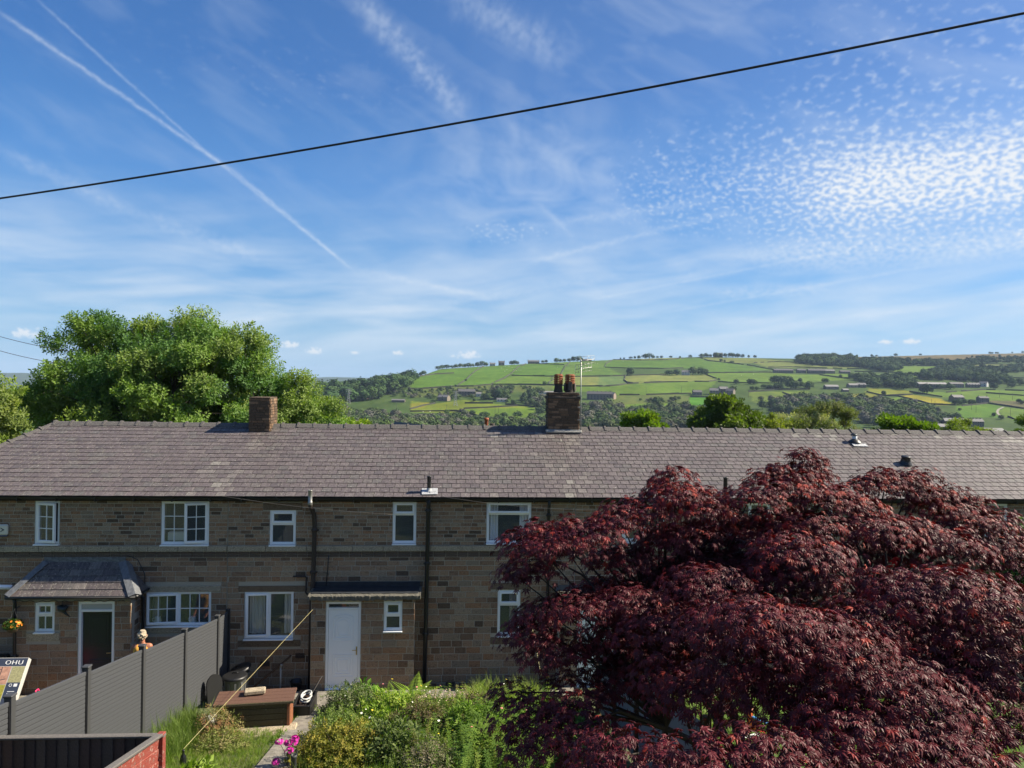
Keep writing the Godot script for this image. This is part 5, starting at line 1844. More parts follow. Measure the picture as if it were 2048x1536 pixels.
func make_maple() -> void:
	var r := rg(404)
	var foot := Vector3(3.5, garden_y(3.5, 10.9) - 0.1, 10.9)
	var t := thing("maple_tree", "spreading dark red maple with finely cut drooping leaves in the garden", "tree", foot)
	var ctr := Vector3(0.25, 2.75, -0.1)
	var rad := Vector3(3.0, 2.1, 2.5)
	var st := new_st(true)
	var fork := Vector3(0.05, 0.95, 0)
	tube(st, [Vector3(0, -0.2, 0), Vector3(0.04, 0.4, 0.02), fork], [0.17, 0.13, 0.12], 10)
	var limbs := []
	for k in 9:
		var a := TAU * k / 9.0 + r.randf() * 0.5
		var tip := ctr + Vector3(cos(a) * rad.x * 0.7, r.randf_range(-0.5, 0.75) * rad.y, sin(a) * rad.z * 0.7)
		var m1 := fork.lerp(tip, 0.35) + Vector3(0, 0.35, 0)
		var m2 := fork.lerp(tip, 0.7) + Vector3(0, 0.25, 0) + rvec(r) * 0.12
		tube(st, [fork, m1, m2, tip], [0.075, 0.05, 0.032, 0.012], 7, false)
		limbs.append([m1, m2, tip])
	var xf := []
	var co := []
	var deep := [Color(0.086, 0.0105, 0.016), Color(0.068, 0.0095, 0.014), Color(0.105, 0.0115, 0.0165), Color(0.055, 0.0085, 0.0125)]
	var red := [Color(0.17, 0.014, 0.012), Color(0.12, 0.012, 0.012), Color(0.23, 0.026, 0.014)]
	# pads of foliage: middle, radius; those that shape the outline first, then the body
	var pads := []
	for p in MAPLE_PADS:
		pads.append([Vector3(p[0], p[1], p[2]) - foot, p[3]])
	for k in 60:
		var d := rvec(r)
		d.y = absf(d.y) * 0.9 + 0.02
		d = d.normalized()
		if d.z > 0.3 and d.y < 0.45:
			continue
		var q: Vector3 = ctr + d * rad * r.randf_range(0.5, 0.9)
		pads.append([q, r.randf_range(0.34, 0.55)])
	for p in pads:
		var c: Vector3 = p[0]
		var s: float = p[1]
		var best: Array = limbs[0]
		for l in limbs:
			if l[2].distance_squared_to(c) < best[2].distance_squared_to(c):
				best = l
		tube(st, [best[1], best[1].lerp(c, 0.55) + Vector3(0, 0.16, 0), c + Vector3(0, -0.03, 0)], [0.022, 0.014, 0.005], 5, false)
		var out := Vector3(c.x - ctr.x, 0, c.z - ctr.z)
		out = out.normalized() if out.length() > 0.1 else Vector3(0, 0, 1)
		var n := int(350 * s * s / 0.2)
		for i in n:
			# a shallow dome that hangs further on its outer side
			var a := r.randf() * TAU
			var f := sqrt(r.randf()) * (1.0 if r.randf() < 0.9 else 1.25)
			var h := Vector3(cos(a), 0, sin(a)) * f * s * Vector3(1.15, 1, 1.0).x
			var lean := h.dot(out) / s
			var lay := floorf(r.randf() * r.randf() * 3.0)
			var y := s * (0.3 * sqrt(maxf(0.0, 1.0 - f * f * 0.9)) - 0.3 - 0.2 * maxf(lean, 0.0) * f) - lay * s * 0.17 + r.randfn(0.0, 0.036)
			var pos := c + h + Vector3(0, y + s * 0.15, 0)
			var nrm := (Vector3.UP * 0.9 + h / s * (0.35 + 0.45 * f) + out * 0.15 + rvec(r) * 0.38).normalized()
			var fallr := (h / s + out * 0.5 + Vector3(0, -0.35, 0) + rvec(r) * 0.5)
			var zax := (fallr - nrm * fallr.dot(nrm)).normalized()
			var b := Basis(nrm.cross(zax), nrm, zax)
			var sz := r.randf_range(0.058, 0.094)
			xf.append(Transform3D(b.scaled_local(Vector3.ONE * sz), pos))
			var backlit := r.randf() < (0.03 + 0.42 * smoothstep(6.1, 7.0, c.y + foot.y) * (1.0 if lay == 0.0 else 0.3))  # backlit glow at the crown top painted as redder leaf colour
			var cc: Color = red[r.randi() % 3] if backlit else deep[r.randi() % 4]
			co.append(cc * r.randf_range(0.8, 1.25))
	# loose leaves inside the crown
	for i in 4200:
		var d := rvec(r)
		d.y = absf(d.y) - 0.25
		var q: Vector3 = ctr + d * rad * pow(r.randf(), 0.5) * 0.8
		var nrm := (Vector3.UP + rvec(r) * 0.8).normalized()
		xf.append(Transform3D(upright(nrm, r.randf() * TAU).scaled_local(Vector3.ONE * r.randf_range(0.06, 0.09)), q))
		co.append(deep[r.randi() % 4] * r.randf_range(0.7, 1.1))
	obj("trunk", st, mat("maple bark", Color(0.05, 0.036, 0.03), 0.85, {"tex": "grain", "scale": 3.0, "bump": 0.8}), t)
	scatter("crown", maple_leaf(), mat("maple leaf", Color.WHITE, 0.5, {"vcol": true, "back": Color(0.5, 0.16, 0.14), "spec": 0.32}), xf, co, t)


# ---------------------------------------------------------------- fences

func make_fences() -> void:
	# grey composite slat fence running up the slope, one thing with posts, slats and caps
	var f := thing("slat_fence", "grey composite slat fence climbing between the two gardens", "fence", Vector3(-5.95, 0, 0))
	var gm := mat("grey composite", Color(0.098, 0.103, 0.112), 0.6, {"tex": "fine", "scale": Vector3(2, 14, 1.2), "bump": 0.12, "spec": 0.4})
	var pm := mat("grey post", Color(0.078, 0.08, 0.083), 0.5, {"tex": "fine", "scale": 3.0, "spec": 0.45})
	var dm := mat("dark post", Color(0.018, 0.018, 0.02), 0.6)
	var zs := [0.2, 1.0, 3.1, 5.15, 7.15, 9.1, 11.1]
	var tops := [2.28, 2.36, 2.75, 3.15, 3.55, 3.94, 4.34]
	for i in zs.size():
		var z: float = zs[i]
		var top: float = tops[i]
		var st := new_st()
		var hgt := 2.05
		cb(st, Vector3(0, top - hgt * 0.5, z), Vector3(0.10, hgt, 0.10), 0.006)
		var post := obj("post", st, dm if i == 0 else pm, f)  # post by the house is darker: shade of the wall put into its colour
		# grooves beside the post where the slats slide in
		st = new_st()
		box(st, Vector3(0, top - hgt * 0.5 - 0.03, z + 0.053), Vector3(0.055, hgt - 0.05, 0.012))
		obj("slat_channel", st, dm, post)
		if i > 0:
			st = new_st()
			cb(st, Vector3(0, top + 0.012, z), Vector3(0.125, 0.035, 0.125), 0.012)
			obj("post_cap", st, pm, post)
	for i in zs.size() - 1:
		var z0: float = zs[i] + 0.055
		var z1: float = zs[i + 1] - 0.05
		var y0: float = tops[i] - 0.06 + 0.055 * 0.2
		var y1: float = tops[i + 1] - 0.10
		var dir := Vector3(0, y1 - y0, z1 - z0)
		var n := 25
		var hgt := 0.0725
		var core := new_st()
		var cz := dir.normalized()
		var cy := Vector3(0, cz.z, -cz.y)
		box(core, Vector3(0, (y0 + y1) * 0.5 - n * hgt * 0.5, (z0 + z1) * 0.5), Vector3(0.008, n * hgt * cz.z - 0.03, dir.length()), Basis(cy.cross(cz), cy, cz))
		obj("dark_backing", core, dm, f)  # dark sheet added behind the slats so their gaps read as shade
		for k in n:
			var st := new_st()
			var mid := Vector3(0, (y0 + y1) * 0.5 - (k + 0.5) * hgt, (z0 + z1) * 0.5)
			var zz := dir.normalized()
			var yy := Vector3(0, zz.z, -zz.y)
			cb(st, mid, Vector3(0.026 if k else 0.04, hgt * zz.z - 0.008, dir.length()), 0.004, Basis(yy.cross(zz), yy, zz))
			obj("slat", st, gm, f)
	# old red-brown board fence in front, with a painted return towards the viewer
	var w := thing("board_fence", "weathered dark board fence with flaking red side at lower left", "fence", Vector3(-3.79, 0, 9.6))
	var dark := []
	var r := rg(12)
	for k in 4:
		dark.append(mat("dark board %d" % k, [Color(0.13, 0.085, 0.07), Color(0.165, 0.10, 0.078), Color(0.11, 0.075, 0.065), Color(0.18, 0.13, 0.105)][k], 0.85, {"tex": "grain", "scale": Vector3(9, 1.2, 9), "bump": 0.6}))
	var grey := mat("silvered timber", Color(0.26, 0.24, 0.22), 0.9, {"tex": "grain", "scale": Vector3(1.5, 8, 8), "bump": 0.8})
	var x := -3.4
	while x < -0.06:
		var bw := r.randf_range(0.125, 0.145)
		var st := new_st()
		cb(st, Vector3(x + bw * 0.5, 2.83 + r.randf_range(-0.01, 0.01), 0.0), Vector3(bw + 0.02, 1.55, 0.016), 0.004, Basis(Vector3.UP, -0.16))
		obj("board", st, dark[r.randi() % 4], w)
		x += bw
	var st := new_st()
	cb(st, Vector3(-1.7, 3.63, 0.0), Vector3(3.5, 0.035, 0.085), 0.008, Basis(Vector3.FORWARD, 0.004))
	obj("cap_rail", st, grey, w)
	st = new_st()
	cb(st, Vector3(-1.7, 3.18, -0.05), Vector3(3.45, 0.09, 0.05), 0.008)
	obj("rail", st, dark[0], w)
	var red := mat("flaking red paint", Color(0.42, 0.075, 0.05), 0.7, {"tex": "grain", "scale": Vector3(8, 8, 2), "bump": 0.6, "detail": "flake", "dscale": 1.6})
	st = new_st()
	cb(st, Vector3(0.0, 2.86, 0.0), Vector3(0.09, 1.6, 0.09), 0.008)
	obj("corner_post", st, red, w)
	# raked return: horizontal boards
	for k in 9:
		st = new_st()
		var slope := Vector3(0, 0.21, 1).normalized()
		var up := Vector3(0, slope.z, -slope.y)
		cb(st, Vector3(0.0 - 0.02, 3.62 - (k + 0.5) * 0.155, 0.05) + slope * 1.3, Vector3(0.022, 0.165, 2.6), 0.004, Basis(up.cross(slope), up, slope) * Basis(Vector3.FORWARD, 0.04))
		obj("board", st, red, w)
	st = new_st()
	var sl := Vector3(0, 0.21, 1).normalized()
	var u2 := Vector3(0, sl.z, -sl.y)
	cb(st, Vector3(-0.01, 3.635, 0.0) + sl * 1.32, Vector3(0.1, 0.035, 2.65), 0.008, Basis(u2.cross(sl), u2, sl))
	obj("cap_rail", st, grey, w)
	# board fence under the maple
	var m := thing("board_fence", "pale grey board fence with brown posts in the maple's shade", "fence", Vector3(3.15, 0, 0))
	var pale := mat("pale boards", Color(0.30, 0.29, 0.28), 0.85, {"tex": "grain", "scale": Vector3(2, 6, 2), "bump": 0.4})
	for i in 5:
		var z := 3.2 + i * 1.75
		st = new_st()
		cb(st, Vector3(0, garden_y(3.15, z) + 0.85, z), Vector3(0.1, 1.9, 0.1), 0.006)
		obj("post", st, mat("brown post", Color(0.10, 0.055, 0.03), 0.85, {"tex": "grain", "scale": Vector3(6, 1, 6)}), m)
		if i < 4:
			for k in 11:
				st = new_st()
				var d := Vector3(0, 0.2, 1).normalized()
				var u := Vector3(0, d.z, -d.y)
				cb(st, Vector3(0.03, garden_y(3.15, z + 0.87) + 0.12 + k * 0.145, z + 0.87), Vector3(0.02, 0.138, 1.7), 0.004, Basis(u.cross(d), u, d) * Basis(Vector3.FORWARD, 0.05))
				obj("board", st, pale, m)


# ---------------------------------------------------------------- yards

func ground_strip(called: String, pts: Array, lift: float, m: Material, thick := 0.0) -> void:
	# a paved or turfed sheet following the garden slope; pts: outline as Vector2(x, z)
	var poly := PackedVector2Array(pts)
	var st := new_st()
	var fine := []
	var bx := Rect2(poly[0], Vector2.ZERO)
	for p in poly:
		bx = bx.expand(p)
	# cut into bands so that the sheet bends with the ground
	var z := bx.position.y
	while z < bx.end.y - 0.001:
		var z1 := minf(z + 0.35, bx.end.y)
		var band := PackedVector2Array([Vector2(bx.position.x - 1, z), Vector2(bx.end.x + 1, z), Vector2(bx.end.x + 1, z1), Vector2(bx.position.x - 1, z1)])
		for piece in Geometry2D.intersect_polygons(poly, band):
			var idx := Geometry2D.triangulate_polygon(piece)
			for i in range(0, idx.size(), 3):
				var v := []
				for k in 3:
					var q: Vector2 = piece[idx[i + k]]
					v.append(Vector3(q.x, garden_y(q.x, q.y) + lift, q.y))
				tri(st, v[0], v[1], v[2], Vector3.UP)
		z = z1
	if thick > 0.0:
		for i in poly.size():
			var a := poly[i]
			var b := poly[(i + 1) % poly.size()]
			var n := maxi(1, int(absf(b.y - a.y) / 0.35))
			for k in n:
				var p := a.lerp(b, k / float(n))
				var q := a.lerp(b, (k + 1) / float(n))
				var P := Vector3(p.x, garden_y(p.x, p.y) + lift, p.y)
				var Q := Vector3(q.x, garden_y(q.x, q.y) + lift, q.y)
				quad(st, P, Q, Q - Vector3(0, thick, 0), P - Vector3(0, thick, 0), Vector3(b.y - a.y, 0, a.x - b.x))
	struct(called, st, m)

func make_yard() -> void:
	var conc := mat("old concrete", Color(0.275, 0.25, 0.21), 0.95, {"tex": "patch", "scale": 0.9, "bump": 0.8, "detail": "moss", "dscale": 0.5})
	ground_strip("yard_path", [Vector2(-6.0, 0.02), Vector2(3.0, 0.02), Vector2(3.0, 1.55), Vector2(-2.75, 1.72), Vector2(-3.0, 1.55), Vector2(-6.0, 1.5)], 0.012, conc)
	ground_strip("garden_path", [Vector2(-3.52, 1.5), Vector2(-2.85, 1.56), Vector2(-2.82, 7.6), Vector2(-3.46, 7.6)], 0.035, conc, 0.06)
	var st: SurfaceTool
	# storage box; its sunlit and shaded sides are painted as two board colours
	var bx := thing("garden_storage_box", "low wooden storage box with reddish lid and board sides", "storage box", Vector3(-4.2, 0.93, 3.85), 0.10)
	var lid := mat("red brown board", Color(0.17, 0.082, 0.052), 0.75, {"tex": "grain", "scale": Vector3(1.5, 6, 6), "bump": 0.4})
	var orange := mat("sunlit board", Color(0.33, 0.115, 0.045), 0.8, {"tex": "grain", "scale": Vector3(2, 6, 2), "bump": 0.4})  # sun on the right side put into this brighter board colour
	var shaded_mossy := mat("shaded mossy board", Color(0.13, 0.105, 0.05), 0.9, {"tex": "grain", "scale": Vector3(1.2, 7, 4), "bump": 0.7, "detail": "moss", "dscale": 1.0})
	st = new_st()
	box(st, Vector3(0, 0.32, 0), Vector3(1.38, 0.6, 0.42))
	obj("carcass", st, mat("dark timber"), bx)
	for k in 5:
		st = new_st()
		cb(st, Vector3(-0.01, 0.10 + k * 0.118, 0.225 + 0.004 * (k % 2)), Vector3(1.42, 0.108, 0.02), 0.006, Basis(Vector3.RIGHT, -0.08) * Basis(Vector3.FORWARD, 0.004 * (k - 2)))
		obj("front_board", st, shaded_mossy, bx)
		st = new_st()
		cb(st, Vector3(0.715, 0.10 + k * 0.118, 0.0), Vector3(0.02, 0.112, 0.44), 0.004)
		obj("side_board", st, orange, bx)
		st = new_st()
		cb(st, Vector3(-0.715, 0.10 + k * 0.118, 0.0), Vector3(0.02, 0.112, 0.44), 0.004)
		obj("side_board", st, shaded_mossy, bx)
	for s in [-1.0, 1.0]:
		st = new_st()
		cb(st, Vector3(s * 0.69, 0.32, 0.245), Vector3(0.06, 0.64, 0.03), 0.006)
		obj("corner_board", st, orange if s > 0 else shaded_mossy, bx)
	for k in 4:
		st = new_st()
		cb(st, Vector3(0, 0.675 - 0.01 * k, -0.22 + k * 0.138), Vector3(1.58, 0.03, 0.134), 0.006, Basis(Vector3.RIGHT, 0.07))
		obj("lid_board", st, lid, bx)
	st = new_st()
	cb(st, Vector3(0, 0.625, 0.27), Vector3(1.58, 0.05, 0.02), 0.005)
	obj("lid_edge", st, shaded_mossy, bx)
	var base := obj("stone_slab", cbox(Vector3(1.6, 0.16, 0.55), Vector3.ONE * 0.015), sandstone())
	base.transform = Transform3D(Basis(Vector3.UP, 0.1), Vector3(-4.1, 0.99, 4.25))
	tag(base, "flat stone slab lying under the front of the wooden storage box", "stone slab")
	var brick := obj("loose_stone", cbox(Vector3(0.42, 0.09, 0.2), Vector3.ONE * 0.018), sandstone())
	brick.transform = Transform3D(Basis(Vector3.UP, 0.2), Vector3(-4.25, 1.67, 3.75))
	tag(brick, "rough stone block lying on the storage box lid", "stone")
	var kerb := obj("loose_stone", cbox(Vector3(0.5, 0.14, 0.3), Vector3.ONE * 0.02), mat("white stone", Color(0.55, 0.53, 0.47), 0.9, {"tex": "grain", "scale": 3.0}))
	kerb.transform = Transform3D(Basis(Vector3.UP, 0.5), Vector3(-5.25, 0.84, 3.25))
	tag(kerb, "pale stone block at the foot of the grey fence", "stone")
	# two dustbins
	var bin_grey := mat("bin plastic", Color(0.20, 0.205, 0.205), 0.5, {"tex": "grain", "scale": 2.0})
	var black := mat("black plastic", Color(0.016, 0.016, 0.017), 0.45, {"tex": "grain", "scale": 3.0})
	for q in [[Vector3(-5.35, 0.40, 1.5), "grey ribbed dustbin with flat black lid, nearer of the pair by the fence", 0.0], [Vector3(-5.5, 0.2, 0.75), "grey dustbin with its black lid tipped open, beside the house wall", 1.0]]:
		var o := thing("dustbin", q[1], "dustbin", q[0], 0.0, "dustbins")
		st = new_st(true)
		lathe(st, [Vector2(0.0, 0.0), Vector2(0.20, 0.0), Vector2(0.205, 0.03), Vector2(0.25, 0.62), Vector2(0.27, 0.63), Vector2(0.27, 0.66), Vector2(0.24, 0.66), Vector2(0.2, 0.1), Vector2(0, 0.08)], Vector3.ZERO, 28)
		var body := obj("body", st, bin_grey, o)
		for k in 10:
			st = new_st()
			var a := TAU * k / 10.0
			box(st, Vector3(cos(a) * 0.232, 0.32, sin(a) * 0.232), Vector3(0.016, 0.5, 0.05), Basis(Vector3.UP, -a) * Basis(Vector3.BACK, -0.075))
			obj("rib", st, bin_grey, body)
		st = new_st(true)
		lathe(st, [Vector2(0.285, -0.02), Vector2(0.29, 0.02), Vector2(0.25, 0.045), Vector2(0.1, 0.065), Vector2(0.0, 0.07)], Vector3.ZERO, 28)
		tube(st, [Vector3(-0.07, 0.05, 0), Vector3(-0.05, 0.1, 0), Vector3(0.05, 0.1, 0), Vector3(0.07, 0.05, 0)], [0.013], 6)
		var ld := obj("lid", st, black, o)
		ld.transform = Transform3D(Basis(Vector3(0.3, 0, 0.9).normalized(), 0.35 * q[2]), Vector3(0.03 * q[2], 0.665 + 0.07 * q[2], 0))
	# black board leaning on the fence post
	st = new_st()
	var pl := PackedVector2Array()
	for k in 9:
		var a := PI * k / 8.0
		pl.append(Vector2(cos(a) * 0.2, 0.55 + sin(a) * 0.22))
	pl.append(Vector2(-0.2, 0)); pl.append(Vector2(0.2, 0))
	prism(st, pl, 0.04)
	var bd := obj("leaning_board", st, black)
	bd.transform = Transform3D(Basis(Vector3.UP, 0.9) * Basis(Vector3.RIGHT, -0.12), Vector3(-5.66, 0.52, 1.95))
	tag(bd, "round topped black board leaning between fence and storage box", "board")
	# black trough of odds and ends
	var tr := thing("plastic_trough", "black plastic trough beside the wooden storage box", "trough", Vector3(-3.42, 0.66, 2.75), 0.0)
	st = new_st()
	for q in [[Vector3(0, 0.02, 0), Vector3(0.34, 0.04, 0.74)], [Vector3(0.175, 0.2, 0), Vector3(0.02, 0.4, 0.78)], [Vector3(-0.175, 0.2, 0), Vector3(0.02, 0.4, 0.78)], [Vector3(0, 0.2, 0.38), Vector3(0.33, 0.4, 0.02)], [Vector3(0, 0.2, -0.38), Vector3(0.33, 0.4, 0.02)]]:
		cb(st, q[0], q[1], 0.006)
	obj("tub", st, black, tr)
	st = new_st()
	for s in [-1.0, 1.0]:
		cb(st, Vector3(s * 0.185, 0.4, 0), Vector3(0.045, 0.025, 0.83), 0.006)
		cb(st, Vector3(0, 0.4, s * 0.395), Vector3(0.33, 0.025, 0.045), 0.006)
	obj("rim", st, black, tr)
	st = new_st()
	box(st, Vector3(0, 0.3, 0), Vector3(0.33, 0.02, 0.74))
	obj("soil", st, mat("potting soil", Color(0.09, 0.045, 0.03), 0.95, {"tex": "grain", "scale": 6.0, "bump": 2.0}), tr)
	var hose := new_st(true)
	var hp := []
	for k in 22:
		var a := k * 0.62
		hp.append(Vector3(cos(a) * 0.11, 0.34 + k * 0.006, sin(a) * 0.2))
	tube(hose, hp, [0.022], 8)
	var ho := obj("coiled_hose", hose, mat("pale hose", Color(0.42, 0.43, 0.42), 0.5))
	ho.position = Vector3(-3.42, 0.66, 2.65)
	tag(ho, "pale coiled hose lying in the black trough", "hose")
	st = new_st(true)
	tube(st, [Vector3(0, 0, 0), Vector3(0.32, 0.55, -0.35)], [0.014], 8)
	var stick := obj("garden_stick", st, mat("dark timber"))
	stick.position = Vector3(-3.45, 0.85, 2.7)
	tag(stick, "dark stick leaning out of the black trough", "stick")
	# brown handrail by the wall
	var hr := thing("handrail", "sloping brown wooden handrail on a grey post beside the house wall", "handrail", Vector3(-5.0, 0.18, 0.45))
	st = new_st(true)
	tube(st, [Vector3(-0.35, 0.12, 0.35), Vector3(0.62, 0.85, -0.15), Vector3(0.68, 0.92, -0.18)], [0.028], 8)
	obj("rail", st, mat("brown post"), hr)
	st = new_st(true)
	tube(st, [Vector3(0.45, -0.1, -0.06), Vector3(0.45, 0.68, -0.06)], [0.022], 8)
	tube(st, [Vector3(0.45, 0.66, -0.06), Vector3(0.47, 0.74, -0.06)], [0.03], 8)
	obj("post", st, mat("grey tube", Color(0.3, 0.29, 0.27), 0.5), hr)
	var bk := thing("black_bucket", "small black bucket with wire handle against the house wall", "bucket", Vector3(-4.15, 0.18, 0.4))
	st = new_st(true)
	lathe(st, [Vector2(0, 0.0), Vector2(0.11, 0.0), Vector2(0.15, 0.28), Vector2(0.165, 0.29), Vector2(0.145, 0.29), Vector2(0.11, 0.04), Vector2(0, 0.03)], Vector3(0, 0.02, 0), 20)
	obj("pail", st, black, bk)
	st = new_st(true)
	var hd := []
	for k in 9:
		var a := PI * k / 8.0
		hd.append(Vector3(cos(a) * 0.15, 0.3 + sin(a) * 0.13, 0.0))
	tube(st, hd, [0.006], 6)
	obj("handle", st, mat("galvanised"), bk)
	# line post with a bottle over its top, and an iron post by the pink flowers
	var po := thing("line_post", "short dark post with an upturned bottle on its top", "post", Vector3(-4.78, garden_y(-4.78, 6.2), 6.2))
	st = new_st(true)
	tube(st, [Vector3(0, -0.3, 0), Vector3(0, 0.12, 0)], [0.045, 0.042], 10)
	obj("stake", st, mat("dark timber"), po)
	st = new_st(true)
	lathe(st, [Vector2(0.052, -0.05), Vector2(0.055, 0.12), Vector2(0.045, 0.17), Vector2(0.02, 0.21), Vector2(0.018, 0.25), Vector2(0.022, 0.255), Vector2(0.022, 0.275), Vector2(0, 0.28)], Vector3.ZERO, 16)
	obj("bottle", st, mat("black glass", Color(0.012, 0.013, 0.015), 0.12, {"spec": 0.6}), po)
	var ip := thing("iron_post", "hollow dark grey iron post beside magenta flowers", "post", Vector3(-2.72, garden_y(-2.72, 6.9), 6.9))
	st = new_st(true)
	lathe(st, [Vector2(0.048, -0.2), Vector2(0.046, 0.32), Vector2(0.053, 0.33), Vector2(0.053, 0.375), Vector2(0.036, 0.375), Vector2(0.034, 0.1), Vector2(0, 0.1)], Vector3.ZERO, 18)
	obj("tube", st, mat("grey iron", Color(0.045, 0.05, 0.05), 0.6, {"tex": "grain", "scale": 6.0}), ip)
	# right-hand yard: mown lawn, toys glimpsed through the maple
	ground_strip("mown_lawn", [Vector2(3.6, 1.9), Vector2(14.0, 1.9), Vector2(14.0, 8.0), Vector2(3.6, 8.0)], 0.015, mat("mown lawn", Color(0.16, 0.26, 0.05), 0.95, {"tex": "fine", "scale": 3.0, "bump": 2.0}))
	var toy := thing("toy_slide", "bright orange plastic toy standing on the lawn behind the maple", "toy", Vector3(5.95, garden_y(5.9, 4.9), 4.9), 0.4)
	var op := mat("orange plastic", Color(0.75, 0.13, 0.015), 0.4)
	st = new_st()
	cb(st, Vector3(0, 0.25, 0), Vector3(0.1, 0.5, 0.12), 0.02)
	cb(st, Vector3(0.12, 0.12, 0.05), Vector3(0.12, 0.3, 0.1), 0.02, Basis(Vector3.FORWARD, 0.5))
	obj("upright", st, op, toy)
	st = new_st()
	cb(st, Vector3(0.3, 0.2, 0.1), Vector3(0.7, 0.03, 0.25), 0.01, Basis(Vector3.FORWARD, 0.45))
	obj("chute", st, mat("blue plastic", Color(0.05, 0.22, 0.5), 0.4), toy)
	st = new_st()
	cb(st, Vector3(-0.25, 0.05, 0.3), Vector3(0.5, 0.1, 0.2), 0.02)
	obj("base", st, mat("white plastic"), toy)

func net_curtain(x0: float, x1: float, y0: float, y1: float, z: float, m: Material, label: String, seed_: int) -> void:
	var st := new_st(true)
	var n := int((x1 - x0) / 0.012)
	var r := rg(seed_)
	var ph := r.randf() * 6.0
	var P := []
	for i in n + 1:
		var x := lerpf(x0, x1, i / float(n))
		P.append(Vector3(x, 0, z + 0.022 * sin(x * 75.0 + ph) + 0.012 * sin(x * 33.0 + ph * 2.0)))
	for i in n:
		for s in [0.0, 0.006]:
			var a: Vector3 = P[i] - Vector3(0, 0, s)
			var b: Vector3 = P[i + 1] - Vector3(0, 0, s)
			quad(st, Vector3(a.x, y0, a.z), Vector3(b.x, y0, b.z), Vector3(b.x, y1, b.z), Vector3(a.x, y1, a.z), Vector3(0, 0, 1 if s == 0.0 else -1))
	var o := obj("curtain", st, m)
	tag(o, label, "curtain", "curtains")

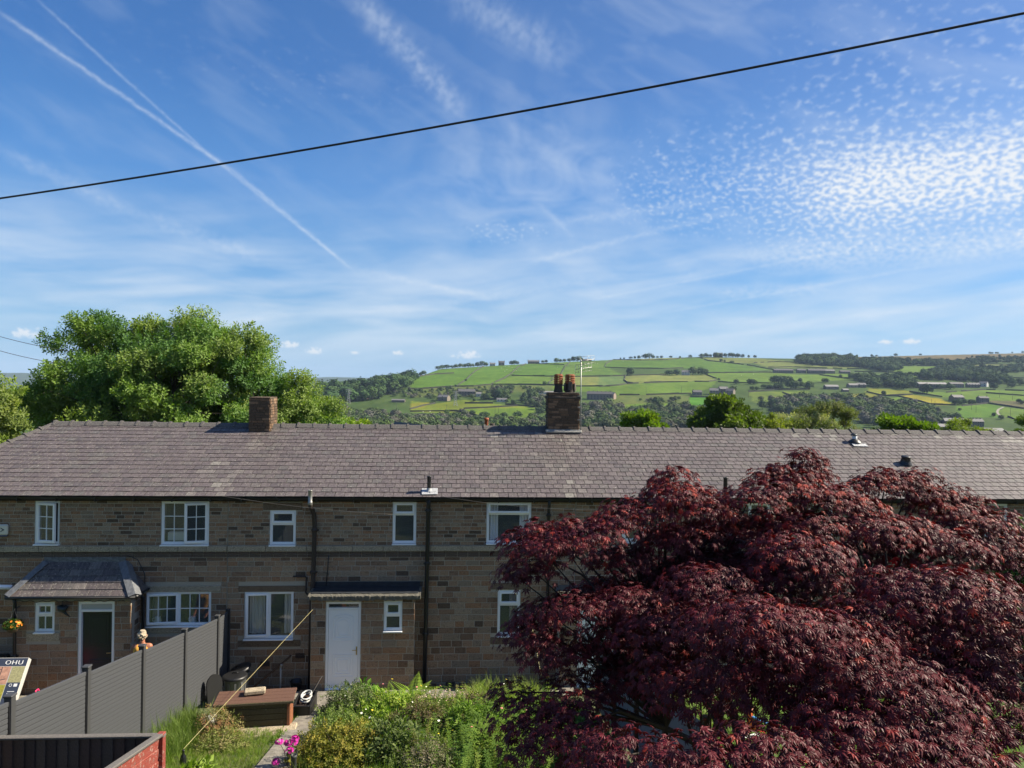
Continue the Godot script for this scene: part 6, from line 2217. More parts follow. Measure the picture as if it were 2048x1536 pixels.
func make_left_yard() -> void:
	var net := mat("pale curtain", Color(0.5, 0.49, 0.45), 0.9, {"back": Color(0.3, 0.3, 0.28)})
	var grey := mat("grey curtain", Color(0.26, 0.24, 0.22), 0.9)
	net_curtain(-5.52, -5.12, 1.5, 2.58, -0.22, net, "pale curtain in the left half of the lower window beside the dustbins", 1)
	net_curtain(-4.62, -4.42, 1.5, 2.58, -0.22, net, "narrow pale curtain at the right side of the window beside the dustbins", 2)
	net_curtain(0.76, 1.02, 3.98, 4.98, -0.2, mat("white curtain", Color(0.72, 0.72, 0.74), 0.9), "white curtain at the left of the wide upper window above the bare wall", 3)
	net_curtain(1.60, 1.86, 3.98, 4.98, -0.2, mat("white curtain"), "white curtain at the right of the wide upper window by the maple", 4)
	net_curtain(1.36, 1.58, 1.5, 2.6, -0.22, grey, "grey curtain in the narrow lower window beside the maple", 5)
	net_curtain(-8.0, -7.82, 1.85, 2.6, -0.2, grey, "dark curtain at the left of the wide kitchen window", 6)
	var st: SurfaceTool
	# crockery on the kitchen sill
	for q in [[Vector3(-6.95, 1.80, -0.16), 0.075, "white jug on the kitchen window sill"], [Vector3(-7.85, 1.80, -0.16), 0.085, "pale round pot on the left of the kitchen window sill"]]:
		var o := thing("sill_jug", q[2], "jug", q[0])
		st = new_st(true)
		var R: float = q[1]
		lathe(st, [Vector2(0, 0), Vector2(R * 0.7, 0), Vector2(R, 0.06), Vector2(R * 0.75, 0.15), Vector2(R * 0.8, 0.18), Vector2(R * 0.7, 0.18), Vector2(0, 0.1)], Vector3.ZERO, 18)
		obj("body", st, mat("china", Color(0.6, 0.62, 0.6), 0.3), o)
		st = new_st(true)
		tube(st, [Vector3(-R * 0.8, 0.15, 0), Vector3(-R * 1.7, 0.13, 0), Vector3(-R * 1.6, 0.07, 0), Vector3(-R * 0.9, 0.05, 0)], [0.01], 7)
		obj("handle", st, mat("china"), o)
	var crate := obj("window_box", cbox(Vector3(0.42, 0.22, 0.2), Vector3.ONE * 0.01), mat("pale card", Color(0.5, 0.5, 0.47), 0.8))
	crate.position = Vector3(-7.42, 4.08, -0.25)
	tag(crate, "pale box standing inside the upper left panes of the wide window", "box")
	# burglar alarm box
	var al := thing("alarm_box", "cream burglar alarm box with dark arrow mark on the upper wall", "alarm box", Vector3(-11.62, 4.13, 0.02))
	st = new_st()
	cb(st, Vector3(0, 0.17, 0.05), Vector3(0.27, 0.27, 0.09), 0.03)
	obj("cover", st, mat("cream plastic", Color(0.62, 0.6, 0.5), 0.45), al)
	st = new_st()
	cb(st, Vector3(0, 0.015, 0.05), Vector3(0.25, 0.05, 0.085), 0.02)
	obj("strobe", st, mat("blue grey lens", Color(0.08, 0.09, 0.13), 0.25), al)
	st = new_st()
	for s in [1.0, -1.0]:
		box(st, Vector3(0.02, 0.175 + s * 0.02, 0.097), Vector3(0.1, 0.018, 0.006), Basis(Vector3.BACK, -s * 0.6))
	obj("arrow_mark", st, mat("dark print", Color(0.02, 0.025, 0.05), 0.6), al)
	# dark bird ornament on a hook, no lamp
	var la := thing("bird_ornament", "black bird-shaped ornament hanging under the porch eave beside the door", "ornament", Vector3(-9.83, 2.35, 0.62))
	st = new_st(true)
	tube(st, [Vector3(-0.12, 0.16, 0), Vector3(-0.04, 0.12, 0.02), Vector3(0.06, 0.1, 0.03), Vector3(0.12, 0.17, 0.02)], [0.03, 0.09, 0.085, 0.03], 10)
	tube(st, [Vector3(0.0, 0.08, 0.03), Vector3(0.1, -0.02, 0.03), Vector3(0.2, -0.1, 0.02)], [0.05, 0.03, 0.008], 8)
	obj("body", st, mat("green black metal", Color(0.012, 0.02, 0.02), 0.4), la)
	st = new_st(true)
	tube(st, [Vector3(0, 0.18, 0.02), Vector3(0, 0.3, 0)], [0.006], 6)
	obj("hook", st, pipe_mat(), la)
	# white half-round gutter end at the left edge
	st = new_st(true)
	tube(st, [Vector3(-13.2, 2.93, 0.3), Vector3(-11.22, 2.9, 0.3)], [0.06], 12)
	var wg := obj("white_pipe", st, pvc())
	tag(wg, "white horizontal plastic pipe end left of the slated porch", "pipe")
	# hanging basket of orange flowers
	var hb := thing("hanging_basket", "hanging basket of orange flowers beside the porch downpipe", "hanging basket", Vector3(-10.86, 2.0, 0.86))
	st = new_st(true)
	lathe(st, [Vector2(0, -0.05), Vector2(0.09, -0.03), Vector2(0.15, 0.06), Vector2(0.165, 0.12), Vector2(0.15, 0.12), Vector2(0.0, 0.02)], Vector3.ZERO, 16)
	obj("basket", st, mat("coir", Color(0.24, 0.15, 0.08), 0.95, {"tex": "grain", "scale": 8.0, "bump": 2.0}), hb)
	st = new_st(true)
	for k in 3:
		var a := TAU * k / 3.0
		tube(st, [Vector3(cos(a) * 0.16, 0.12, sin(a) * 0.16), Vector3(0, 0.5, -0.05)], [0.004], 5)
	tube(st, [Vector3(0, 0.5, -0.05), Vector3(0, 0.52, -0.28)], [0.01], 6)
	obj("hanger", st, pipe_mat(), hb)
	var r := rg(15)
	var xf := []
	var co := []
	for k in 130:
		var d := rvec(r)
		d.y = absf(d.y)
		xf.append(Transform3D(upright((d + rvec(r) * 0.3).normalized(), r.randf() * TAU).scaled(Vector3.ONE * r.randf_range(0.7, 1.2)), Vector3(0, 0.1, 0) + d * Vector3(0.18, 0.14, 0.18)))
		co.append(Color(0.06, 0.11, 0.02))
	scatter("leaves", spray_mesh(40, 5, 0.06, 0.035, 0.05), mat("leaves green", Color.WHITE, 0.55, {"vcol": true, "spec": 0.35}), xf, co, hb)
	for k in 34:
		var d := rvec(r)
		d.y = absf(d.y) * 0.9
		var fl := obj("flower", flower_mesh(), mat("orange petal", Color(0.75, 0.22, 0.012), 0.6, {"back": Color(0.5, 0.2, 0.05)}) if k % 4 else mat("yellow petal", Color(0.8, 0.45, 0.03), 0.6), hb)
		fl.transform = Transform3D(upright((d + Vector3(0, 0, 0.4)).normalized(), r.randf() * TAU).scaled(Vector3.ONE * r.randf_range(0.03, 0.045)), Vector3(0, 0.12, 0) + d * Vector3(0.2, 0.15, 0.2))
	# long printed carton leaning by the porch
	carton()
	# pink tub trug and a dry plant
	var tg := thing("garden_tub", "bright pink flexible garden tub on the lawn edge", "tub", Vector3(-9.62, garden_y(-9.6, 1.6), 1.65))
	st = new_st(true)
	lathe(st, [Vector2(0, 0), Vector2(0.15, 0), Vector2(0.2, 0.27), Vector2(0.205, 0.3), Vector2(0.19, 0.3), Vector2(0.14, 0.03), Vector2(0, 0.02)], Vector3.ZERO, 24)
	var pink := mat("pink rubber", Color(0.72, 0.018, 0.13), 0.5, {"back": Color(0.3, 0.02, 0.06)})
	obj("bowl", st, pink, tg)
	for s in [-1.0, 1.0]:
		st = new_st(true)
		tube(st, [Vector3(s * 0.19, 0.3, 0.07), Vector3(s * 0.21, 0.36, 0.05), Vector3(s * 0.21, 0.36, -0.05), Vector3(s * 0.19, 0.3, -0.07)], [0.016], 8)
		obj("handle", st, pink, tg)
	ground_strip("left_lawn", [Vector2(-13.5, 1.75), Vector2(-6.15, 1.75), Vector2(-6.15, 9.5), Vector2(-13.5, 9.5)], 0.012, mat("lawn", Color(0.14, 0.22, 0.035), 0.95, {"tex": "fine", "scale": 3.0, "bump": 2.0}))
	ground_strip("left_path", [Vector2(-13.5, 0.02), Vector2(-6.1, 0.02), Vector2(-6.1, 1.7), Vector2(-13.5, 1.7)], 0.014, mat("old concrete"))

func flower_mesh() -> ArrayMesh:
	if mats.has("flower mesh"):
		return mats["flower mesh"]
	var st := new_st()
	for k in 6:
		var a := TAU * k / 6.0
		leaf_face(st, Vector3.ZERO, Vector3(cos(a), 0.25, sin(a)).normalized(), Vector3(-cos(a) * 0.25, 1, -sin(a) * 0.25).normalized(), 1.0, 0.85, -0.2, 0.1)
	mats["flower mesh"] = finish(st)
	return mats["flower mesh"]

func carton() -> void:
	# a flat carton printed with a garden furniture picture; its long face leans back
	var o := thing("furniture_carton", "large navy carton printed with garden furniture pictures, leaning by the porch", "carton", Vector3(-10.72, 0.55, 1.55))
	var tilt := Basis(Vector3.RIGHT, -0.62)
	var W := 1.5
	var H := 1.12
	var D := 0.16
	var body := Node3D.new()
	body.name = "panel"
	o.add_child(body)
	body.transform = Transform3D(Basis(Vector3.UP, 0.10) * tilt * Basis(Vector3.BACK, -0.04), Vector3(-0.05, 0, 0.35))
	var navy := mat("navy print", Color(0.035, 0.045, 0.075), 0.55)
	var white := mat("white print", Color(0.72, 0.72, 0.72), 0.6)
	var face := func(called: String, c: Vector3, s: Vector2, m: Material, dz := 0.002, rot := 0.0) -> void:
		var st := new_st()
		box(st, Vector3(c.x, c.y, D * 0.5 + dz * 0.5 + c.z), Vector3(s.x, s.y, dz), Basis(Vector3.BACK, rot))
		obj(called, st, m, body)
	var st := new_st()
	cb(st, Vector3(-W * 0.5 + 0.55, H * 0.5, 0), Vector3(W, H, D), 0.006)
	obj("carton_body", st, mat("white card", Color(0.66, 0.66, 0.64), 0.7, {"tex": "grain", "scale": 4.0}), body)
	face.call("printed_band", Vector3(-0.2, H - 0.10, 0), Vector2(W - 0.01, 0.18), navy)
	face.call("printed_strip", Vector3(0.40, 0.28, 0), Vector2(0.29, 0.56), navy, 0.0025)
	# picture panels: table and chairs over grass
	face.call("picture_terrace", Vector3(-0.25, 0.72, 0), Vector2(0.98, 0.4), mat("print tan", Color(0.62, 0.34, 0.24), 0.6, {"tex": "patch", "scale": 2.0}))
	face.call("picture_grass", Vector3(-0.25, 0.26, 0), Vector2(0.98, 0.5), mat("print grass", Color(0.42, 0.38, 0.05), 0.6, {"tex": "patch", "scale": 4.0}))
	face.call("picture_inset", Vector3(0.40, 0.74, 0), Vector2(0.28, 0.36), mat("print meadow", Color(0.46, 0.43, 0.22), 0.6, {"tex": "patch", "scale": 5.0}))
	for q in [[Vector3(0.05, 0.78, 0.0025), Vector2(0.012, 0.26), 0.0], [Vector3(-0.12, 0.78, 0.0025), Vector2(0.012, 0.26), 0.0], [Vector3(-0.035, 0.86, 0.0025), Vector2(0.17, 0.012), 0.0], [Vector3(-0.035, 0.72, 0.0025), Vector2(0.17, 0.012), 0.0], [Vector3(0.1, 0.62, 0.0025), Vector2(0.2, 0.014), 0.2], [Vector3(0.0, 0.42, 0.0025), Vector2(0.16, 0.22), 0.0]]:
		face.call("picture_chair", q[0], q[1], mat("print dark", Color(0.05, 0.04, 0.045), 0.6), 0.002, q[2])
	# marks: a ring, a square and lines of small print
	st = new_st(true)
	for k in 20:
		var a := TAU * k / 20.0
		var b := TAU * (k + 1) / 20.0
		quad(st, Vector3(0.35 + cos(a) * 0.034, 0.5 + sin(a) * 0.034, 0.086), Vector3(0.35 + cos(b) * 0.034, 0.5 + sin(b) * 0.034, 0.086), Vector3(0.35 + cos(b) * 0.024, 0.5 + sin(b) * 0.024, 0.086), Vector3(0.35 + cos(a) * 0.024, 0.5 + sin(a) * 0.024, 0.086), Vector3(0, 0, 1))
	obj("ring_mark", st, white, body)
	face.call("square_mark", Vector3(0.455, 0.5, 0.003), Vector2(0.075, 0.065), white)
	for k in 6:
		face.call("small_print", Vector3(0.40 + 0.006 * (k % 3), 0.36 - k * 0.042, 0.003), Vector2([0.15, 0.16, 0.13, 0.15, 0.10, 0.14][k], 0.011), white)
	var tm := TextMesh.new()
	var font := SystemFont.new()
	font.font_names = PackedStringArray(["Droid Sans"])
	tm.font = font
	tm.text = "OHU"
	tm.font_size = 64
	tm.pixel_size = 0.0022
	tm.depth = 0.004
	var tx := obj("lettering", tm, white, body)
	tx.transform = Transform3D(Basis().scaled(Vector3(1.35, 0.9, 1.0)), Vector3(0.27, H - 0.11, D * 0.5 + 0.005))
	var dk := obj("dark_bench", cbox(Vector3(1.2, 0.5, 0.4), Vector3.ONE * 0.02), mat("black plastic", Color(0.016, 0.016, 0.017), 0.45))
	dk.position = Vector3(-11.9, 0.95, 0.4)
	tag(dk, "dark storage chest behind the printed carton at the left edge", "chest")


# ---------------------------------------------------------------- garden plants

func shrub(called: String, label: String, at: Vector2, rad: Vector3, mesh: Mesh, n: int, cols: Array, seed_: int, o := {}) -> Node3D:
	var r := rg(seed_)
	var nz := FastNoiseLite.new()
	nz.seed = seed_
	nz.frequency = 1.3
	var base := Vector3(at.x, garden_y(at.x, at.y) - 0.03, at.y)
	if o.get("category", "shrub") == "shrub":
		rad *= 1.18
		n = int(n * 1.55)
	var t := thing(called, label, o.get("category", "shrub"), base)
	var st := new_st(true)
	for k in o.get("stems", 14):
		var d := rvec(r)
		d.y = absf(d.y) + 0.25
		var tip := d * rad * 0.8
		tube(st, [Vector3(r.randf_range(-0.06, 0.06), 0, r.randf_range(-0.06, 0.06)), tip * 0.5 + Vector3(0, 0.1 * rad.y, 0), tip], [0.014, 0.009, 0.004], 5, false)
	obj("stems", st, mat("stem", Color(0.11, 0.08, 0.045), 0.9), t)
	var xf := []
	var co := []
	for i in n:
		var d := rvec(r)
		d.y = absf(d.y) if r.randf() < 0.8 else d.y * 0.3
		var lump := 1.0 + 0.45 * nz.get_noise_3dv(d * 1.9 + Vector3(seed_, 0, 0))
		var p := d * rad * lump * pow(r.randf_range(0.12, 1.0), 0.4)
		p.y = maxf(p.y, 0.02)
		var g := (d * 0.7 + Vector3.UP * 0.6 + rvec(r) * 0.45).normalized()
		xf.append(Transform3D(upright(g, r.randf() * TAU).scaled(Vector3.ONE * r.randf_range(0.7, 1.3)), p))
		co.append(cols[r.randi() % cols.size()] * r.randf_range(1.0, 1.5))
	scatter("foliage", mesh, mat("leaves " + o.get("leaf_mat", "garden"), Color.WHITE, o.get("rough", 0.6), {"vcol": true, "back": Color(0.8, 0.9, 0.4), "spec": 0.35}), xf, co, t)
	return t

func tuft_mesh(seed_: int, n: int, hgt: float, wid: float, spread: float) -> ArrayMesh:
	var r := rg(seed_)
	var st := new_st()
	for i in n:
		var a := r.randf() * TAU
		var d := Vector3(cos(a), 0, sin(a))
		var w := Vector3(-sin(a), 0, cos(a)).rotated(Vector3.UP, r.randf_range(-0.6, 0.6)) * wid * 0.5
		var h := hgt * r.randf_range(0.55, 1.15)
		var b := d * spread * r.randf() * 0.4
		var bend := spread * r.randf_range(0.2, 1.1)
		var m := b + d * bend * 0.3 + Vector3(0, h * 0.6, 0)
		var tip := b + d * bend + Vector3(0, h, 0)
		st.add_vertex(b - w); st.add_vertex(m - w * 0.8); st.add_vertex(b + w)
		st.add_vertex(b + w); st.add_vertex(m - w * 0.8); st.add_vertex(m + w * 0.8)
		st.add_vertex(m - w * 0.8); st.add_vertex(tip); st.add_vertex(m + w * 0.8)
	return finish(st)

func weed_mesh(seed_: int, hgt: float, whorls: int, leaf: float) -> ArrayMesh:
	# an upright stem with rings of narrow leaves
	var r := rg(seed_)
	var st := new_st()
	var lean := Vector3(r.randf_range(-0.12, 0.12), 0, r.randf_range(-0.12, 0.12)) * hgt
	tube(st, [Vector3.ZERO, Vector3(0, hgt * 0.5, 0) + lean * 0.3, Vector3(0, hgt, 0) + lean], [0.006, 0.005, 0.002], 4, false)
	for k in whorls:
		var f := (k + 1.0) / whorls
		var p := Vector3(0, hgt * f, 0) + lean * f * f
		var n := 5
		for i in n:
			var a := TAU * i / n + k * 0.7
			var d := Vector3(cos(a), 0.35, sin(a)).normalized()
			leaf_face(st, p, d, Vector3(-cos(a) * 0.35, 1, -sin(a) * 0.35).normalized(), leaf * (1.15 - 0.6 * f) * r.randf_range(0.8, 1.2), leaf * 0.26, 0.1, 0.35)
	return finish(st)

func fern(label: String, at: Vector2, n: int, length: float, seed_: int, heading := -1.0) -> void:
	var r := rg(seed_)
	var t := thing("fern", label, "fern", Vector3(at.x, garden_y(at.x, at.y), at.y), 0.0, "ferns in the garden bed")
	for k in n:
		var st := new_st()
		var a: float = TAU * k / n + r.randf() * 0.5 if heading < 0.0 else heading + r.randf_range(-0.8, 0.8)
		var d := Vector3(cos(a), 0, sin(a))
		var sidev := Vector3(-sin(a), 0, cos(a))
		var L := length * r.randf_range(0.7, 1.1)
		var lift := r.randf_range(0.75, 1.1)
		var prev := Vector3.ZERO
		for i in 20:
			var f := (i + 1) / 20.0
			var p := d * L * (0.15 + 0.75 * f) * f + Vector3(0, L * lift * (f - 0.42 * f * f), 0)
			tube(st, [prev, p], [0.006 * (1.0 - f) + 0.002], 4, false)
			if i > 2:
				var pl := L * 0.24 * sin(PI * pow(f, 0.8)) + 0.012
				for s in [-1.0, 1.0]:
					var dir: Vector3 = (sidev * s + (p - prev).normalized() * 0.35 - Vector3(0, 0.12, 0)).normalized()
					var up := (p - prev).normalized().cross(sidev)
					if up.y < 0:
						up = -up
					leaf_face(st, p, dir, up, pl, L * 0.042, 0.1, 0.2)
			prev = p
		obj("frond", st, mat("fern green", Color(0.15, 0.24, 0.025), 0.6, {"back": Color(0.5, 0.6, 0.15), "spec": 0.3}), t)

func fill_region(pts: Array, n: int, r: RandomNumberGenerator, sc: Vector2, cols: Array, tilt: float) -> Array:
	var poly := PackedVector2Array(pts)
	var bx := Rect2(poly[0], Vector2.ZERO)
	for p in poly:
		bx = bx.expand(p)
	var xf := []
	var co := []
	while xf.size() < n:
		var p := Vector2(r.randf_range(bx.position.x, bx.end.x), r.randf_range(bx.position.y, bx.end.y))
		if not inside(p, poly):
			continue
		var up := (Vector3.UP + rvec(r) * tilt).normalized()
		var s := r.randf_range(sc.x, sc.y)
		xf.append(Transform3D(upright(up, r.randf() * TAU).scaled(Vector3(s, s * r.randf_range(0.8, 1.2), s)), Vector3(p.x, garden_y(p.x, p.y), p.y)))
		co.append(cols[r.randi() % cols.size()] * r.randf_range(0.8, 1.25))
	return [xf, co]

func stuff(called: String, label: String, mesh: Mesh, got: Array) -> void:
	var o := scatter(called, mesh, mat("leaves garden", Color.WHITE, 0.6, {"vcol": true, "back": Color(0.8, 0.9, 0.4), "spec": 0.35}), got[0], got[1])
	o.set_meta("kind", "stuff")
	tag(o, label, "grass" if called.contains("grass") else "weeds")

func make_plants() -> void:
	var r := rg(500)
	var fine := spray_mesh(51, 9, 0.05, 0.02, 0.09)
	var smallleaf := spray_mesh(52, 8, 0.045, 0.028, 0.07)
	var mid := spray_mesh(53, 7, 0.09, 0.04, 0.1)
	var big := spray_mesh(54, 6, 0.17, 0.085, 0.12)
	var tuft := tuft_mesh(55, 7, 0.2, 0.007, 0.12)
	var longt := tuft_mesh(56, 8, 0.5, 0.009, 0.28)
	var short := tuft_mesh(57, 8, 0.10, 0.006, 0.07)
	var weed := weed_mesh(58, 0.55, 9, 0.10)
	var weed2 := weed_mesh(59, 0.75, 8, 0.13)
	var G := [Color(0.13, 0.21, 0.03), Color(0.10, 0.18, 0.025), Color(0.17, 0.24, 0.04)]
	var GL := [Color(0.19, 0.27, 0.035), Color(0.15, 0.24, 0.03), Color(0.22, 0.28, 0.05)]
	# lawns and rough grass
	stuff("lawn_grass", "bright mown grass beside the concrete path", tuft, fill_region([Vector2(-5.9, 3.6), Vector2(-3.52, 4.3), Vector2(-3.5, 8.0), Vector2(-5.9, 8.5)], 6500, r, Vector2(0.3, 0.65), [Color(0.16, 0.25, 0.025), Color(0.19, 0.27, 0.04), Color(0.13, 0.21, 0.025), Color(0.26, 0.27, 0.09)], 0.25))
	stuff("rough_grass", "long rough grass along the foot of the grey fence", longt, fill_region([Vector2(-5.9, 3.0), Vector2(-5.2, 3.6), Vector2(-4.9, 5.2), Vector2(-5.2, 6.6), Vector2(-5.9, 7.2)], 520, r, Vector2(0.45, 0.95), [Color(0.12, 0.19, 0.03), Color(0.16, 0.22, 0.05), Color(0.10, 0.16, 0.03)], 0.3))
	stuff("left_lawn_grass", "short grass on the lawn behind the grey fence", short, fill_region([Vector2(-11.5, 1.8), Vector2(-6.2, 1.8), Vector2(-6.2, 6.0), Vector2(-11.5, 6.0)], 5200, r, Vector2(0.7, 1.2), [Color(0.17, 0.27, 0.03), Color(0.14, 0.23, 0.03), Color(0.2, 0.29, 0.05)], 0.25))
	stuff("right_lawn_grass", "short grass on the lawn beyond the maple", short, fill_region([Vector2(3.7, 2.0), Vector2(12.0, 2.0), Vector2(12.0, 7.0), Vector2(3.7, 7.0)], 5000, r, Vector2(0.7, 1.2), [Color(0.17, 0.27, 0.05), Color(0.2, 0.3, 0.06)], 0.25))
	stuff("path_edge_weeds", "small weeds along the edges of the garden path", smallleaf, fill_region([Vector2(-3.75, 2.4), Vector2(-3.45, 2.4), Vector2(-3.45, 5.0), Vector2(-3.62, 5.0)], 150, r, Vector2(0.6, 1.3), G, 0.4))
	# the overgrown bed
	var bed := [Vector2(-2.7, 2.0), Vector2(-1.2, 1.75), Vector2(1.8, 1.75), Vector2(2.9, 3.0), Vector2(2.9, 8.0), Vector2(-2.6, 8.0)]
	stuff("bed_grass", "tangled grass filling the overgrown garden bed", longt, fill_region(bed, 1300, r, Vector2(0.4, 0.8), G, 0.45))
	stuff("bed_weeds", "feathery bright green weeds in the middle of the bed", weed, fill_region([Vector2(-1.2, 2.2), Vector2(2.2, 2.2), Vector2(2.8, 7.5), Vector2(-0.8, 7.5)], 430, r, Vector2(0.5, 1.0), GL + G + [Color(0.09, 0.15, 0.03), Color(0.2, 0.19, 0.06)], 0.3))
	stuff("tall_weeds", "tall leafy weed stems at the lower right of the bed", weed2, fill_region([Vector2(0.2, 4.2), Vector2(2.7, 4.0), Vector2(2.8, 7.6), Vector2(0.0, 7.6)], 260, r, Vector2(0.6, 0.95), [Color(0.10, 0.18, 0.03), Color(0.13, 0.21, 0.03)], 0.25))
	stuff("seeding_grass", "pale yellow green grass at the back of the bed by the wall", longt, fill_region([Vector2(0.3, 1.8), Vector2(1.9, 1.8), Vector2(2.2, 3.2), Vector2(0.5, 3.0)], 420, r, Vector2(0.7, 1.15), [Color(0.24, 0.31, 0.05), Color(0.2, 0.28, 0.04), Color(0.28, 0.32, 0.09)], 0.3))
	stuff("bank_cover", "low creeping leaves covering the ground of the bed", mid, fill_region(bed, 2300, r, Vector2(0.6, 1.2), G + GL, 0.7))
	# pink haze of small flowers
	var got := fill_region([Vector2(-1.0, 1.85), Vector2(0.5, 1.85), Vector2(0.5, 2.7), Vector2(-0.9, 2.6)], 330, r, Vector2(0.012, 0.02), [Color(0.62, 0.38, 0.36), Color(0.66, 0.5, 0.44)], 0.6)
	for i in got[0].size():
		got[0][i].origin.y += r.randf_range(0.1, 0.32)
	var pk := scatter("flower_haze", flower_mesh(), mat("petals", Color.WHITE, 0.7, {"vcol": true}), got[0], got[1])
	pk.set_meta("kind", "stuff")
	tag(pk, "pale pink haze of tiny flowers at the back of the bed", "flowers")
	got = fill_region([Vector2(-2.6, 1.8), Vector2(1.8, 1.8), Vector2(2.2, 6.5), Vector2(-2.4, 6.5)], 60, r, Vector2(0.018, 0.03), [Color(0.75, 0.55, 0.03), Color(0.72, 0.7, 0.6), Color(0.6, 0.2, 0.2)], 0.5)
	for i in got[0].size():
		got[0][i].origin.y += r.randf_range(0.35, 0.6)
	var fl := scatter("scattered_flowers", flower_mesh(), mats["petals"], got[0], got[1])
	fl.set_meta("kind", "stuff")
	tag(fl, "scattered small yellow and white flowers over the bed", "flowers")
	fern("tall arching fern frond at the top of the bed below the porch corner", Vector2(-1.05, 1.95), 7, 0.85, 71, -0.7)
	fern("smaller upright fern between the tall frond and the white door", Vector2(-1.55, 1.95), 6, 0.6, 72)
	fern("light fern in the bed under the wall air brick", Vector2(0.35, 1.9), 6, 0.55, 73)
	fern("fern beside the grass clump near the maple", Vector2(0.95, 2.1), 6, 0.5, 74)
	shrub("dock_plant", "broad leaved glossy green plant at the back of the bed right of the path", Vector2(-2.2, 2.1), Vector3(0.45, 0.5, 0.35), big, 110, [Color(0.09, 0.19, 0.02), Color(0.12, 0.23, 0.025)], 81, {"category": "plant", "rough": 0.5})
	shrub("rose_bush", "grey green twiggy bush spilling over the garden path", Vector2(-2.35, 3.0), Vector3(0.65, 0.55, 0.6), smallleaf, 900, [Color(0.12, 0.155, 0.06), Color(0.10, 0.14, 0.05), Color(0.15, 0.17, 0.08)], 82)
	shrub("leafy_bush", "fresh light green mounded bush in the middle of the bed", Vector2(-1.45, 3.6), Vector3(0.6, 0.5, 0.5), mid, 420, GL, 83)
	shrub("barberry_bush", "brownish purple bush in the middle of the bed", Vector2(-0.75, 4.5), Vector3(0.6, 0.52, 0.5), smallleaf, 900, [Color(0.11, 0.075, 0.045), Color(0.12, 0.12, 0.045), Color(0.10, 0.10, 0.04)], 84)
	shrub("barberry_bush", "reddish twiggy bush below the small lower window", Vector2(0.55, 3.3), Vector3(0.5, 0.42, 0.4), smallleaf, 520, [Color(0.13, 0.09, 0.055), Color(0.12, 0.13, 0.05)], 85)
	shrub("box_bush", "yellow green small leaved bush at the bottom of the bed beside the iron post", Vector2(-2.1, 6.2), Vector3(0.75, 0.55, 0.65), smallleaf, 1500, [Color(0.20, 0.19, 0.03), Color(0.15, 0.155, 0.025), Color(0.24, 0.20, 0.035), Color(0.10, 0.11, 0.02)], 86)
	shrub("box_bush", "pale green small leaved bush behind the yellow green bush", Vector2(-2.3, 4.9), Vector3(0.55, 0.5, 0.5), smallleaf, 900, [Color(0.14, 0.2, 0.045), Color(0.17, 0.22, 0.06)], 87)
	shrub("rhododendron_bush", "dull green larger leaved bush at the bottom middle of the bed", Vector2(-1.15, 6.1), Vector3(0.6, 0.55, 0.55), mid, 620, [Color(0.10, 0.14, 0.04), Color(0.13, 0.165, 0.055), Color(0.085, 0.12, 0.035)], 88)
	shrub("lavender_bush", "pale grey pink seeding plant at the bottom edge of the bed", Vector2(-0.5, 6.6), Vector3(0.45, 0.4, 0.4), fine, 500, [Color(0.2, 0.17, 0.12), Color(0.16, 0.18, 0.08)], 89)
	shrub("leafy_bush", "deep green leafy bush between purple bush and tall weeds", Vector2(0.25, 4.9), Vector3(0.55, 0.55, 0.5), mid, 480, [Color(0.12, 0.2, 0.035), Color(0.14, 0.22, 0.035)], 90)
	shrub("leafy_bush", "bright green rounded bush right of the deep green bush", Vector2(1.05, 4.4), Vector3(0.6, 0.5, 0.5), mid, 420, [Color(0.16, 0.25, 0.035), Color(0.13, 0.21, 0.03)], 96)
	shrub("leafy_bush", "yellow green rounded bush at the bottom right of the bed", Vector2(0.75, 6.3), Vector3(0.6, 0.5, 0.5), smallleaf, 1000, [Color(0.19, 0.25, 0.045), Color(0.15, 0.21, 0.035)], 97)
	shrub("dry_weed_clump", "dry reddish seeding weed clump in front of the storage box", Vector2(-4.75, 4.55), Vector3(0.5, 0.62, 0.4), fine, 420, [Color(0.26, 0.14, 0.07), Color(0.2, 0.17, 0.06), Color(0.16, 0.18, 0.05), Color(0.24, 0.2, 0.09)], 91, {"category": "weed clump", "stems": 26})
	shrub("dry_weed_clump", "straw coloured weed clump at the lawn edge below the storage box", Vector2(-4.45, 5.3), Vector3(0.6, 0.35, 0.4), fine, 420, [Color(0.22, 0.19, 0.08), Color(0.17, 0.19, 0.05), Color(0.14, 0.17, 0.04)], 92, {"category": "weed clump"})
	shrub("leafy_weed", "leafy green weed at the bottom edge beside the bottle post", Vector2(-4.35, 6.75), Vector3(0.22, 0.2, 0.2), big, 40, [Color(0.17, 0.24, 0.04)], 93, {"category": "weed", "stems": 3})
	shrub("dry_plant", "dry straw coloured potted plant beside the porch door", Vector2(-9.05, 1.55), Vector3(0.25, 0.4, 0.2), mid, 36, [Color(0.36, 0.24, 0.09), Color(0.14, 0.13, 0.07)], 94, {"category": "plant"})
	shrub("green_bush", "sunlit green bush behind the board fence under the maple", Vector2(4.5, 4.6), Vector3(0.7, 0.6, 0.6), smallleaf, 900, [Color(0.15, 0.2, 0.05), Color(0.12, 0.17, 0.04)], 95)
	# magenta flower head by the iron post
	var mg := thing("magenta_flower", "magenta flower clusters on thin stems beside the iron post", "flower", Vector3(-2.95, garden_y(-2.95, 6.4), 6.4))
	var st := new_st(true)
	var heads := [Vector3(0.02, 0.42, 0), Vector3(0.13, 0.50, 0.02), Vector3(-0.13, 0.46, 0.03), Vector3(0.06, 0.34, 0.1), Vector3(-0.16, 0.16, 0.12), Vector3(0.1, 0.40, -0.05)]
	for h in heads:
		tube(st, [Vector3(0, 0, 0), h * 0.5 + Vector3(0.02, 0.05, 0), h], [0.007, 0.005, 0.004], 5, false)
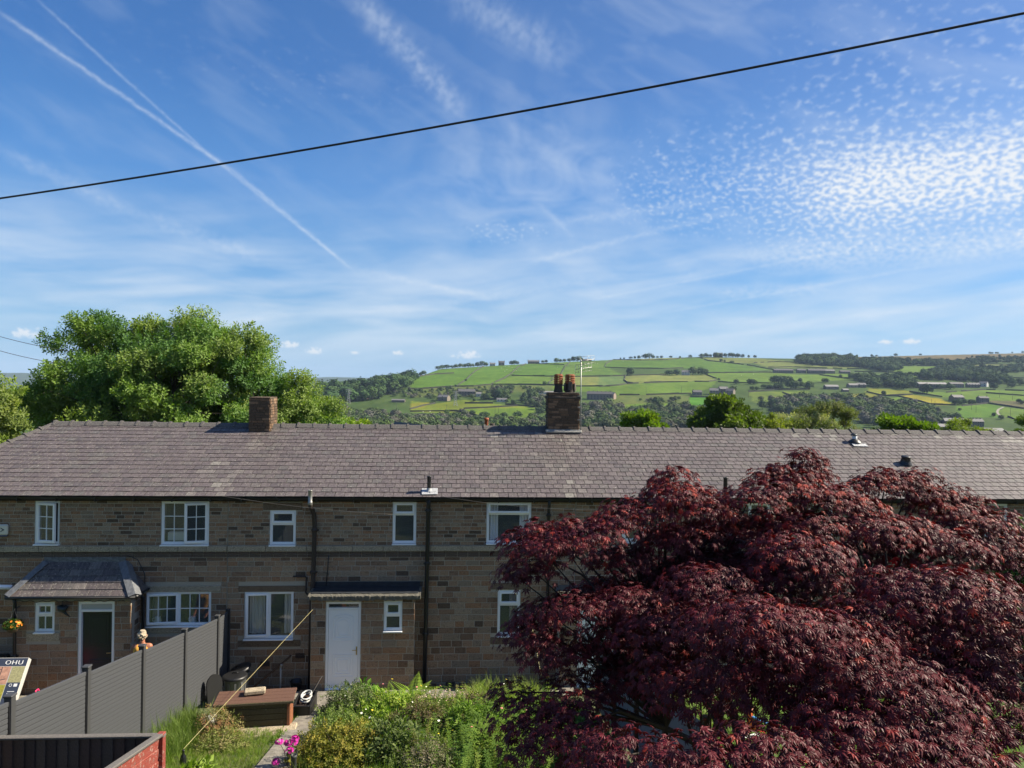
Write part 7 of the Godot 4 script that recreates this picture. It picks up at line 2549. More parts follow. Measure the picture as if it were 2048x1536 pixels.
	obj("stem", st, mat("stem"), mg)
	for h in heads:
		var xf := []
		for k in 26:
			var d := rvec(r)
			d.y = d.y * 0.6 + 0.15
			xf.append(Transform3D(upright(d.normalized(), r.randf() * TAU).scaled(Vector3.ONE * r.randf_range(0.022, 0.034)), h + d * Vector3(0.07, 0.05, 0.07)))
		scatter("blossom", flower_mesh(), mat("magenta petal", Color(0.55, 0.02, 0.33), 0.55, {"back": Color(0.4, 0.03, 0.25)}), xf, [], mg)


# ---------------------------------------------------------------- person

func field(p: Vector3, caps: Array, k: float) -> float:
	var d := 1e9
	for c in caps:
		var a: Vector3 = c[0]
		var ab: Vector3 = c[1] - a
		var h := clampf((p - a).dot(ab) / maxf(ab.length_squared(), 1e-9), 0.0, 1.0)
		var e: float = (p - a - ab * h).length() - lerpf(c[2], c[3], h)
		if d > 1e8:
			d = e
		else:
			var w := clampf(0.5 + 0.5 * (d - e) / k, 0.0, 1.0)
			d = lerpf(d, e, w) - k * w * (1.0 - w)
	return d

func nets(st: SurfaceTool, caps: Array, lo: Vector3, hi: Vector3, cell: float, k: float) -> void:
	var n := Vector3i(((hi - lo) / cell).ceil()) + Vector3i.ONE
	var val := PackedFloat32Array()
	val.resize(n.x * n.y * n.z)
	for z in n.z:
		for y in n.y:
			for x in n.x:
				val[x + n.x * (y + n.y * z)] = field(lo + Vector3(x, y, z) * cell, caps, k)
	var vert := {}
	var offs := [Vector3i(0, 0, 0), Vector3i(1, 0, 0), Vector3i(0, 1, 0), Vector3i(1, 1, 0), Vector3i(0, 0, 1), Vector3i(1, 0, 1), Vector3i(0, 1, 1), Vector3i(1, 1, 1)]
	var edges := [[0, 1], [2, 3], [4, 5], [6, 7], [0, 2], [1, 3], [4, 6], [5, 7], [0, 4], [1, 5], [2, 6], [3, 7]]
	for z in n.z - 1:
		for y in n.y - 1:
			for x in n.x - 1:
				var v := []
				var neg := 0
				for o in offs:
					var q: float = val[x + o.x + n.x * (y + o.y + n.y * (z + o.z))]
					v.append(q)
					if q < 0.0:
						neg += 1
				if neg == 0 or neg == 8:
					continue
				var sum := Vector3.ZERO
				var cnt := 0
				for e in edges:
					var a: float = v[e[0]]
					var b: float = v[e[1]]
					if (a < 0.0) != (b < 0.0):
						sum += Vector3(offs[e[0]]).lerp(Vector3(offs[e[1]]), a / (a - b))
						cnt += 1
				vert[Vector3i(x, y, z)] = lo + (Vector3(x, y, z) + sum / cnt) * cell
	for z in range(1, n.z - 1):
		for y in range(1, n.y - 1):
			for x in range(1, n.x - 1):
				var a: float = val[x + n.x * (y + n.y * z)]
				for ax in 3:
					var step := Vector3i(1 if ax == 0 else 0, 1 if ax == 1 else 0, 1 if ax == 2 else 0)
					var b: float = val[x + step.x + n.x * (y + step.y + n.y * (z + step.z))]
					if (a < 0.0) == (b < 0.0):
						continue
					var u := Vector3i(step.y, step.z, step.x)
					var w := Vector3i(step.z, step.x, step.y)
					var c := Vector3i(x, y, z)
					quad(st, vert[c], vert[c - u], vert[c - u - w], vert[c - w], Vector3(step) * (1.0 if a < 0.0 else -1.0))

func make_person() -> void:
	var t := thing("person", "person with curly fair hair in orange patterned sleeveless top, back turned, behind the fence", "person", Vector3(-7.32, garden_y(-7.3, 2.0), 2.0), 0.15)
	var torso := [[Vector3(-0.07, 0.95, 0), Vector3(0.07, 0.95, 0), 0.135, 0.135], [Vector3(0, 0.95, 0), Vector3(0, 1.15, -0.01), 0.135, 0.12], [Vector3(-0.03, 1.15, -0.01), Vector3(-0.06, 1.32, -0.02), 0.11, 0.12], [Vector3(0.03, 1.15, -0.01), Vector3(0.06, 1.32, -0.02), 0.11, 0.12], [Vector3(-0.14, 1.40, -0.02), Vector3(0.14, 1.40, -0.02), 0.065, 0.065]]
	var body := torso.duplicate()
	body.append([Vector3(0, 1.42, -0.02), Vector3(0.005, 1.53, -0.04), 0.058, 0.052])
	for s in [-1.0, 1.0]:
		body.append([Vector3(s * 0.175, 1.395, -0.02), Vector3(s * 0.225, 1.12, -0.03), 0.056, 0.043])
		body.append([Vector3(s * 0.225, 1.12, -0.03), Vector3(s * 0.19, 0.93, -0.20), 0.042, 0.029])
		body.append([Vector3(s * 0.19, 0.93, -0.20), Vector3(s * 0.175, 0.89, -0.27), 0.03, 0.034])
		body.append([Vector3(s * 0.085, 0.90, 0), Vector3(s * 0.10, 0.50, -0.03), 0.098, 0.06])
		body.append([Vector3(s * 0.10, 0.50, -0.03), Vector3(s * 0.10, 0.30, 0.01), 0.056, 0.055])
		body.append([Vector3(s * 0.10, 0.30, 0.01), Vector3(s * 0.10, 0.07, 0.01), 0.053, 0.036])
		body.append([Vector3(s * 0.10, 0.045, 0.03), Vector3(s * 0.12, 0.03, -0.15), 0.04, 0.032])
	var st := new_st(true)
	nets(st, body, Vector3(-0.34, -0.03, -0.36), Vector3(0.34, 1.56, 0.2), 0.022, 0.035)
	# head with nose, chin and ears
	var hc := Vector3(0.005, 1.625, -0.05)
	var head := [[hc + Vector3(0, 0.02, 0.015), hc + Vector3(0, 0.01, 0.0), 0.088, 0.084], [hc + Vector3(0, -0.05, -0.035), hc + Vector3(0, -0.075, -0.06), 0.05, 0.03], [hc + Vector3(0, 0.005, -0.09), hc + Vector3(0, -0.02, -0.105), 0.012, 0.015], [hc + Vector3(-0.02, -0.055, -0.085), hc + Vector3(0.02, -0.055, -0.085), 0.011, 0.011], [hc + Vector3(-0.086, -0.01, 0.01), hc + Vector3(-0.09, 0.02, 0.015), 0.014, 0.017], [hc + Vector3(0.086, -0.01, 0.01), hc + Vector3(0.09, 0.02, 0.015), 0.014, 0.017], [hc + Vector3(0, -0.08, 0.01), hc + Vector3(0, -0.13, 0.02), 0.052, 0.055]]
	nets(st, head, hc + Vector3(-0.13, -0.16, -0.14), hc + Vector3(0.13, 0.14, 0.13), 0.011, 0.018)
	# hands: palm, four fingers of different length curled forward, thumb from the side
	for s in [-1.0, 1.0]:
		var w := Vector3(s * 0.178, 0.90, -0.255)
		var hand := [[w, w + Vector3(-s * 0.004, -0.03, -0.045), 0.028, 0.03]]
		for k in 4:
			var base := w + Vector3(s * (0.024 - 0.016 * k), -0.035, -0.06)
			var L: float = [0.026, 0.031, 0.034, 0.030][k]
			hand.append([base, base + Vector3(0, -0.4 * L, -0.9 * L), 0.0095, 0.009])
			hand.append([base + Vector3(0, -0.4 * L, -0.9 * L), base + Vector3(0, -1.3 * L, -1.2 * L), 0.009, 0.0075])
		hand.append([w + Vector3(-s * 0.02, -0.01, -0.02), w + Vector3(-s * 0.045, -0.035, -0.05), 0.012, 0.0095])
		hand.append([w + Vector3(-s * 0.045, -0.035, -0.05), w + Vector3(-s * 0.042, -0.06, -0.068), 0.0095, 0.008])
		nets(st, hand, w + Vector3(-0.08, -0.13, -0.16), w + Vector3(0.08, 0.04, 0.04), 0.0065, 0.006)
	var skin := mat("tanned skin", Color(0.52, 0.22, 0.13), 0.5, {"tex": "grain", "scale": 3.0, "spec": 0.4})
	obj("body", st, skin, t)
	# sleeveless top, open at the shoulders
	var vest := []
	for c in torso.slice(0, 4):
		vest.append([c[0], c[1], c[2] + 0.012, c[3] + 0.008])
	for s in [-1.0, 1.0]:
		vest.append([Vector3(s * 0.085, 1.36, 0.05), Vector3(s * 0.085, 1.45, 0.0), 0.024, 0.022])
	st = new_st(true)
	nets(st, vest, Vector3(-0.26, 0.75, -0.24), Vector3(0.26, 1.52, 0.22), 0.02, 0.03)
	obj("top", st, mat("patterned orange cloth", Color(0.72, 0.36, 0.05), 0.85, {"detail": "print", "dscale": 2.2}), t)
	var sk := []
	for s in [-1.0, 1.0]:
		sk.append([Vector3(s * 0.08, 0.93, 0), Vector3(s * 0.10, 0.52, -0.02), 0.125, 0.085])
	sk.append([Vector3(-0.07, 0.95, 0), Vector3(0.07, 0.95, 0), 0.15, 0.15])
	st = new_st(true)
	nets(st, sk, Vector3(-0.3, 0.4, -0.24), Vector3(0.3, 1.13, 0.24), 0.025, 0.03)
	obj("shorts", st, mat("dark cloth", Color(0.04, 0.045, 0.06), 0.9), t)
	# curly hair gathered up
	var r := rg(66)
	var hair := [[hc + Vector3(0, 0.035, 0.03), hc + Vector3(0, 0.06, 0.02), 0.092, 0.085]]
	for k in 46:
		var d := rvec(r)
		if d.z < -0.35 and d.y < 0.55:
			continue
		if d.y < -0.75:
			continue
		var p := hc + Vector3(0, 0.03, 0.02) + d * Vector3(0.094, 0.10, 0.096)
		hair.append([p, p + rvec(r) * 0.03, 0.02, 0.014])
	for k in 8:
		var a := k * 0.8
		hair.append([hc + Vector3(cos(a) * 0.04, 0.125, 0.03 + sin(a) * 0.04), hc + Vector3(cos(a + 0.7) * 0.04, 0.14, 0.03 + sin(a + 0.7) * 0.04), 0.022, 0.018])
	st = new_st(true)
	nets(st, hair, hc + Vector3(-0.17, -0.13, -0.15), hc + Vector3(0.17, 0.21, 0.18), 0.010, 0.008)
	obj("hair", st, mat("fair hair", Color(0.75, 0.62, 0.44), 0.55, {"tex": "fine", "scale": 9.0, "bump": 1.0}), t)


# ---------------------------------------------------------------- cables and lines

func hang(a: Vector3, b: Vector3, sag: float, n := 24) -> Array:
	var out := []
	for i in n + 1:
		var f := i / float(n)
		out.append(a.lerp(b, f) - Vector3(0, sag * 4.0 * f * (1.0 - f), 0))
	return out

func cable(called: String, label: String, pts: Array, rad: float, m: Material, category := "cable") -> void:
	var st := new_st(true)
	tube(st, pts, [rad], 7)
	tag(obj(called, st, m), label, category)

func make_lines() -> void:
	var black := mat("cable black", Color(0.012, 0.012, 0.014), 0.6)
	for c in CABLES:
		var a := Vector3(c[0], c[1], c[2])
		var b := Vector3(c[3], c[4], c[5])
		var m := black if c[8] == 0 else (mat("yellow line", Color(0.5, 0.44, 0.2), 0.6) if c[8] == 1 else mat("grey wire", Color(0.16, 0.15, 0.14), 0.6))
		cable(c[9], c[10], hang(a, b, c[6], 40), c[7], m, c[11])


# ---------------------------------------------------------------- surveyed places (metres)

const FIELDS := [
	[0.111, 0.215, 0.024, -78.1, -1049.5, -43.6, -1217.1, 39.3, -1304.8, 16.5, -1154.3, -8.9, -966.7, -69.8, -938.4],
	[0.111, 0.215, 0.024, -8.8, -962.2, 16.5, -1154.3, 39.3, -1304.8, 126.0, -1387.2, 80.3, -1142.4, 41.8, -982.3],
	[0.137, 0.226, 0.031, 41.8, -982.3, 76.9, -1116.1, 140.1, -1105.0, 130.3, -980.3],
	[0.111, 0.215, 0.024, 78.8, -1121.4, 126.0, -1387.2, 200.5, -1374.0, 157.5, -1111.5],
	[0.124, 0.215, 0.031, 138.6, -1395.5, 222.4, -1442.3, 316.9, -1494.0, 239.4, -1122.3, 157.5, -1111.5, 202.4, -1374.1],
	[0.221, 0.255, 0.066, 146.4, -1105.5, 238.7, -1118.8, 207.4, -968.7, 128.3, -975.6],
	[0.130, 0.168, 0.044, -69.5, -934.1, 41.8, -982.3, 130.1, -978.5, 112.5, -901.6, 47.3, -924.5, 8.1, -882.1, -64.2, -864.1],
	[0.195, 0.244, 0.028, -62.5, -841.2, -31.3, -819.9, 3.1, -850.4, 37.7, -821.7, 89.4, -793.9, 69.8, -738.6, 32.8, -706.4, 3.0, -751.9, -56.2, -757.3],
	[0.143, 0.232, 0.028, 3.0, -781.6, 89.4, -793.9, 72.5, -723.0, 33.0, -710.1],
	[0.137, 0.226, 0.031, 129.1, -971.0, 207.4, -968.7, 197.3, -920.0, 122.3, -918.1],
	[0.260, 0.255, 0.033, -60.8, -819.1, -38.5, -827.2, -43.3, -790.8, -57.4, -773.5],
	[0.104, 0.197, 0.024, 272.4, -1325.7, 324.4, -1495.3, 497.7, -1550.7, 540.3, -1568.4, 533.3, -1490.5, 566.3, -1434.5, 591.0, -1301.2, 427.7, -1201.2, 430.8, -1319.7, 377.7, -1295.3],
	[0.117, 0.209, 0.033, 292.5, -1480.7, 324.4, -1495.3, 272.4, -1325.7, 267.8, -1133.4, 221.6, -1114.9],
	[0.221, 0.255, 0.066, 324.4, -1495.3, 383.5, -1488.6, 497.7, -1550.7, 473.6, -1564.6, 343.1, -1508.4],
	[0.221, 0.255, 0.066, 267.8, -1133.4, 247.3, -1054.9, 249.8, -1009.4, 307.4, -1033.2, 397.3, -1067.0, 415.4, -1168.4, 342.7, -1160.8],
	[0.143, 0.220, 0.066, 221.6, -1114.9, 267.8, -1133.4, 247.3, -1054.9, 238.8, -1001.3, 192.5, -965.1],
	[0.137, 0.226, 0.031, 192.5, -965.1, 248.8, -1005.0, 394.2, -1058.7, 348.7, -958.1, 305.5, -907.1, 204.0, -892.1, 181.5, -908.5],
	[0.137, 0.226, 0.031, 427.7, -1201.2, 559.7, -1231.1, 597.8, -1166.7, 525.3, -1022.3, 412.0, -1029.0, 405.4, -1075.9, 415.4, -1168.4],
	[0.182, 0.220, 0.055, 540.3, -1568.4, 672.0, -1581.2, 740.1, -1449.6, 692.3, -1354.5, 605.2, -1351.8, 617.2, -1450.4, 566.3, -1434.5, 533.3, -1490.5],
	[0.130, 0.168, 0.044, 169.3, -845.1, 203.6, -890.5, 286.8, -900.7, 295.8, -885.9, 275.8, -828.0, 216.3, -804.1, 155.4, -773.3],
	[0.150, 0.244, 0.028, 162.6, -810.4, 222.2, -826.8, 277.0, -831.9, 325.4, -869.7, 332.4, -874.1, 302.2, -806.0, 159.6, -759.5],
	[0.091, 0.255, 0.022, 291.7, -877.3, 333.4, -876.7, 297.2, -805.9, 273.3, -820.3],
	[0.156, 0.220, 0.039, 388.8, -922.3, 480.7, -933.7, 433.3, -839.4, 360.6, -837.7],
	[0.137, 0.226, 0.031, 591.9, -1190.9, 623.5, -1183.0, 658.4, -1112.9, 518.2, -1040.0],
	[0.137, 0.226, 0.031, 639.8, -1214.3, 829.4, -1215.7, 777.8, -1144.5, 658.4, -1112.9],
	[0.169, 0.209, 0.050, 709.3, -1431.7, 793.3, -1369.2, 788.1, -1336.3, 666.6, -1344.1],
	[0.137, 0.226, 0.031, 908.7, -1412.7, 1007.1, -1409.0, 937.7, -1326.4, 837.9, -1228.3, 819.6, -1275.5],
	[0.221, 0.232, 0.033, 492.2, -902.6, 554.7, -918.0, 558.1, -890.4, 540.4, -863.8, 494.0, -889.1],
	[0.299, 0.273, 0.024, 478.6, -879.9, 516.3, -896.7, 551.1, -881.4, 563.8, -872.9, 516.8, -858.8, 470.6, -862.1],
	[0.221, 0.244, 0.031, 584.0, -967.7, 628.1, -939.3, 612.3, -908.1, 562.4, -895.0, 558.8, -927.7],
	[0.299, 0.273, 0.024, 582.4, -892.8, 610.5, -905.3, 627.6, -874.2, 618.0, -847.9, 611.1, -822.2, 580.5, -823.2, 583.8, -864.8],
	[0.137, 0.226, 0.031, 543.4, -863.9, 578.3, -886.4, 583.8, -864.8, 580.5, -823.2, 561.1, -805.0, 524.9, -824.5],
	[0.137, 0.226, 0.031, 624.8, -934.3, 673.2, -925.7, 755.3, -957.3, 804.3, -946.4, 731.8, -859.0, 681.8, -858.1, 643.1, -883.3, 640.1, -887.7],
	[0.111, 0.220, 0.024, 606.5, -813.9, 664.6, -836.0, 668.4, -815.1, 634.6, -783.1, 603.7, -734.2, 567.4, -737.1, 533.0, -707.6],
	[0.137, 0.226, 0.031, 631.2, -775.4, 665.1, -811.0, 675.6, -791.4, 593.9, -693.2, 609.2, -737.8],
	[0.156, 0.151, 0.066, 681.8, -858.1, 728.2, -854.8, 678.8, -795.4, 669.4, -821.7],
	[0.182, 0.220, 0.055, 1118.9, -1474.4, 1230.3, -1458.7, 1191.6, -1412.1, 1074.0, -1414.4],
	[0.169, 0.139, 0.066, 875.7, -1608.5, 1533.7, -1823.8, 1359.5, -1614.2, 900.2, -1512.2],
]
const WALLS := [
	[-66.3, -1092.7, -45.1, -1130.5, -14.0, -1151.2],
	[-10.3, -971.3, -7.5, -962.2, 4.8, -1031.4, 16.5, -1154.3, 32.1, -1272.8, 39.3, -1304.8],
	[-69.5, -934.1, -44.0, -943.4, -27.9, -951.3, -11.5, -959.4],
	[-8.8, -959.5, 15.4, -962.9, 41.8, -982.3],
	[42.0, -987.0, 43.9, -999.2, 63.1, -1066.2, 81.5, -1161.3, 104.2, -1305.9, 126.1, -1387.2],
	[78.7, -1119.6, 103.4, -1113.4, 122.0, -1110.9, 140.5, -1108.3, 165.0, -1108.9, 189.5, -1109.4, 214.3, -1115.8, 239.4, -1122.3],
	[138.6, -1395.5, 169.7, -1384.5, 200.5, -1374.0],
	[162.9, -1150.7, 198.0, -1343.3, 221.2, -1434.2],
	[41.8, -982.3, 59.7, -981.4, 77.6, -980.6, 99.6, -979.4, 121.7, -978.2, 143.9, -972.8, 165.9, -967.4, 186.6, -968.1, 207.4, -968.7],
	[121.9, -980.1, 126.5, -1012.4, 138.7, -1057.1],
	[187.9, -1109.2, 213.2, -1114.0, 238.7, -1118.8],
	[-57.7, -776.9, -43.0, -805.0, -31.3, -819.9],
	[-56.4, -760.5, -43.9, -762.4, -31.2, -764.2, -18.4, -764.5, -5.6, -764.7, 3.0, -758.4],
	[1.9, -751.9, 22.2, -720.9],
	[3.1, -820.8, 19.8, -821.3, 36.6, -821.7, 50.7, -814.6, 64.5, -807.6, 77.1, -800.7, 89.4, -793.9],
	[1.9, -781.5, 18.5, -787.1, 35.4, -792.7, 49.7, -798.3, 64.3, -804.0],
	[271.4, -1325.6, 291.6, -1410.5, 324.4, -1495.3, 354.0, -1492.0, 383.5, -1488.6, 415.2, -1497.8, 447.4, -1507.1, 497.7, -1550.7],
	[269.7, -1312.3, 292.7, -1305.0, 315.6, -1297.7, 346.6, -1296.5, 377.7, -1295.3, 404.0, -1307.4, 430.8, -1319.7],
	[221.6, -1114.9, 244.5, -1124.1, 267.8, -1133.4, 293.5, -1143.8, 319.8, -1154.4, 342.7, -1160.8],
	[267.8, -1133.4, 247.3, -1054.9, 243.8, -1016.3, 249.8, -1009.4, 278.2, -1021.1, 307.4, -1033.2, 341.0, -1037.3, 375.1, -1041.5, 397.3, -1067.0],
	[192.5, -965.1, 221.8, -979.0, 238.8, -1001.3, 248.8, -1005.0],
	[540.3, -1568.4, 533.3, -1490.5, 550.1, -1462.0, 566.3, -1434.5, 577.5, -1407.5, 588.3, -1381.5, 591.0, -1301.2],
	[427.7, -1201.2, 453.9, -1207.3, 480.5, -1213.5, 519.7, -1222.2, 559.7, -1231.1],
	[415.4, -1168.4, 409.3, -1119.0, 405.4, -1075.9],
	[204.0, -892.1, 221.9, -893.4, 239.9, -894.6, 263.0, -899.3, 286.5, -904.1, 304.1, -907.1],
	[293.1, -877.3, 313.2, -877.0, 333.4, -876.7],
	[390.0, -1042.6, 412.0, -1029.0, 437.5, -1027.1, 463.0, -1025.2],
	[617.2, -1450.4, 645.8, -1464.7, 675.0, -1479.3, 696.0, -1475.2, 717.0, -1471.1],
	[605.2, -1351.8, 630.4, -1358.8, 655.9, -1366.0, 674.2, -1360.2, 692.3, -1354.5],
	[434.7, -919.0, 433.6, -880.6, 439.5, -851.6],
	[585.1, -1288.1, 621.0, -1286.2, 657.0, -1284.3],
	[388.8, -922.3, 410.8, -931.9, 433.4, -941.6, 460.5, -944.7, 487.8, -947.8],
	[674.3, -1359.9, 703.9, -1351.3, 733.2, -1342.8, 760.7, -1339.6, 788.1, -1336.3],
	[623.5, -1183.0, 628.2, -1150.9, 632.6, -1120.5, 658.4, -1112.9],
	[734.4, -1265.9, 764.7, -1263.0, 795.0, -1260.2, 812.5, -1237.6, 829.4, -1215.7],
	[921.3, -1413.7, 964.2, -1411.4, 1007.1, -1409.0, 1041.1, -1405.9, 1075.0, -1402.8, 1137.9, -1413.7, 1202.1, -1424.8],
	[1118.9, -1474.4, 1174.7, -1466.5, 1230.3, -1458.7],
	[558.8, -927.7, 562.4, -895.0, 581.2, -890.9, 583.8, -864.8, 582.3, -825.8, 596.1, -823.1, 609.9, -820.5],
	[621.5, -929.3, 627.9, -915.1, 634.1, -901.2, 640.1, -887.7],
	[496.4, -893.6, 508.2, -878.3, 519.5, -863.3, 537.6, -859.3],
	[562.4, -895.0, 586.3, -900.1, 610.5, -905.3],
	[664.6, -836.0, 669.4, -821.7, 674.2, -808.4, 678.8, -795.4],
	[728.3, -922.2, 747.0, -910.8, 765.4, -899.5],
	[611.8, -737.8, 604.6, -710.2],
	[673.2, -925.7, 711.9, -939.0, 755.3, -957.3, 779.9, -951.8, 804.3, -946.4],
	[948.6, -1160.8, 975.9, -1152.8],
	[613.7, -814.1, 638.8, -824.9, 664.6, -836.0],
]
const WOODS := [
	[22.5, 11.0, 17.0, 0, "dark wooded slope left of the green hill", -195.1, -843.0, -206.5, -892.4, -170.6, -912.9, -136.6, -942.7, -108.3, -986.3, -81.4, -1041.9, -63.1, -1109.6, -80.5, -1005.0, -83.5, -928.8, -96.2, -877.4, -122.4, -844.8, -149.4, -799.0],
	[20.2, 5.0, 9.0, 1, "scrubby trees filling the valley behind the left half of the ridge", -116.0, -573.3, -148.4, -764.5, -119.2, -749.2, -84.8, -726.4, -62.3, -704.3, -31.5, -690.8, 37.4, -676.5, 26.5, -471.7, -90.6, -444.0],
	[18.0, 3.0, 6.0, 1, "gorse and thorn scrub between hill fields and farmhouses", -81.4, -920.3, 108.5, -970.5, 76.5, -920.1, -2.6, -847.8, -58.2, -866.2, -87.6, -853.5],
	[22.5, 6.0, 11.0, 1, "grey green wood behind the ridge right of the potted chimney", 138.0, -806.1, 177.8, -771.2, 227.9, -786.3, 287.4, -787.6, 317.7, -774.1, 201.8, -546.8, 90.2, -518.2],
	[22.5, 4.0, 8.0, 1, "scrub just left of the potted chimney", 38.3, -693.5, 90.9, -710.4, 63.3, -487.8, 26.9, -479.0],
	[22.5, 8.0, 13.0, 1, "wood descending behind the blossom tree", 426.7, -852.1, 454.7, -870.7, 472.6, -857.7, 509.0, -845.4, 532.3, -845.9, 531.2, -812.4, 550.4, -789.2, 529.5, -750.8, 467.1, -658.2, 409.3, -656.4, 439.9, -749.3, 390.6, -778.2],
	[22.5, 8.0, 13.0, 1, "wood beside the tall sycamore", 381.7, -838.2, 439.5, -851.6, 381.8, -736.8, 341.7, -742.7],
	[27.0, 9.0, 14.0, 2, "plantation on the skyline above the long terrace", 775.4, -1567.3, 907.4, -1583.3, 788.5, -1368.8, 749.7, -1399.7, 709.3, -1431.7],
	[31.5, 9.0, 13.0, 2, "dense copse below the moor on the right", 830.0, -1442.0, 889.5, -1511.2, 919.5, -1437.5, 817.3, -1275.3, 797.0, -1298.9, 797.6, -1380.7],
	[18.0, 7.0, 11.0, 2, "line of trees along the moor edge", 923.7, -1570.2, 981.6, -1519.7, 1143.8, -1507.7, 1074.0, -1414.4, 1012.4, -1416.5, 921.3, -1413.7, 927.7, -1450.4],
	[9.9, 5.0, 10.0, 2, "scattered moor trees at the upper right", 1237.1, -1632.5, 1402.3, -1665.6, 1257.6, -1491.5, 1123.0, -1479.8],
	[22.5, 9.0, 13.0, 2, "trees around the long terrace on the right hillside", 781.9, -1144.9, 931.2, -1301.2, 1014.4, -1353.4, 1007.3, -1283.7, 871.6, -1093.3, 837.8, -1064.2, 799.6, -1106.2, 749.2, -1101.6],
	[18.0, 8.0, 12.0, 2, "trees around the white gabled house", 875.5, -1113.0, 942.1, -1160.1, 873.8, -1058.4, 819.0, -1005.8, 834.7, -1055.4],
	[18.0, 7.0, 11.0, 2, "copse high on the far right hillside", 1073.9, -1357.8, 1181.2, -1399.7, 1080.9, -1279.0, 987.5, -1244.2],
	[20.2, 9.0, 12.0, 2, "trees sheltering the farm buildings", 658.4, -1112.9, 752.8, -1142.1, 644.5, -964.4, 624.3, -985.0, 589.5, -982.6],
	[27.0, 6.0, 10.0, 1, "bushes behind the chimney on the left", 70.3, -852.1, 97.4, -868.4, 99.0, -808.5, 83.2, -766.5, 77.3, -822.5],
	[36.0, 3.0, 5.0, 0, "hedge below the manor house", 3.1, -842.8, 22.0, -843.3, 21.5, -821.3, 3.1, -824.5],
	[31.5, 3.0, 5.0, 0, "hedge in front of the bungalow", 52.7, -840.3, 65.3, -833.2, 62.5, -811.3, 52.6, -818.4],
	[27.0, 3.0, 6.0, 1, "pale hedge beside the short terrace", 216.7, -850.3, 238.3, -863.2, 272.8, -868.3, 266.7, -835.6, 215.9, -826.7],
	[27.0, 4.0, 8.0, 1, "bushes below the barn", -22.3, -690.0, -9.6, -751.3, 9.1, -728.1, 6.7, -684.1, -12.0, -655.2],
]
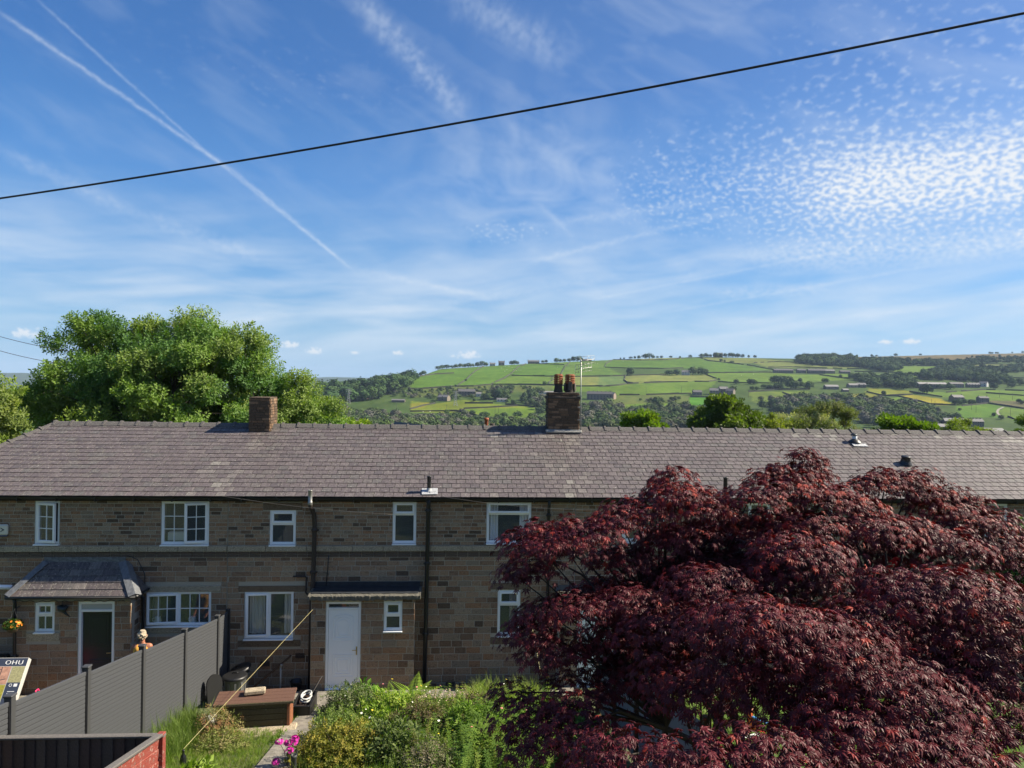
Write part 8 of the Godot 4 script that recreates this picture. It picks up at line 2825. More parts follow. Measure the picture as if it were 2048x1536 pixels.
const FAR_HOUSES := [
	[-113.3, -856.7, 8.5, 7.0, 4.0, 3.2, 31.0, 4, 2, 2, 1, "pinkish gabled house at the foot of the wooded slope"],
	[-75.3, -830.9, 15.4, 6.0, 2.3, 1.2, -4.0, 0, 1, 0, 0, "long low shed left of the stone barn"],
	[-21.8, -843.5, 13.3, 8.0, 4.3, 2.6, -29.0, 1, 1, 1, 0, "stone barn with pale roof below the scrub"],
	[5.5, -880.2, 20.9, 9.0, 5.9, 3.0, 6.0, 0, 0, 6, 3, "large dark manor house with several chimneys"],
	[20.5, -876.5, 6.3, 7.0, 3.6, 2.0, 6.0, 2, 1, 1, 0, "small pale extension beside the dark manor house"],
	[48.1, -837.5, 12.1, 7.0, 2.5, 1.6, -9.0, 2, 1, 3, 0, "white bungalow among the hedges"],
	[56.5, -1327.9, 10.4, 8.0, 3.6, 2.4, -4.0, 2, 1, 2, 1, "small pale house on the left skyline"],
	[74.5, -1344.2, 11.5, 9.0, 5.4, 3.0, -4.0, 1, 0, 2, 2, "taller stone house on the left skyline"],
	[141.6, -1397.5, 23.0, 9.0, 4.0, 2.5, -4.0, 1, 1, 5, 2, "long stone farmhouse on the skyline"],
	[260.3, -1463.0, 21.1, 8.0, 2.7, 1.6, -4.0, 0, 0, 2, 0, "low dark building on the skyline behind the aerial"],
	[108.8, -900.1, 19.5, 7.0, 2.3, 1.6, -4.0, 2, 2, 3, 0, "long pale roofed building half hidden by the potted chimney"],
	[170.8, -856.1, 31.2, 8.0, 7.2, 2.8, -12.0, 3, 0, 8, 6, "dark tall terrace row just right of the potted chimney"],
	[188.8, -860.6, 5.6, 6.0, 5.9, 2.5, -44.0, 4, 1, 1, 1, "pale gable end of the dark terrace row"],
	[376.5, -1159.1, 12.7, 9.0, 5.0, 3.2, -14.0, 2, 1, 3, 1, "white house between round trees in mid pasture"],
	[308.4, -896.5, 11.2, 8.0, 4.0, 2.5, -4.0, 1, 0, 3, 1, "left cottage of the farm cluster beside the lane"],
	[332.9, -901.2, 11.3, 9.0, 5.4, 3.0, -19.0, 1, 1, 3, 2, "middle house of the farm cluster with pale roof"],
	[350.0, -914.2, 11.4, 9.0, 5.6, 3.0, 1.0, 0, 1, 3, 2, "tall rear house of the farm cluster"],
	[355.5, -901.7, 10.0, 9.0, 5.0, 3.0, -39.0, 1, 0, 2, 1, "right gabled house of the farm cluster"],
	[591.1, -1592.1, 19.7, 10.0, 7.2, 3.0, -4.0, 1, 0, 4, 2, "square stone house among trees on the middle skyline"],
	[575.2, -1221.5, 34.2, 8.0, 5.0, 2.5, -4.0, 3, 0, 9, 5, "dark terrace row high on the middle right hillside"],
	[610.5, -1225.3, 15.4, 8.0, 5.0, 2.5, -4.0, 3, 0, 4, 2, "short dark row right of the high terrace"],
	[634.4, -1217.1, 29.7, 9.0, 5.4, 3.0, -8.0, 0, 0, 8, 5, "stone terrace block in the high hamlet"],
	[660.0, -1219.9, 18.1, 8.0, 5.0, 2.5, 0.0, 1, 1, 5, 3, "pale roofed terrace at the right of the high hamlet"],
	[690.9, -1223.2, 18.1, 7.0, 3.6, 2.0, -4.0, 0, 0, 4, 2, "low row at the end of the high hamlet"],
	[521.8, -954.3, 18.4, 9.0, 3.6, 2.4, -4.0, 1, 2, 2, 0, "farm building with long pale roof above the buttercup field"],
	[529.9, -931.8, 7.6, 8.0, 2.3, 1.6, -4.0, 0, 2, 0, 0, "small grey shed beside the farm building"],
	[564.9, -975.8, 13.1, 8.0, 3.6, 2.4, 4.0, 1, 1, 2, 1, "left barn of the farm pair below the copse"],
	[578.2, -976.7, 13.1, 8.0, 4.1, 2.6, -10.0, 0, 1, 2, 1, "right barn of the farm pair below the copse"],
	[685.8, -977.1, 42.5, 9.0, 5.9, 2.6, -1.0, 1, 2, 12, 7, "long pale roofed terrace on the right hillside"],
	[730.5, -986.8, 19.3, 9.0, 5.4, 2.6, -4.0, 0, 0, 6, 4, "dark terrace continuing the long pale roofed row"],
	[758.5, -988.7, 16.4, 9.0, 4.5, 2.6, -14.0, 0, 1, 4, 3, "grey roofed house left of the white gable"],
	[787.9, -1004.6, 10.6, 9.0, 4.5, 3.2, -54.0, 2, 1, 2, 1, "white gabled house on the right hillside"],
	[636.8, -855.5, 15.5, 9.0, 5.0, 3.0, 6.0, 0, 0, 3, 2, "stone house half hidden by trees below the long terrace"],
	[663.3, -844.0, 11.5, 8.5, 5.9, 2.0, -4.0, 0, 0, 2, 2, "square stone house with two windows standing alone on the right"],
	[493.8, -699.1, 10.6, 8.0, 5.9, 3.0, 41.0, 3, 0, 2, 1, "dark gable end of the lowest terrace"],
	[501.2, -673.9, 19.4, 8.0, 5.4, 2.8, -10.0, 0, 2, 8, 5, "left half of the lowest grey roofed terrace"],
	[522.7, -671.1, 13.3, 8.0, 5.4, 2.6, -10.0, 0, 1, 6, 4, "right half of the lowest grey roofed terrace"],
	[471.2, -652.5, 15.8, 8.0, 2.7, 2.4, -8.0, 0, 2, 0, 0, "grey roof nearest the terrace ridge at the right"],
	[466.9, -575.9, 15.9, 8.0, 2.2, 2.2, -8.0, 0, 2, 0, 0, "low grey roof at the lower right above the ridge"],
	[437.5, -956.6, 17.0, 7.0, 2.2, 1.2, -4.0, 0, 1, 2, 0, "low farm shed beside the right hedgerow trees"],
]
const TREES := [
	[594.3, -1588.0, 12.0, "nearest tree right of the square stone house among trees on the middle skyline"],
	[584.2, -1586.9, 14.0, "nearest tree left of the square stone house among trees on the middle skyline"],
	[440.0, -953.1, 9.0, "nearest tree right of the low farm shed beside the right hedgerow trees"],
	[431.0, -952.9, 8.0, "nearest tree left of the low farm shed beside the right hedgerow trees"],
	[507.5, -715.1, 11.0, "round tree above the dark gable end of the lowest terrace"],
	[617.1, -826.5, 9.0, "nearest tree below the stone house half hidden by trees below the long terrace"],
	[52.3, -863.3, 14.0, "tall tree above the white bungalow among the hedges"],
	[521.8, -698.8, 12.0, "nearest tree above the left half of the lowest grey roofed terrace"],
	[612.7, -826.4, 8.0, "second tree below the stone house half hidden by trees below the long terrace"],
	[44.6, -855.3, 17.0, "nearest tree left of the white bungalow among the hedges"],
	[372.4, -935.4, 9.0, "nearest tree above the right gabled house of the farm cluster"],
	[246.0, -1455.2, 10.0, "nearest tree left of the low dark building on the skyline behind the aerial"],
	[389.0, -1160.4, 17.0, "nearest tree right of the white house between round trees in mid pasture"],
	[99.7, -901.3, 12.0, "nearest tree left of the long pale roofed building half hidden by the potted chimney"],
	[474.7, -1033.7, 13.0, "nearest tree above the low farm shed beside the right hedgerow trees"],
	[607.2, -1590.0, 12.0, "second tree right of the square stone house among trees on the middle skyline"],
	[557.0, -1480.5, 7.0, "round tree below the square stone house among trees on the middle skyline"],
	[703.3, -961.1, 10.0, "round tree left of the dark terrace continuing the long pale roofed row"],
	[55.8, -851.7, 8.0, "nearest tree right of the white bungalow among the hedges"],
	[44.2, -1316.8, 9.0, "nearest tree left of the small pale house on the left skyline"],
	[25.8, -851.0, 9.0, "nearest tree right of the small pale extension beside the dark manor house"],
	[632.5, -1130.6, 7.0, "round tree below the low row at the end of the high hamlet"],
	[424.7, -955.5, 8.0, "second tree left of the low farm shed beside the right hedgerow trees"],
	[446.7, -951.4, 10.0, "second tree right of the low farm shed beside the right hedgerow trees"],
	[569.1, -1585.3, 9.0, "second tree left of the square stone house among trees on the middle skyline"],
	[520.4, -707.1, 12.0, "second tree above the left half of the lowest grey roofed terrace"],
	[41.7, -859.1, 15.0, "second tree left of the white bungalow among the hedges"],
	[240.4, -1452.1, 14.0, "second tree left of the low dark building on the skyline behind the aerial"],
	[640.6, -1111.3, 12.0, "round tree above the left barn of the farm pair below the copse"],
	[161.7, -1409.0, 7.0, "nearest tree right of the long stone farmhouse on the skyline"],
	[693.0, -967.6, 9.0, "round tree right of the long pale roofed terrace on the right hillside"],
	[637.5, -915.3, 17.0, "tall tree below the long pale roofed terrace on the right hillside"],
	[509.0, -706.7, 12.0, "nearest tree right of the dark gable end of the lowest terrace"],
	[356.5, -1147.3, 13.0, "nearest tree left of the white house between round trees in mid pasture"],
	[116.1, -978.0, 7.0, "round tree above the long pale roofed building half hidden by the potted chimney"],
	[536.7, -716.0, 10.0, "third tree above the left half of the lowest grey roofed terrace"],
	[642.1, -831.2, 7.0, "nearest tree left of the square stone house with two windows standing alone on the right"],
	[95.2, -1363.0, 10.0, "nearest tree right of the taller stone house on the left skyline"],
	[628.9, -830.9, 8.0, "round tree right of the stone house half hidden by trees below the long terrace"],
	[29.4, -851.1, 10.0, "second tree right of the small pale extension beside the dark manor house"],
	[486.1, -1026.9, 15.0, "nearest tree below the dark terrace row high on the middle right hillside"],
	[515.1, -1033.7, 10.0, "nearest tree below the short dark row right of the high terrace"],
	[480.0, -1031.0, 15.0, "second tree above the low farm shed beside the right hedgerow trees"],
	[560.5, -1468.8, 6.0, "third tree right of the square stone house among trees on the middle skyline"],
	[36.7, -1309.9, 13.0, "second tree left of the small pale house on the left skyline"],
	[560.0, -1043.2, 9.0, "round tree above the farm building with long pale roof above the buttercup field"],
	[618.8, -1588.4, 14.0, "fourth tree right of the square stone house among trees on the middle skyline"],
	[-33.9, -827.3, 5.0, "small tree left of the stone barn with pale roof below the scrub"],
	[559.0, -1584.2, 12.0, "third tree left of the square stone house among trees on the middle skyline"],
	[587.6, -782.3, 4.0, "third tree below the stone house half hidden by trees below the long terrace"],
	[773.4, -965.5, 12.0, "nearest tree right of the white gabled house on the right hillside"],
	[169.1, -1413.1, 8.0, "second tree right of the long stone farmhouse on the skyline"],
	[637.6, -924.9, 13.0, "nearest tree left of the long pale roofed terrace on the right hillside"],
	[101.3, -1368.6, 11.0, "second tree right of the taller stone house on the left skyline"],
	[511.0, -702.6, 12.0, "second tree right of the dark gable end of the lowest terrace"],
	[666.4, -1113.7, 11.0, "round tree above the right barn of the farm pair below the copse"],
	[634.5, -826.9, 8.0, "second tree left of the square stone house with two windows standing alone on the right"],
	[229.1, -1446.0, 14.0, "third tree left of the low dark building on the skyline behind the aerial"],
	[485.4, -969.7, 11.0, "second tree below the short dark row right of the high terrace"],
	[496.5, -1035.3, 13.0, "second tree below the dark terrace row high on the middle right hillside"],
	[60.4, -813.4, 7.0, "second tree right of the white bungalow among the hedges"],
	[404.2, -1162.0, 17.0, "second tree right of the white house between round trees in mid pasture"],
	[625.7, -1587.5, 12.0, "fifth tree right of the square stone house among trees on the middle skyline"],
	[4.8, -1024.2, 4.0, "small tree above the large dark manor house with several chimneys"],
	[404.6, -1006.2, 10.0, "second tree above the right gabled house of the farm cluster"],
	[107.5, -1374.2, 8.0, "third tree right of the taller stone house on the left skyline"],
	[838.2, -1039.0, 12.0, "second tree right of the white gabled house on the right hillside"],
	[547.0, -1577.4, 11.0, "fourth tree left of the square stone house among trees on the middle skyline"],
	[344.2, -1146.1, 12.0, "second tree left of the white house between round trees in mid pasture"],
	[27.4, -1301.5, 11.0, "third tree left of the small pale house on the left skyline"],
	[496.1, -1027.7, 13.0, "third tree below the dark terrace row high on the middle right hillside"],
	[408.2, -941.0, 6.0, "third tree left of the low farm shed beside the right hedgerow trees"],
	[656.3, -972.4, 12.0, "second tree left of the long pale roofed terrace on the right hillside"],
	[597.6, -741.1, 6.0, "nearest tree above the low grey roof at the lower right above the ridge"],
	[86.6, -884.4, 13.0, "second tree left of the long pale roofed building half hidden by the potted chimney"],
	[220.2, -1441.1, 9.0, "fourth tree left of the low dark building on the skyline behind the aerial"],
	[464.0, -956.6, 16.0, "third tree right of the low farm shed beside the right hedgerow trees"],
	[916.1, -1625.3, 7.0, "nearest tree above the low row at the end of the high hamlet"],
	[989.0, -1340.7, 10.0, "round tree above the dark terrace continuing the long pale roofed row"],
	[5.1, -739.8, 6.0, "small tree below the large dark manor house with several chimneys"],
	[43.0, -710.5, 8.0, "nearest tree below the white bungalow among the hedges"],
	[411.4, -1162.7, 14.0, "third tree right of the white house between round trees in mid pasture"],
	[91.2, -760.2, 8.0, "nearest tree below the long pale roofed building half hidden by the potted chimney"],
	[635.0, -1586.2, 12.0, "sixth tree right of the square stone house among trees on the middle skyline"],
	[564.7, -1438.9, 7.0, "seventh tree right of the square stone house among trees on the middle skyline"],
	[433.5, -1008.3, 8.0, "fourth tree left of the low farm shed beside the right hedgerow trees"],
	[494.6, -961.8, 13.0, "nearest tree left of the farm building with long pale roof above the buttercup field"],
	[18.2, -1293.2, 8.0, "fourth tree left of the small pale house on the left skyline"],
	[400.8, -940.8, 7.0, "fifth tree left of the low farm shed beside the right hedgerow trees"],
	[592.7, -723.6, 6.0, "second tree above the low grey roof at the lower right above the ridge"],
	[73.2, -829.7, 9.0, "third tree right of the white bungalow among the hedges"],
	[470.1, -956.8, 15.0, "fourth tree right of the low farm shed beside the right hedgerow trees"],
	[492.3, -1563.5, 5.0, "nearest tree above the white house between round trees in mid pasture"],
	[487.5, -952.5, 13.0, "second tree left of the farm building with long pale roof above the buttercup field"],
	[20.3, -724.7, 6.0, "nearest tree below the small pale extension beside the dark manor house"],
	[209.1, -1435.0, 8.0, "fifth tree left of the low dark building on the skyline behind the aerial"],
	[191.6, -1425.4, 11.0, "third tree right of the long stone farmhouse on the skyline"],
	[432.2, -1012.6, 10.0, "sixth tree left of the low farm shed beside the right hedgerow trees"],
	[82.0, -822.7, 10.0, "third tree left of the long pale roofed building half hidden by the potted chimney"],
	[11.2, -736.1, 7.0, "second tree below the small pale extension beside the dark manor house"],
	[646.5, -1584.7, 10.0, "eighth tree right of the square stone house among trees on the middle skyline"],
	[85.1, -753.6, 9.0, "second tree below the long pale roofed building half hidden by the potted chimney"],
	[11.0, -1286.6, 10.0, "fifth tree left of the small pale house on the left skyline"],
	[428.1, -1012.3, 10.0, "seventh tree left of the low farm shed beside the right hedgerow trees"],
	[24.4, -724.9, 7.0, "third tree below the small pale extension beside the dark manor house"],
	[200.4, -1430.2, 8.0, "sixth tree left of the low dark building on the skyline behind the aerial"],
	[519.6, -1574.5, 8.0, "fifth tree left of the square stone house among trees on the middle skyline"],
	[820.7, -990.6, 9.0, "third tree right of the white gabled house on the right hillside"],
	[626.5, -949.3, 13.0, "third tree left of the long pale roofed terrace on the right hillside"],
	[952.2, -1638.4, 7.0, "second tree above the low row at the end of the high hamlet"],
	[3.8, -1280.1, 9.0, "sixth tree left of the small pale house on the left skyline"],
	[566.0, -899.7, 8.0, "nearest tree right of the right barn of the farm pair below the copse"],
	[58.1, -722.4, 8.0, "second tree below the white bungalow among the hedges"],
	[660.4, -1582.8, 8.0, "ninth tree right of the square stone house among trees on the middle skyline"],
	[949.7, -1160.9, 8.0, "fourth tree right of the white gabled house on the right hillside"],
	[470.3, -1561.2, 6.0, "second tree above the white house between round trees in mid pasture"],
	[742.8, -1120.8, 10.0, "fourth tree left of the long pale roofed terrace on the right hillside"],
	[627.3, -963.3, 11.0, "fifth tree left of the long pale roofed terrace on the right hillside"],
	[-35.9, -1241.5, 9.0, "nearest tree above the stone barn with pale roof below the scrub"],
	[-3.3, -1273.7, 10.0, "seventh tree left of the small pale house on the left skyline"],
	[631.7, -978.1, 11.0, "second tree right of the right barn of the farm pair below the copse"],
	[536.3, -854.8, 6.0, "third tree right of the right barn of the farm pair below the copse"],
	[343.1, -1508.4, 5.0, "nearest tree right of the low dark building on the skyline behind the aerial"],
	[-27.5, -1251.7, 9.0, "second tree above the stone barn with pale roof below the scrub"],
	[709.9, -841.3, 7.0, "nearest tree right of the square stone house with two windows standing alone on the right"],
	[-42.2, -1225.1, 8.0, "third tree above the stone barn with pale roof below the scrub"],
	[674.3, -1580.9, 8.0, "tenth tree right of the square stone house among trees on the middle skyline"],
	[352.1, -1513.3, 5.0, "second tree right of the low dark building on the skyline behind the aerial"],
	[-12.0, -1265.7, 9.0, "eighth tree left of the small pale house on the left skyline"],
	[1402.5, -1782.0, 7.0, "nearest tree above the white gabled house on the right hillside"],
	[276.5, -1139.2, 17.0, "tall tree above the pale gable end of the dark terrace row"],
	[868.2, -1024.9, 12.0, "fifth tree right of the white gabled house on the right hillside"],
	[446.0, -1550.8, 7.0, "third tree left of the white house between round trees in mid pasture"],
	[707.2, -832.6, 6.0, "second tree right of the square stone house with two windows standing alone on the right"],
	[1410.7, -1784.6, 6.0, "second tree above the white gabled house on the right hillside"],
	[527.5, -828.8, 8.0, "fourth tree right of the right barn of the farm pair below the copse"],
	[-19.0, -1259.5, 7.0, "ninth tree left of the small pale house on the left skyline"],
	[1156.3, -1703.5, 6.0, "small tree above the long pale roofed terrace on the right hillside"],
	[436.1, -1548.9, 6.0, "fourth tree left of the white house between round trees in mid pasture"],
	[998.1, -1653.0, 7.0, "nearest tree right of the low row at the end of the high hamlet"],
	[368.6, -1520.7, 7.0, "third tree right of the low dark building on the skyline behind the aerial"],
	[1425.1, -1789.2, 6.0, "third tree above the white gabled house on the right hillside"],
	[-70.8, -1068.9, 10.0, "round tree above the long low shed left of the stone barn"],
	[1431.2, -1791.2, 6.0, "fourth tree above the white gabled house on the right hillside"],
	[425.3, -1543.4, 8.0, "fifth tree left of the white house between round trees in mid pasture"],
	[-61.7, -1117.2, 9.0, "fourth tree above the stone barn with pale roof below the scrub"],
	[378.9, -1524.9, 8.0, "fourth tree right of the low dark building on the skyline behind the aerial"],
	[1013.6, -1658.0, 5.0, "second tree right of the low row at the end of the high hamlet"],
	[-65.2, -1098.6, 8.0, "fifth tree above the stone barn with pale roof below the scrub"],
	[415.1, -1540.1, 15.0, "sixth tree left of the white house between round trees in mid pasture"],
	[389.1, -1529.2, 9.0, "fifth tree right of the low dark building on the skyline behind the aerial"],
	[404.6, -1535.7, 13.0, "sixth tree right of the low dark building on the skyline behind the aerial"],
	[1487.7, -1809.2, 6.0, "fifth tree above the white gabled house on the right hillside"],
	[1075.0, -1677.5, 8.0, "third tree right of the low row at the end of the high hamlet"],
	[1528.2, -1822.1, 7.0, "sixth tree above the white gabled house on the right hillside"],
]
const WALL_LABELS := [
	"first dry stone wall above the stone barn with pale roof below the scrub",
	"dry stone field wall above the large dark manor house with several chimneys",
	"second dry stone wall above the stone barn with pale roof below the scrub",
	"dry stone field wall above the small pale extension beside the dark manor house",
	"dry stone field wall below the taller stone house on the left skyline",
	"first dry stone wall above the long pale roofed building half hidden by the potted chimney",
	"dry stone field wall right of the long stone farmhouse on the skyline",
	"dry stone field wall left of the low dark building on the skyline behind the aerial",
	"second dry stone wall above the long pale roofed building half hidden by the potted chimney",
	"third dry stone wall above the long pale roofed building half hidden by the potted chimney",
	"dry stone field wall below the low dark building on the skyline behind the aerial",
	"dry stone field wall left of the stone barn with pale roof below the scrub",
	"dry stone field wall below the stone barn with pale roof below the scrub",
	"dry stone field wall below the small pale extension beside the dark manor house",
	"dry stone field wall below the white bungalow among the hedges",
	"dry stone field wall left of the white bungalow among the hedges",
	"dry stone field wall right of the low dark building on the skyline behind the aerial",
	"first dry stone wall left of the white house between round trees in mid pasture",
	"second dry stone wall left of the white house between round trees in mid pasture",
	"third dry stone wall left of the white house between round trees in mid pasture",
	"dry stone field wall above the pale gable end of the dark terrace row",
	"dry stone field wall right of the square stone house among trees on the middle skyline",
	"first dry stone wall above the right gabled house of the farm cluster",
	"dry stone field wall above the middle house of the farm cluster with pale roof",
	"dry stone field wall left of the left cottage of the farm cluster beside the lane",
	"dry stone field wall right of the left cottage of the farm cluster beside the lane",
	"second dry stone wall above the right gabled house of the farm cluster",
	"first dry stone wall above the dark terrace row high on the middle right hillside",
	"second dry stone wall above the dark terrace row high on the middle right hillside",
	"first dry stone wall right of the low farm shed beside the right hedgerow trees",
	"dry stone field wall right of the dark terrace row high on the middle right hillside",
	"second dry stone wall right of the low farm shed beside the right hedgerow trees",
	"dry stone field wall above the pale roofed terrace at the right of the high hamlet",
	"dry stone field wall below the low row at the end of the high hamlet",
	"dry stone field wall right of the low row at the end of the high hamlet",
	"dry stone field wall above the dark terrace continuing the long pale roofed row",
	"dry stone field wall above the white gabled house on the right hillside",
	"first dry stone wall left of the long pale roofed terrace on the right hillside",
	"dry stone field wall below the long pale roofed terrace on the right hillside",
	"dry stone field wall below the right barn of the farm pair below the copse",
	"second dry stone wall left of the long pale roofed terrace on the right hillside",
	"dry stone field wall right of the square stone house with two windows standing alone on",
	"first dry stone wall right of the white gabled house on the right hillside",
	"dry stone field wall right of the low grey roof at the lower right above the",
	"dry stone field wall below the white gabled house on the right hillside",
	"second dry stone wall right of the white gabled house on the right hillside",
	"dry stone field wall left of the square stone house with two windows standing alone on",
]
const PYLONS := [
	[-131.1, -814.2, 17.0, "grey lattice pylon in front of the dark wooded slope"],
	[-7.5, -802.5, 17.0, "grey lattice pylon between the barn and the manor house"],
]
const POLES := [[-135.8, -778.3], [-71.6, -766.1], [-16.7, -754.0], [35.3, -739.7], [39.7, -751.9], [241.9, -903.2], [292.6, -912.8], [277.8, -835.2], [292.9, -824.2], [219.0, -808.1], [370.2, -877.7], [486.2, -802.5], [497.8, -813.6], [575.3, -815.2], [569.6, -800.5], [605.8, -787.0], [598.0, -769.2], [718.6, -884.9], [720.7, -865.0], [621.4, -745.8], [971.9, -1581.0]]
const SHEEP := [[80.0, -1311.6], [86.3, -1304.6], [70.4, -1266.6], [101.2, -1216.0], [101.2, -1296.5], [91.0, -1287.2], [77.2, -1310.8], [72.3, -1196.3], [97.6, -1214.7], [103.1, -1301.0], [78.5, -1236.4], [93.2, -1208.0], [107.8, -1317.8], [90.0, -1231.7], [177.4, -1302.1], [271.2, -1397.1], [268.1, -1407.5], [195.5, -1329.8], [155.1, -757.3], [177.0, -767.8], [473.7, -1159.3], [504.4, -1182.4], [337.2, -1458.1], [-34.8, -760.2], [-42.2, -756.8], [-49.0, -763.2]]
const TRACK := [663.2, -808.6, 642.8, -790.9, 627.6, -773.7, 616.6, -758.3, 606.8, -741.3, 603.3, -732.0]
var trails: Array = [
	{"n": Vector3(-0.54707, -0.83456, -0.06498), "m": Vector3(0.73838, -0.44454, -0.50713), "lo": -0.1555, "hi": 0.1555, "w": 0.0022, "k": 0.62},
	{"n": Vector3(-0.62505, -0.78019, -0.02485), "m": Vector3(0.74793, -0.58949, -0.30513), "lo": -0.1112, "hi": 0.1112, "w": 0.0022, "k": 0.52},
	{"n": Vector3(-0.65935, -0.75184, -0.00031), "m": Vector3(0.64410, -0.56465, -0.51605), "lo": -0.1339, "hi": 0.1339, "w": 0.0015, "k": 0.42},
	{"n": Vector3(-0.61252, -0.78996, -0.02784), "m": Vector3(0.75292, -0.57236, -0.32483), "lo": -0.1161, "hi": 0.1161, "w": 0.0015, "k": 0.36},
	{"n": Vector3(-0.40694, -0.91315, -0.02370), "m": Vector3(0.79183, -0.33970, -0.50755), "lo": -0.0940, "hi": 0.0940, "w": 0.0075, "k": 0.28},
	{"n": Vector3(-0.31521, -0.94632, -0.07156), "m": Vector3(0.88906, -0.26808, -0.37108), "lo": -0.0925, "hi": 0.0925, "w": 0.0090, "k": 0.30},
	{"n": Vector3(-0.68011, -0.68565, -0.25950), "m": Vector3(0.72993, -0.60035, -0.32678), "lo": -0.1107, "hi": 0.1107, "w": 0.0140, "k": 0.42},
	{"n": Vector3(-0.38050, -0.81517, -0.43671), "m": Vector3(0.92370, -0.35786, -0.13682), "lo": -0.0990, "hi": 0.0990, "w": 0.0180, "k": 0.30},
	{"n": Vector3(-0.64901, -0.71815, -0.25107), "m": Vector3(0.75043, -0.65857, -0.05607), "lo": -0.0506, "hi": 0.0506, "w": 0.0035, "k": 0.33},
	{"n": Vector3(0.26407, -0.95432, -0.13978), "m": Vector3(0.93882, 0.22111, 0.26406), "lo": -0.1562, "hi": 0.1562, "w": 0.0040, "k": 0.34},
	{"n": Vector3(0.16692, -0.96555, -0.19962), "m": Vector3(0.96089, 0.11393, 0.25239), "lo": -0.1134, "hi": 0.1134, "w": 0.0060, "k": 0.30},
	{"n": Vector3(0.21172, -0.97405, -0.08001), "m": Vector3(0.92437, 0.17299, 0.34003), "lo": -0.1698, "hi": 0.1698, "w": 0.0015, "k": 0.30},
	{"n": Vector3(0.19092, -0.98040, -0.04863), "m": Vector3(0.88610, 0.15082, 0.43827), "lo": -0.1796, "hi": 0.1796, "w": 0.0015, "k": 0.32},
	{"n": Vector3(0.08402, -0.99128, -0.10148), "m": Vector3(0.91285, 0.03573, 0.40672), "lo": -0.0940, "hi": 0.0940, "w": 0.0060, "k": 0.50},
	{"n": Vector3(0.17598, -0.97793, -0.11261), "m": Vector3(0.98129, 0.16521, 0.09884), "lo": -0.1323, "hi": 0.1323, "w": 0.0060, "k": 0.20},
	{"n": Vector3(-0.50433, -0.81139, -0.29545), "m": Vector3(0.81048, -0.56284, 0.16225), "lo": -0.0442, "hi": 0.0442, "w": 0.0120, "k": 0.22},
	{"n": Vector3(-0.18776, -0.97426, -0.12475), "m": Vector3(0.98084, -0.17925, -0.07636), "lo": -0.1245, "hi": 0.1245, "w": 0.0040, "k": 0.25},
]
var puffs: Array = [Vector3(-87, 56, 26), Vector3(-120, 54, 10), Vector3(-385, 57, 20), Vector3(-431, 68, 22), Vector3(-228, 58, 14), Vector3(686, 84, 14), Vector3(725, 84, 17), Vector3(-853, 71, 28), Vector3(-472, 69, 12), Vector3(-310, 56, 10)]
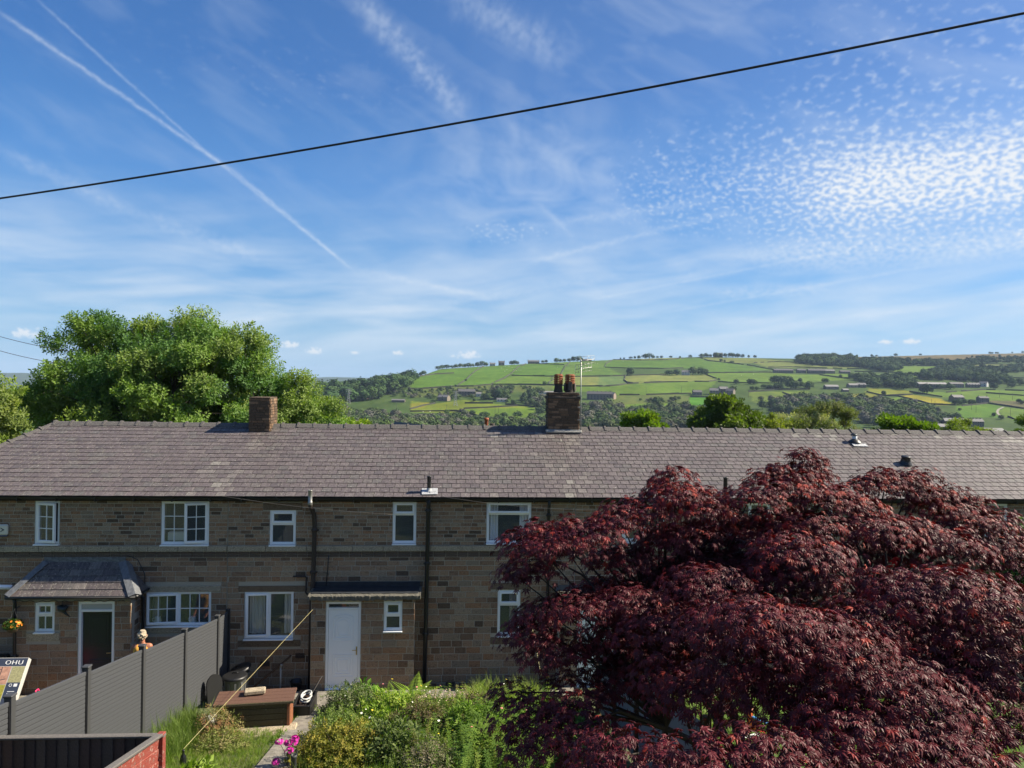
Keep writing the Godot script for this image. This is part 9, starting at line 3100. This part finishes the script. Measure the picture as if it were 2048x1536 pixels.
const MAPLE_PADS := [[0.94, 6.28, 10.44, 0.42], [1.18, 6.39, 10.66, 0.40], [0.85, 6.01, 10.44, 0.36], [1.87, 6.57, 10.51, 0.38], [1.53, 6.46, 10.69, 0.38], [2.28, 6.66, 10.34, 0.40], [2.62, 6.88, 10.36, 0.42], [2.83, 6.77, 10.58, 0.36], [2.64, 6.92, 10.16, 0.30], [3.18, 6.65, 10.40, 0.36], [3.50, 6.90, 10.62, 0.42], [3.95, 7.00, 10.45, 0.42], [4.29, 7.07, 10.28, 0.34], [4.46, 7.17, 10.09, 0.22], [4.40, 6.94, 10.69, 0.42], [4.70, 6.83, 10.71, 0.42], [5.30, 7.02, 10.35, 0.34], [5.61, 7.08, 10.27, 0.34], [5.84, 6.90, 10.39, 0.36], [5.99, 6.75, 10.60, 0.42], [6.16, 6.64, 10.81, 0.42], [6.31, 6.44, 11.02, 0.42], [6.45, 6.25, 11.23, 0.45], [0.99, 5.60, 10.85, 0.38], [0.81, 5.40, 10.94, 0.32], [1.08, 5.27, 11.06, 0.38], [1.20, 4.93, 11.47, 0.40], [0.72, 4.71, 11.43, 0.36], [0.89, 4.65, 11.84, 0.40], [1.16, 4.85, 12.06, 0.40], [2.39, 6.08, 12.75, 0.40], [2.58, 6.28, 13.17, 0.42], [2.83, 6.23, 13.28, 0.42], [3.07, 6.17, 13.40, 0.42], [2.45, 5.86, 12.96, 0.36], [3.22, 5.99, 13.51, 0.42], [3.38, 5.95, 13.72, 0.42], [3.51, 5.84, 13.83, 0.40], [3.79, 6.17, 12.85, 0.42], [4.19, 6.35, 12.88, 0.45], [4.55, 6.45, 12.90, 0.48], [4.71, 6.38, 13.11, 0.48], [4.21, 6.38, 12.48, 0.40], [1.26, 5.53, 13.88, 0.36], [1.67, 5.64, 14.21, 0.34], [2.13, 5.65, 14.14, 0.38], [2.33, 5.63, 14.25, 0.36], [2.94, 5.74, 13.99, 0.40], [3.17, 5.72, 14.11, 0.42], [3.36, 5.67, 14.22, 0.42], [3.47, 5.53, 14.23, 0.40], [2.44, 5.08, 10.75, 0.34], [2.07, 5.42, 10.52, 0.34], [1.70, 5.72, 10.50, 0.36], [1.55, 5.01, 10.69, 0.36], [1.88, 4.94, 11.11, 0.34], [2.60, 5.81, 10.16, 0.36], [3.30, 5.89, 10.01, 0.36], [4.01, 6.03, 10.06, 0.36], [4.62, 6.09, 10.30, 0.36], [5.08, 6.26, 10.73, 0.40], [5.41, 6.41, 11.16, 0.42], [1.94, 6.15, 10.51, 0.36], [2.51, 6.32, 10.45, 0.36], [3.86, 6.66, 10.65, 0.36], [3.46, 6.49, 10.42, 0.36], [4.50, 6.11, 13.10, 0.45], [4.65, 5.89, 13.31, 0.48], [4.26, 5.68, 13.48, 0.45], [4.31, 5.50, 13.79, 0.45], [4.15, 5.88, 13.28, 0.40], [2.25, 5.40, 12.54, 0.36], [2.81, 5.58, 12.98, 0.38], [2.87, 5.57, 13.39, 0.34], [2.58, 5.50, 12.66, 0.34], [2.08, 5.38, 12.13, 0.36], [3.14, 5.70, 13.20, 0.36], [4.14, 6.68, 11.07, 0.40], [3.95, 6.55, 10.86, 0.38], [4.49, 6.57, 11.09, 0.40], [5.18, 6.64, 11.14, 0.40], [2.72, 6.46, 10.57, 0.38], [5.51, 6.52, 11.37, 0.40], [0.91, 6.48, 10.34, 0.20], [1.27, 6.53, 10.47, 0.19], [1.63, 6.54, 10.49, 0.16], [1.94, 6.69, 10.31, 0.24], [2.15, 6.77, 10.23, 0.15], [2.52, 6.98, 10.15, 0.20], [2.70, 7.10, 10.07, 0.24], [2.83, 6.94, 10.28, 0.16], [3.09, 6.86, 10.19, 0.21], [3.89, 7.11, 10.15, 0.21], [4.08, 7.18, 10.16, 0.15], [4.46, 7.36, 9.99, 0.19], [4.56, 7.28, 10.00, 0.22], [4.59, 7.12, 10.20, 0.20], [4.80, 6.96, 10.41, 0.22], [5.23, 7.10, 10.24, 0.17], [5.51, 7.11, 10.16, 0.17], [5.87, 7.09, 10.19, 0.16], [6.00, 7.10, 10.20, 0.20], [6.19, 6.91, 10.41, 0.24], [6.43, 6.83, 10.53, 0.21], [6.60, 6.68, 10.74, 0.23], [6.76, 6.46, 10.85, 0.19], [0.68, 6.30, 10.23, 0.22], [0.70, 5.89, 10.43, 0.16], [0.74, 5.44, 10.73, 0.18], [0.58, 4.80, 11.12, 0.22]]
const CABLES := [
	[-17.71, 9.78, 6.63, 10.95, 12.16, 15.86, 0.634, 0.0105, 0, "overhead_cable", "thick black overhead cable crossing the whole sky", "cable"],
	[-21.76, 10.34, -14.00, -18.55, 9.43, -16.00, 0.100, 0.0120, 0, "telephone_wire", "upper thin wire running behind the big green tree", "wire"],
	[-21.75, 9.72, -14.00, -19.00, 8.85, -16.00, 0.100, 0.0120, 0, "telephone_wire", "lower thin wire running behind the big green tree", "wire"],
	[-10.96, 6.45, 0.90, -1.76, 4.76, 0.35, 0.280, 0.0026, 2, "telephone_wire", "thin wire sagging across the roof to the upper green window", "wire"],
	[-11.80, 6.66, -2.60, -0.54, 5.25, 0.40, 0.420, 0.0026, 2, "telephone_wire", "thin wire sagging down the roof to the lead flashing", "wire"],
	[-0.54, 5.25, 0.40, 4.47, 4.92, 0.50, 0.120, 0.0026, 2, "telephone_wire", "thin pale wire crossing above the wide upper window", "wire"],
	[-3.66, 2.44, 0.60, -4.78, 1.72, 6.20, 0.000, 0.0032, 1, "washing_line", "yellow washing line stretched from porch to bottle post", "washing line"],
	[1.84, 2.16, 0.90, 1.99, 1.19, 2.20, 0.000, 0.0050, 1, "washing_line", "short yellow cord hanging beside the lower window near the maple", "cord"],
]
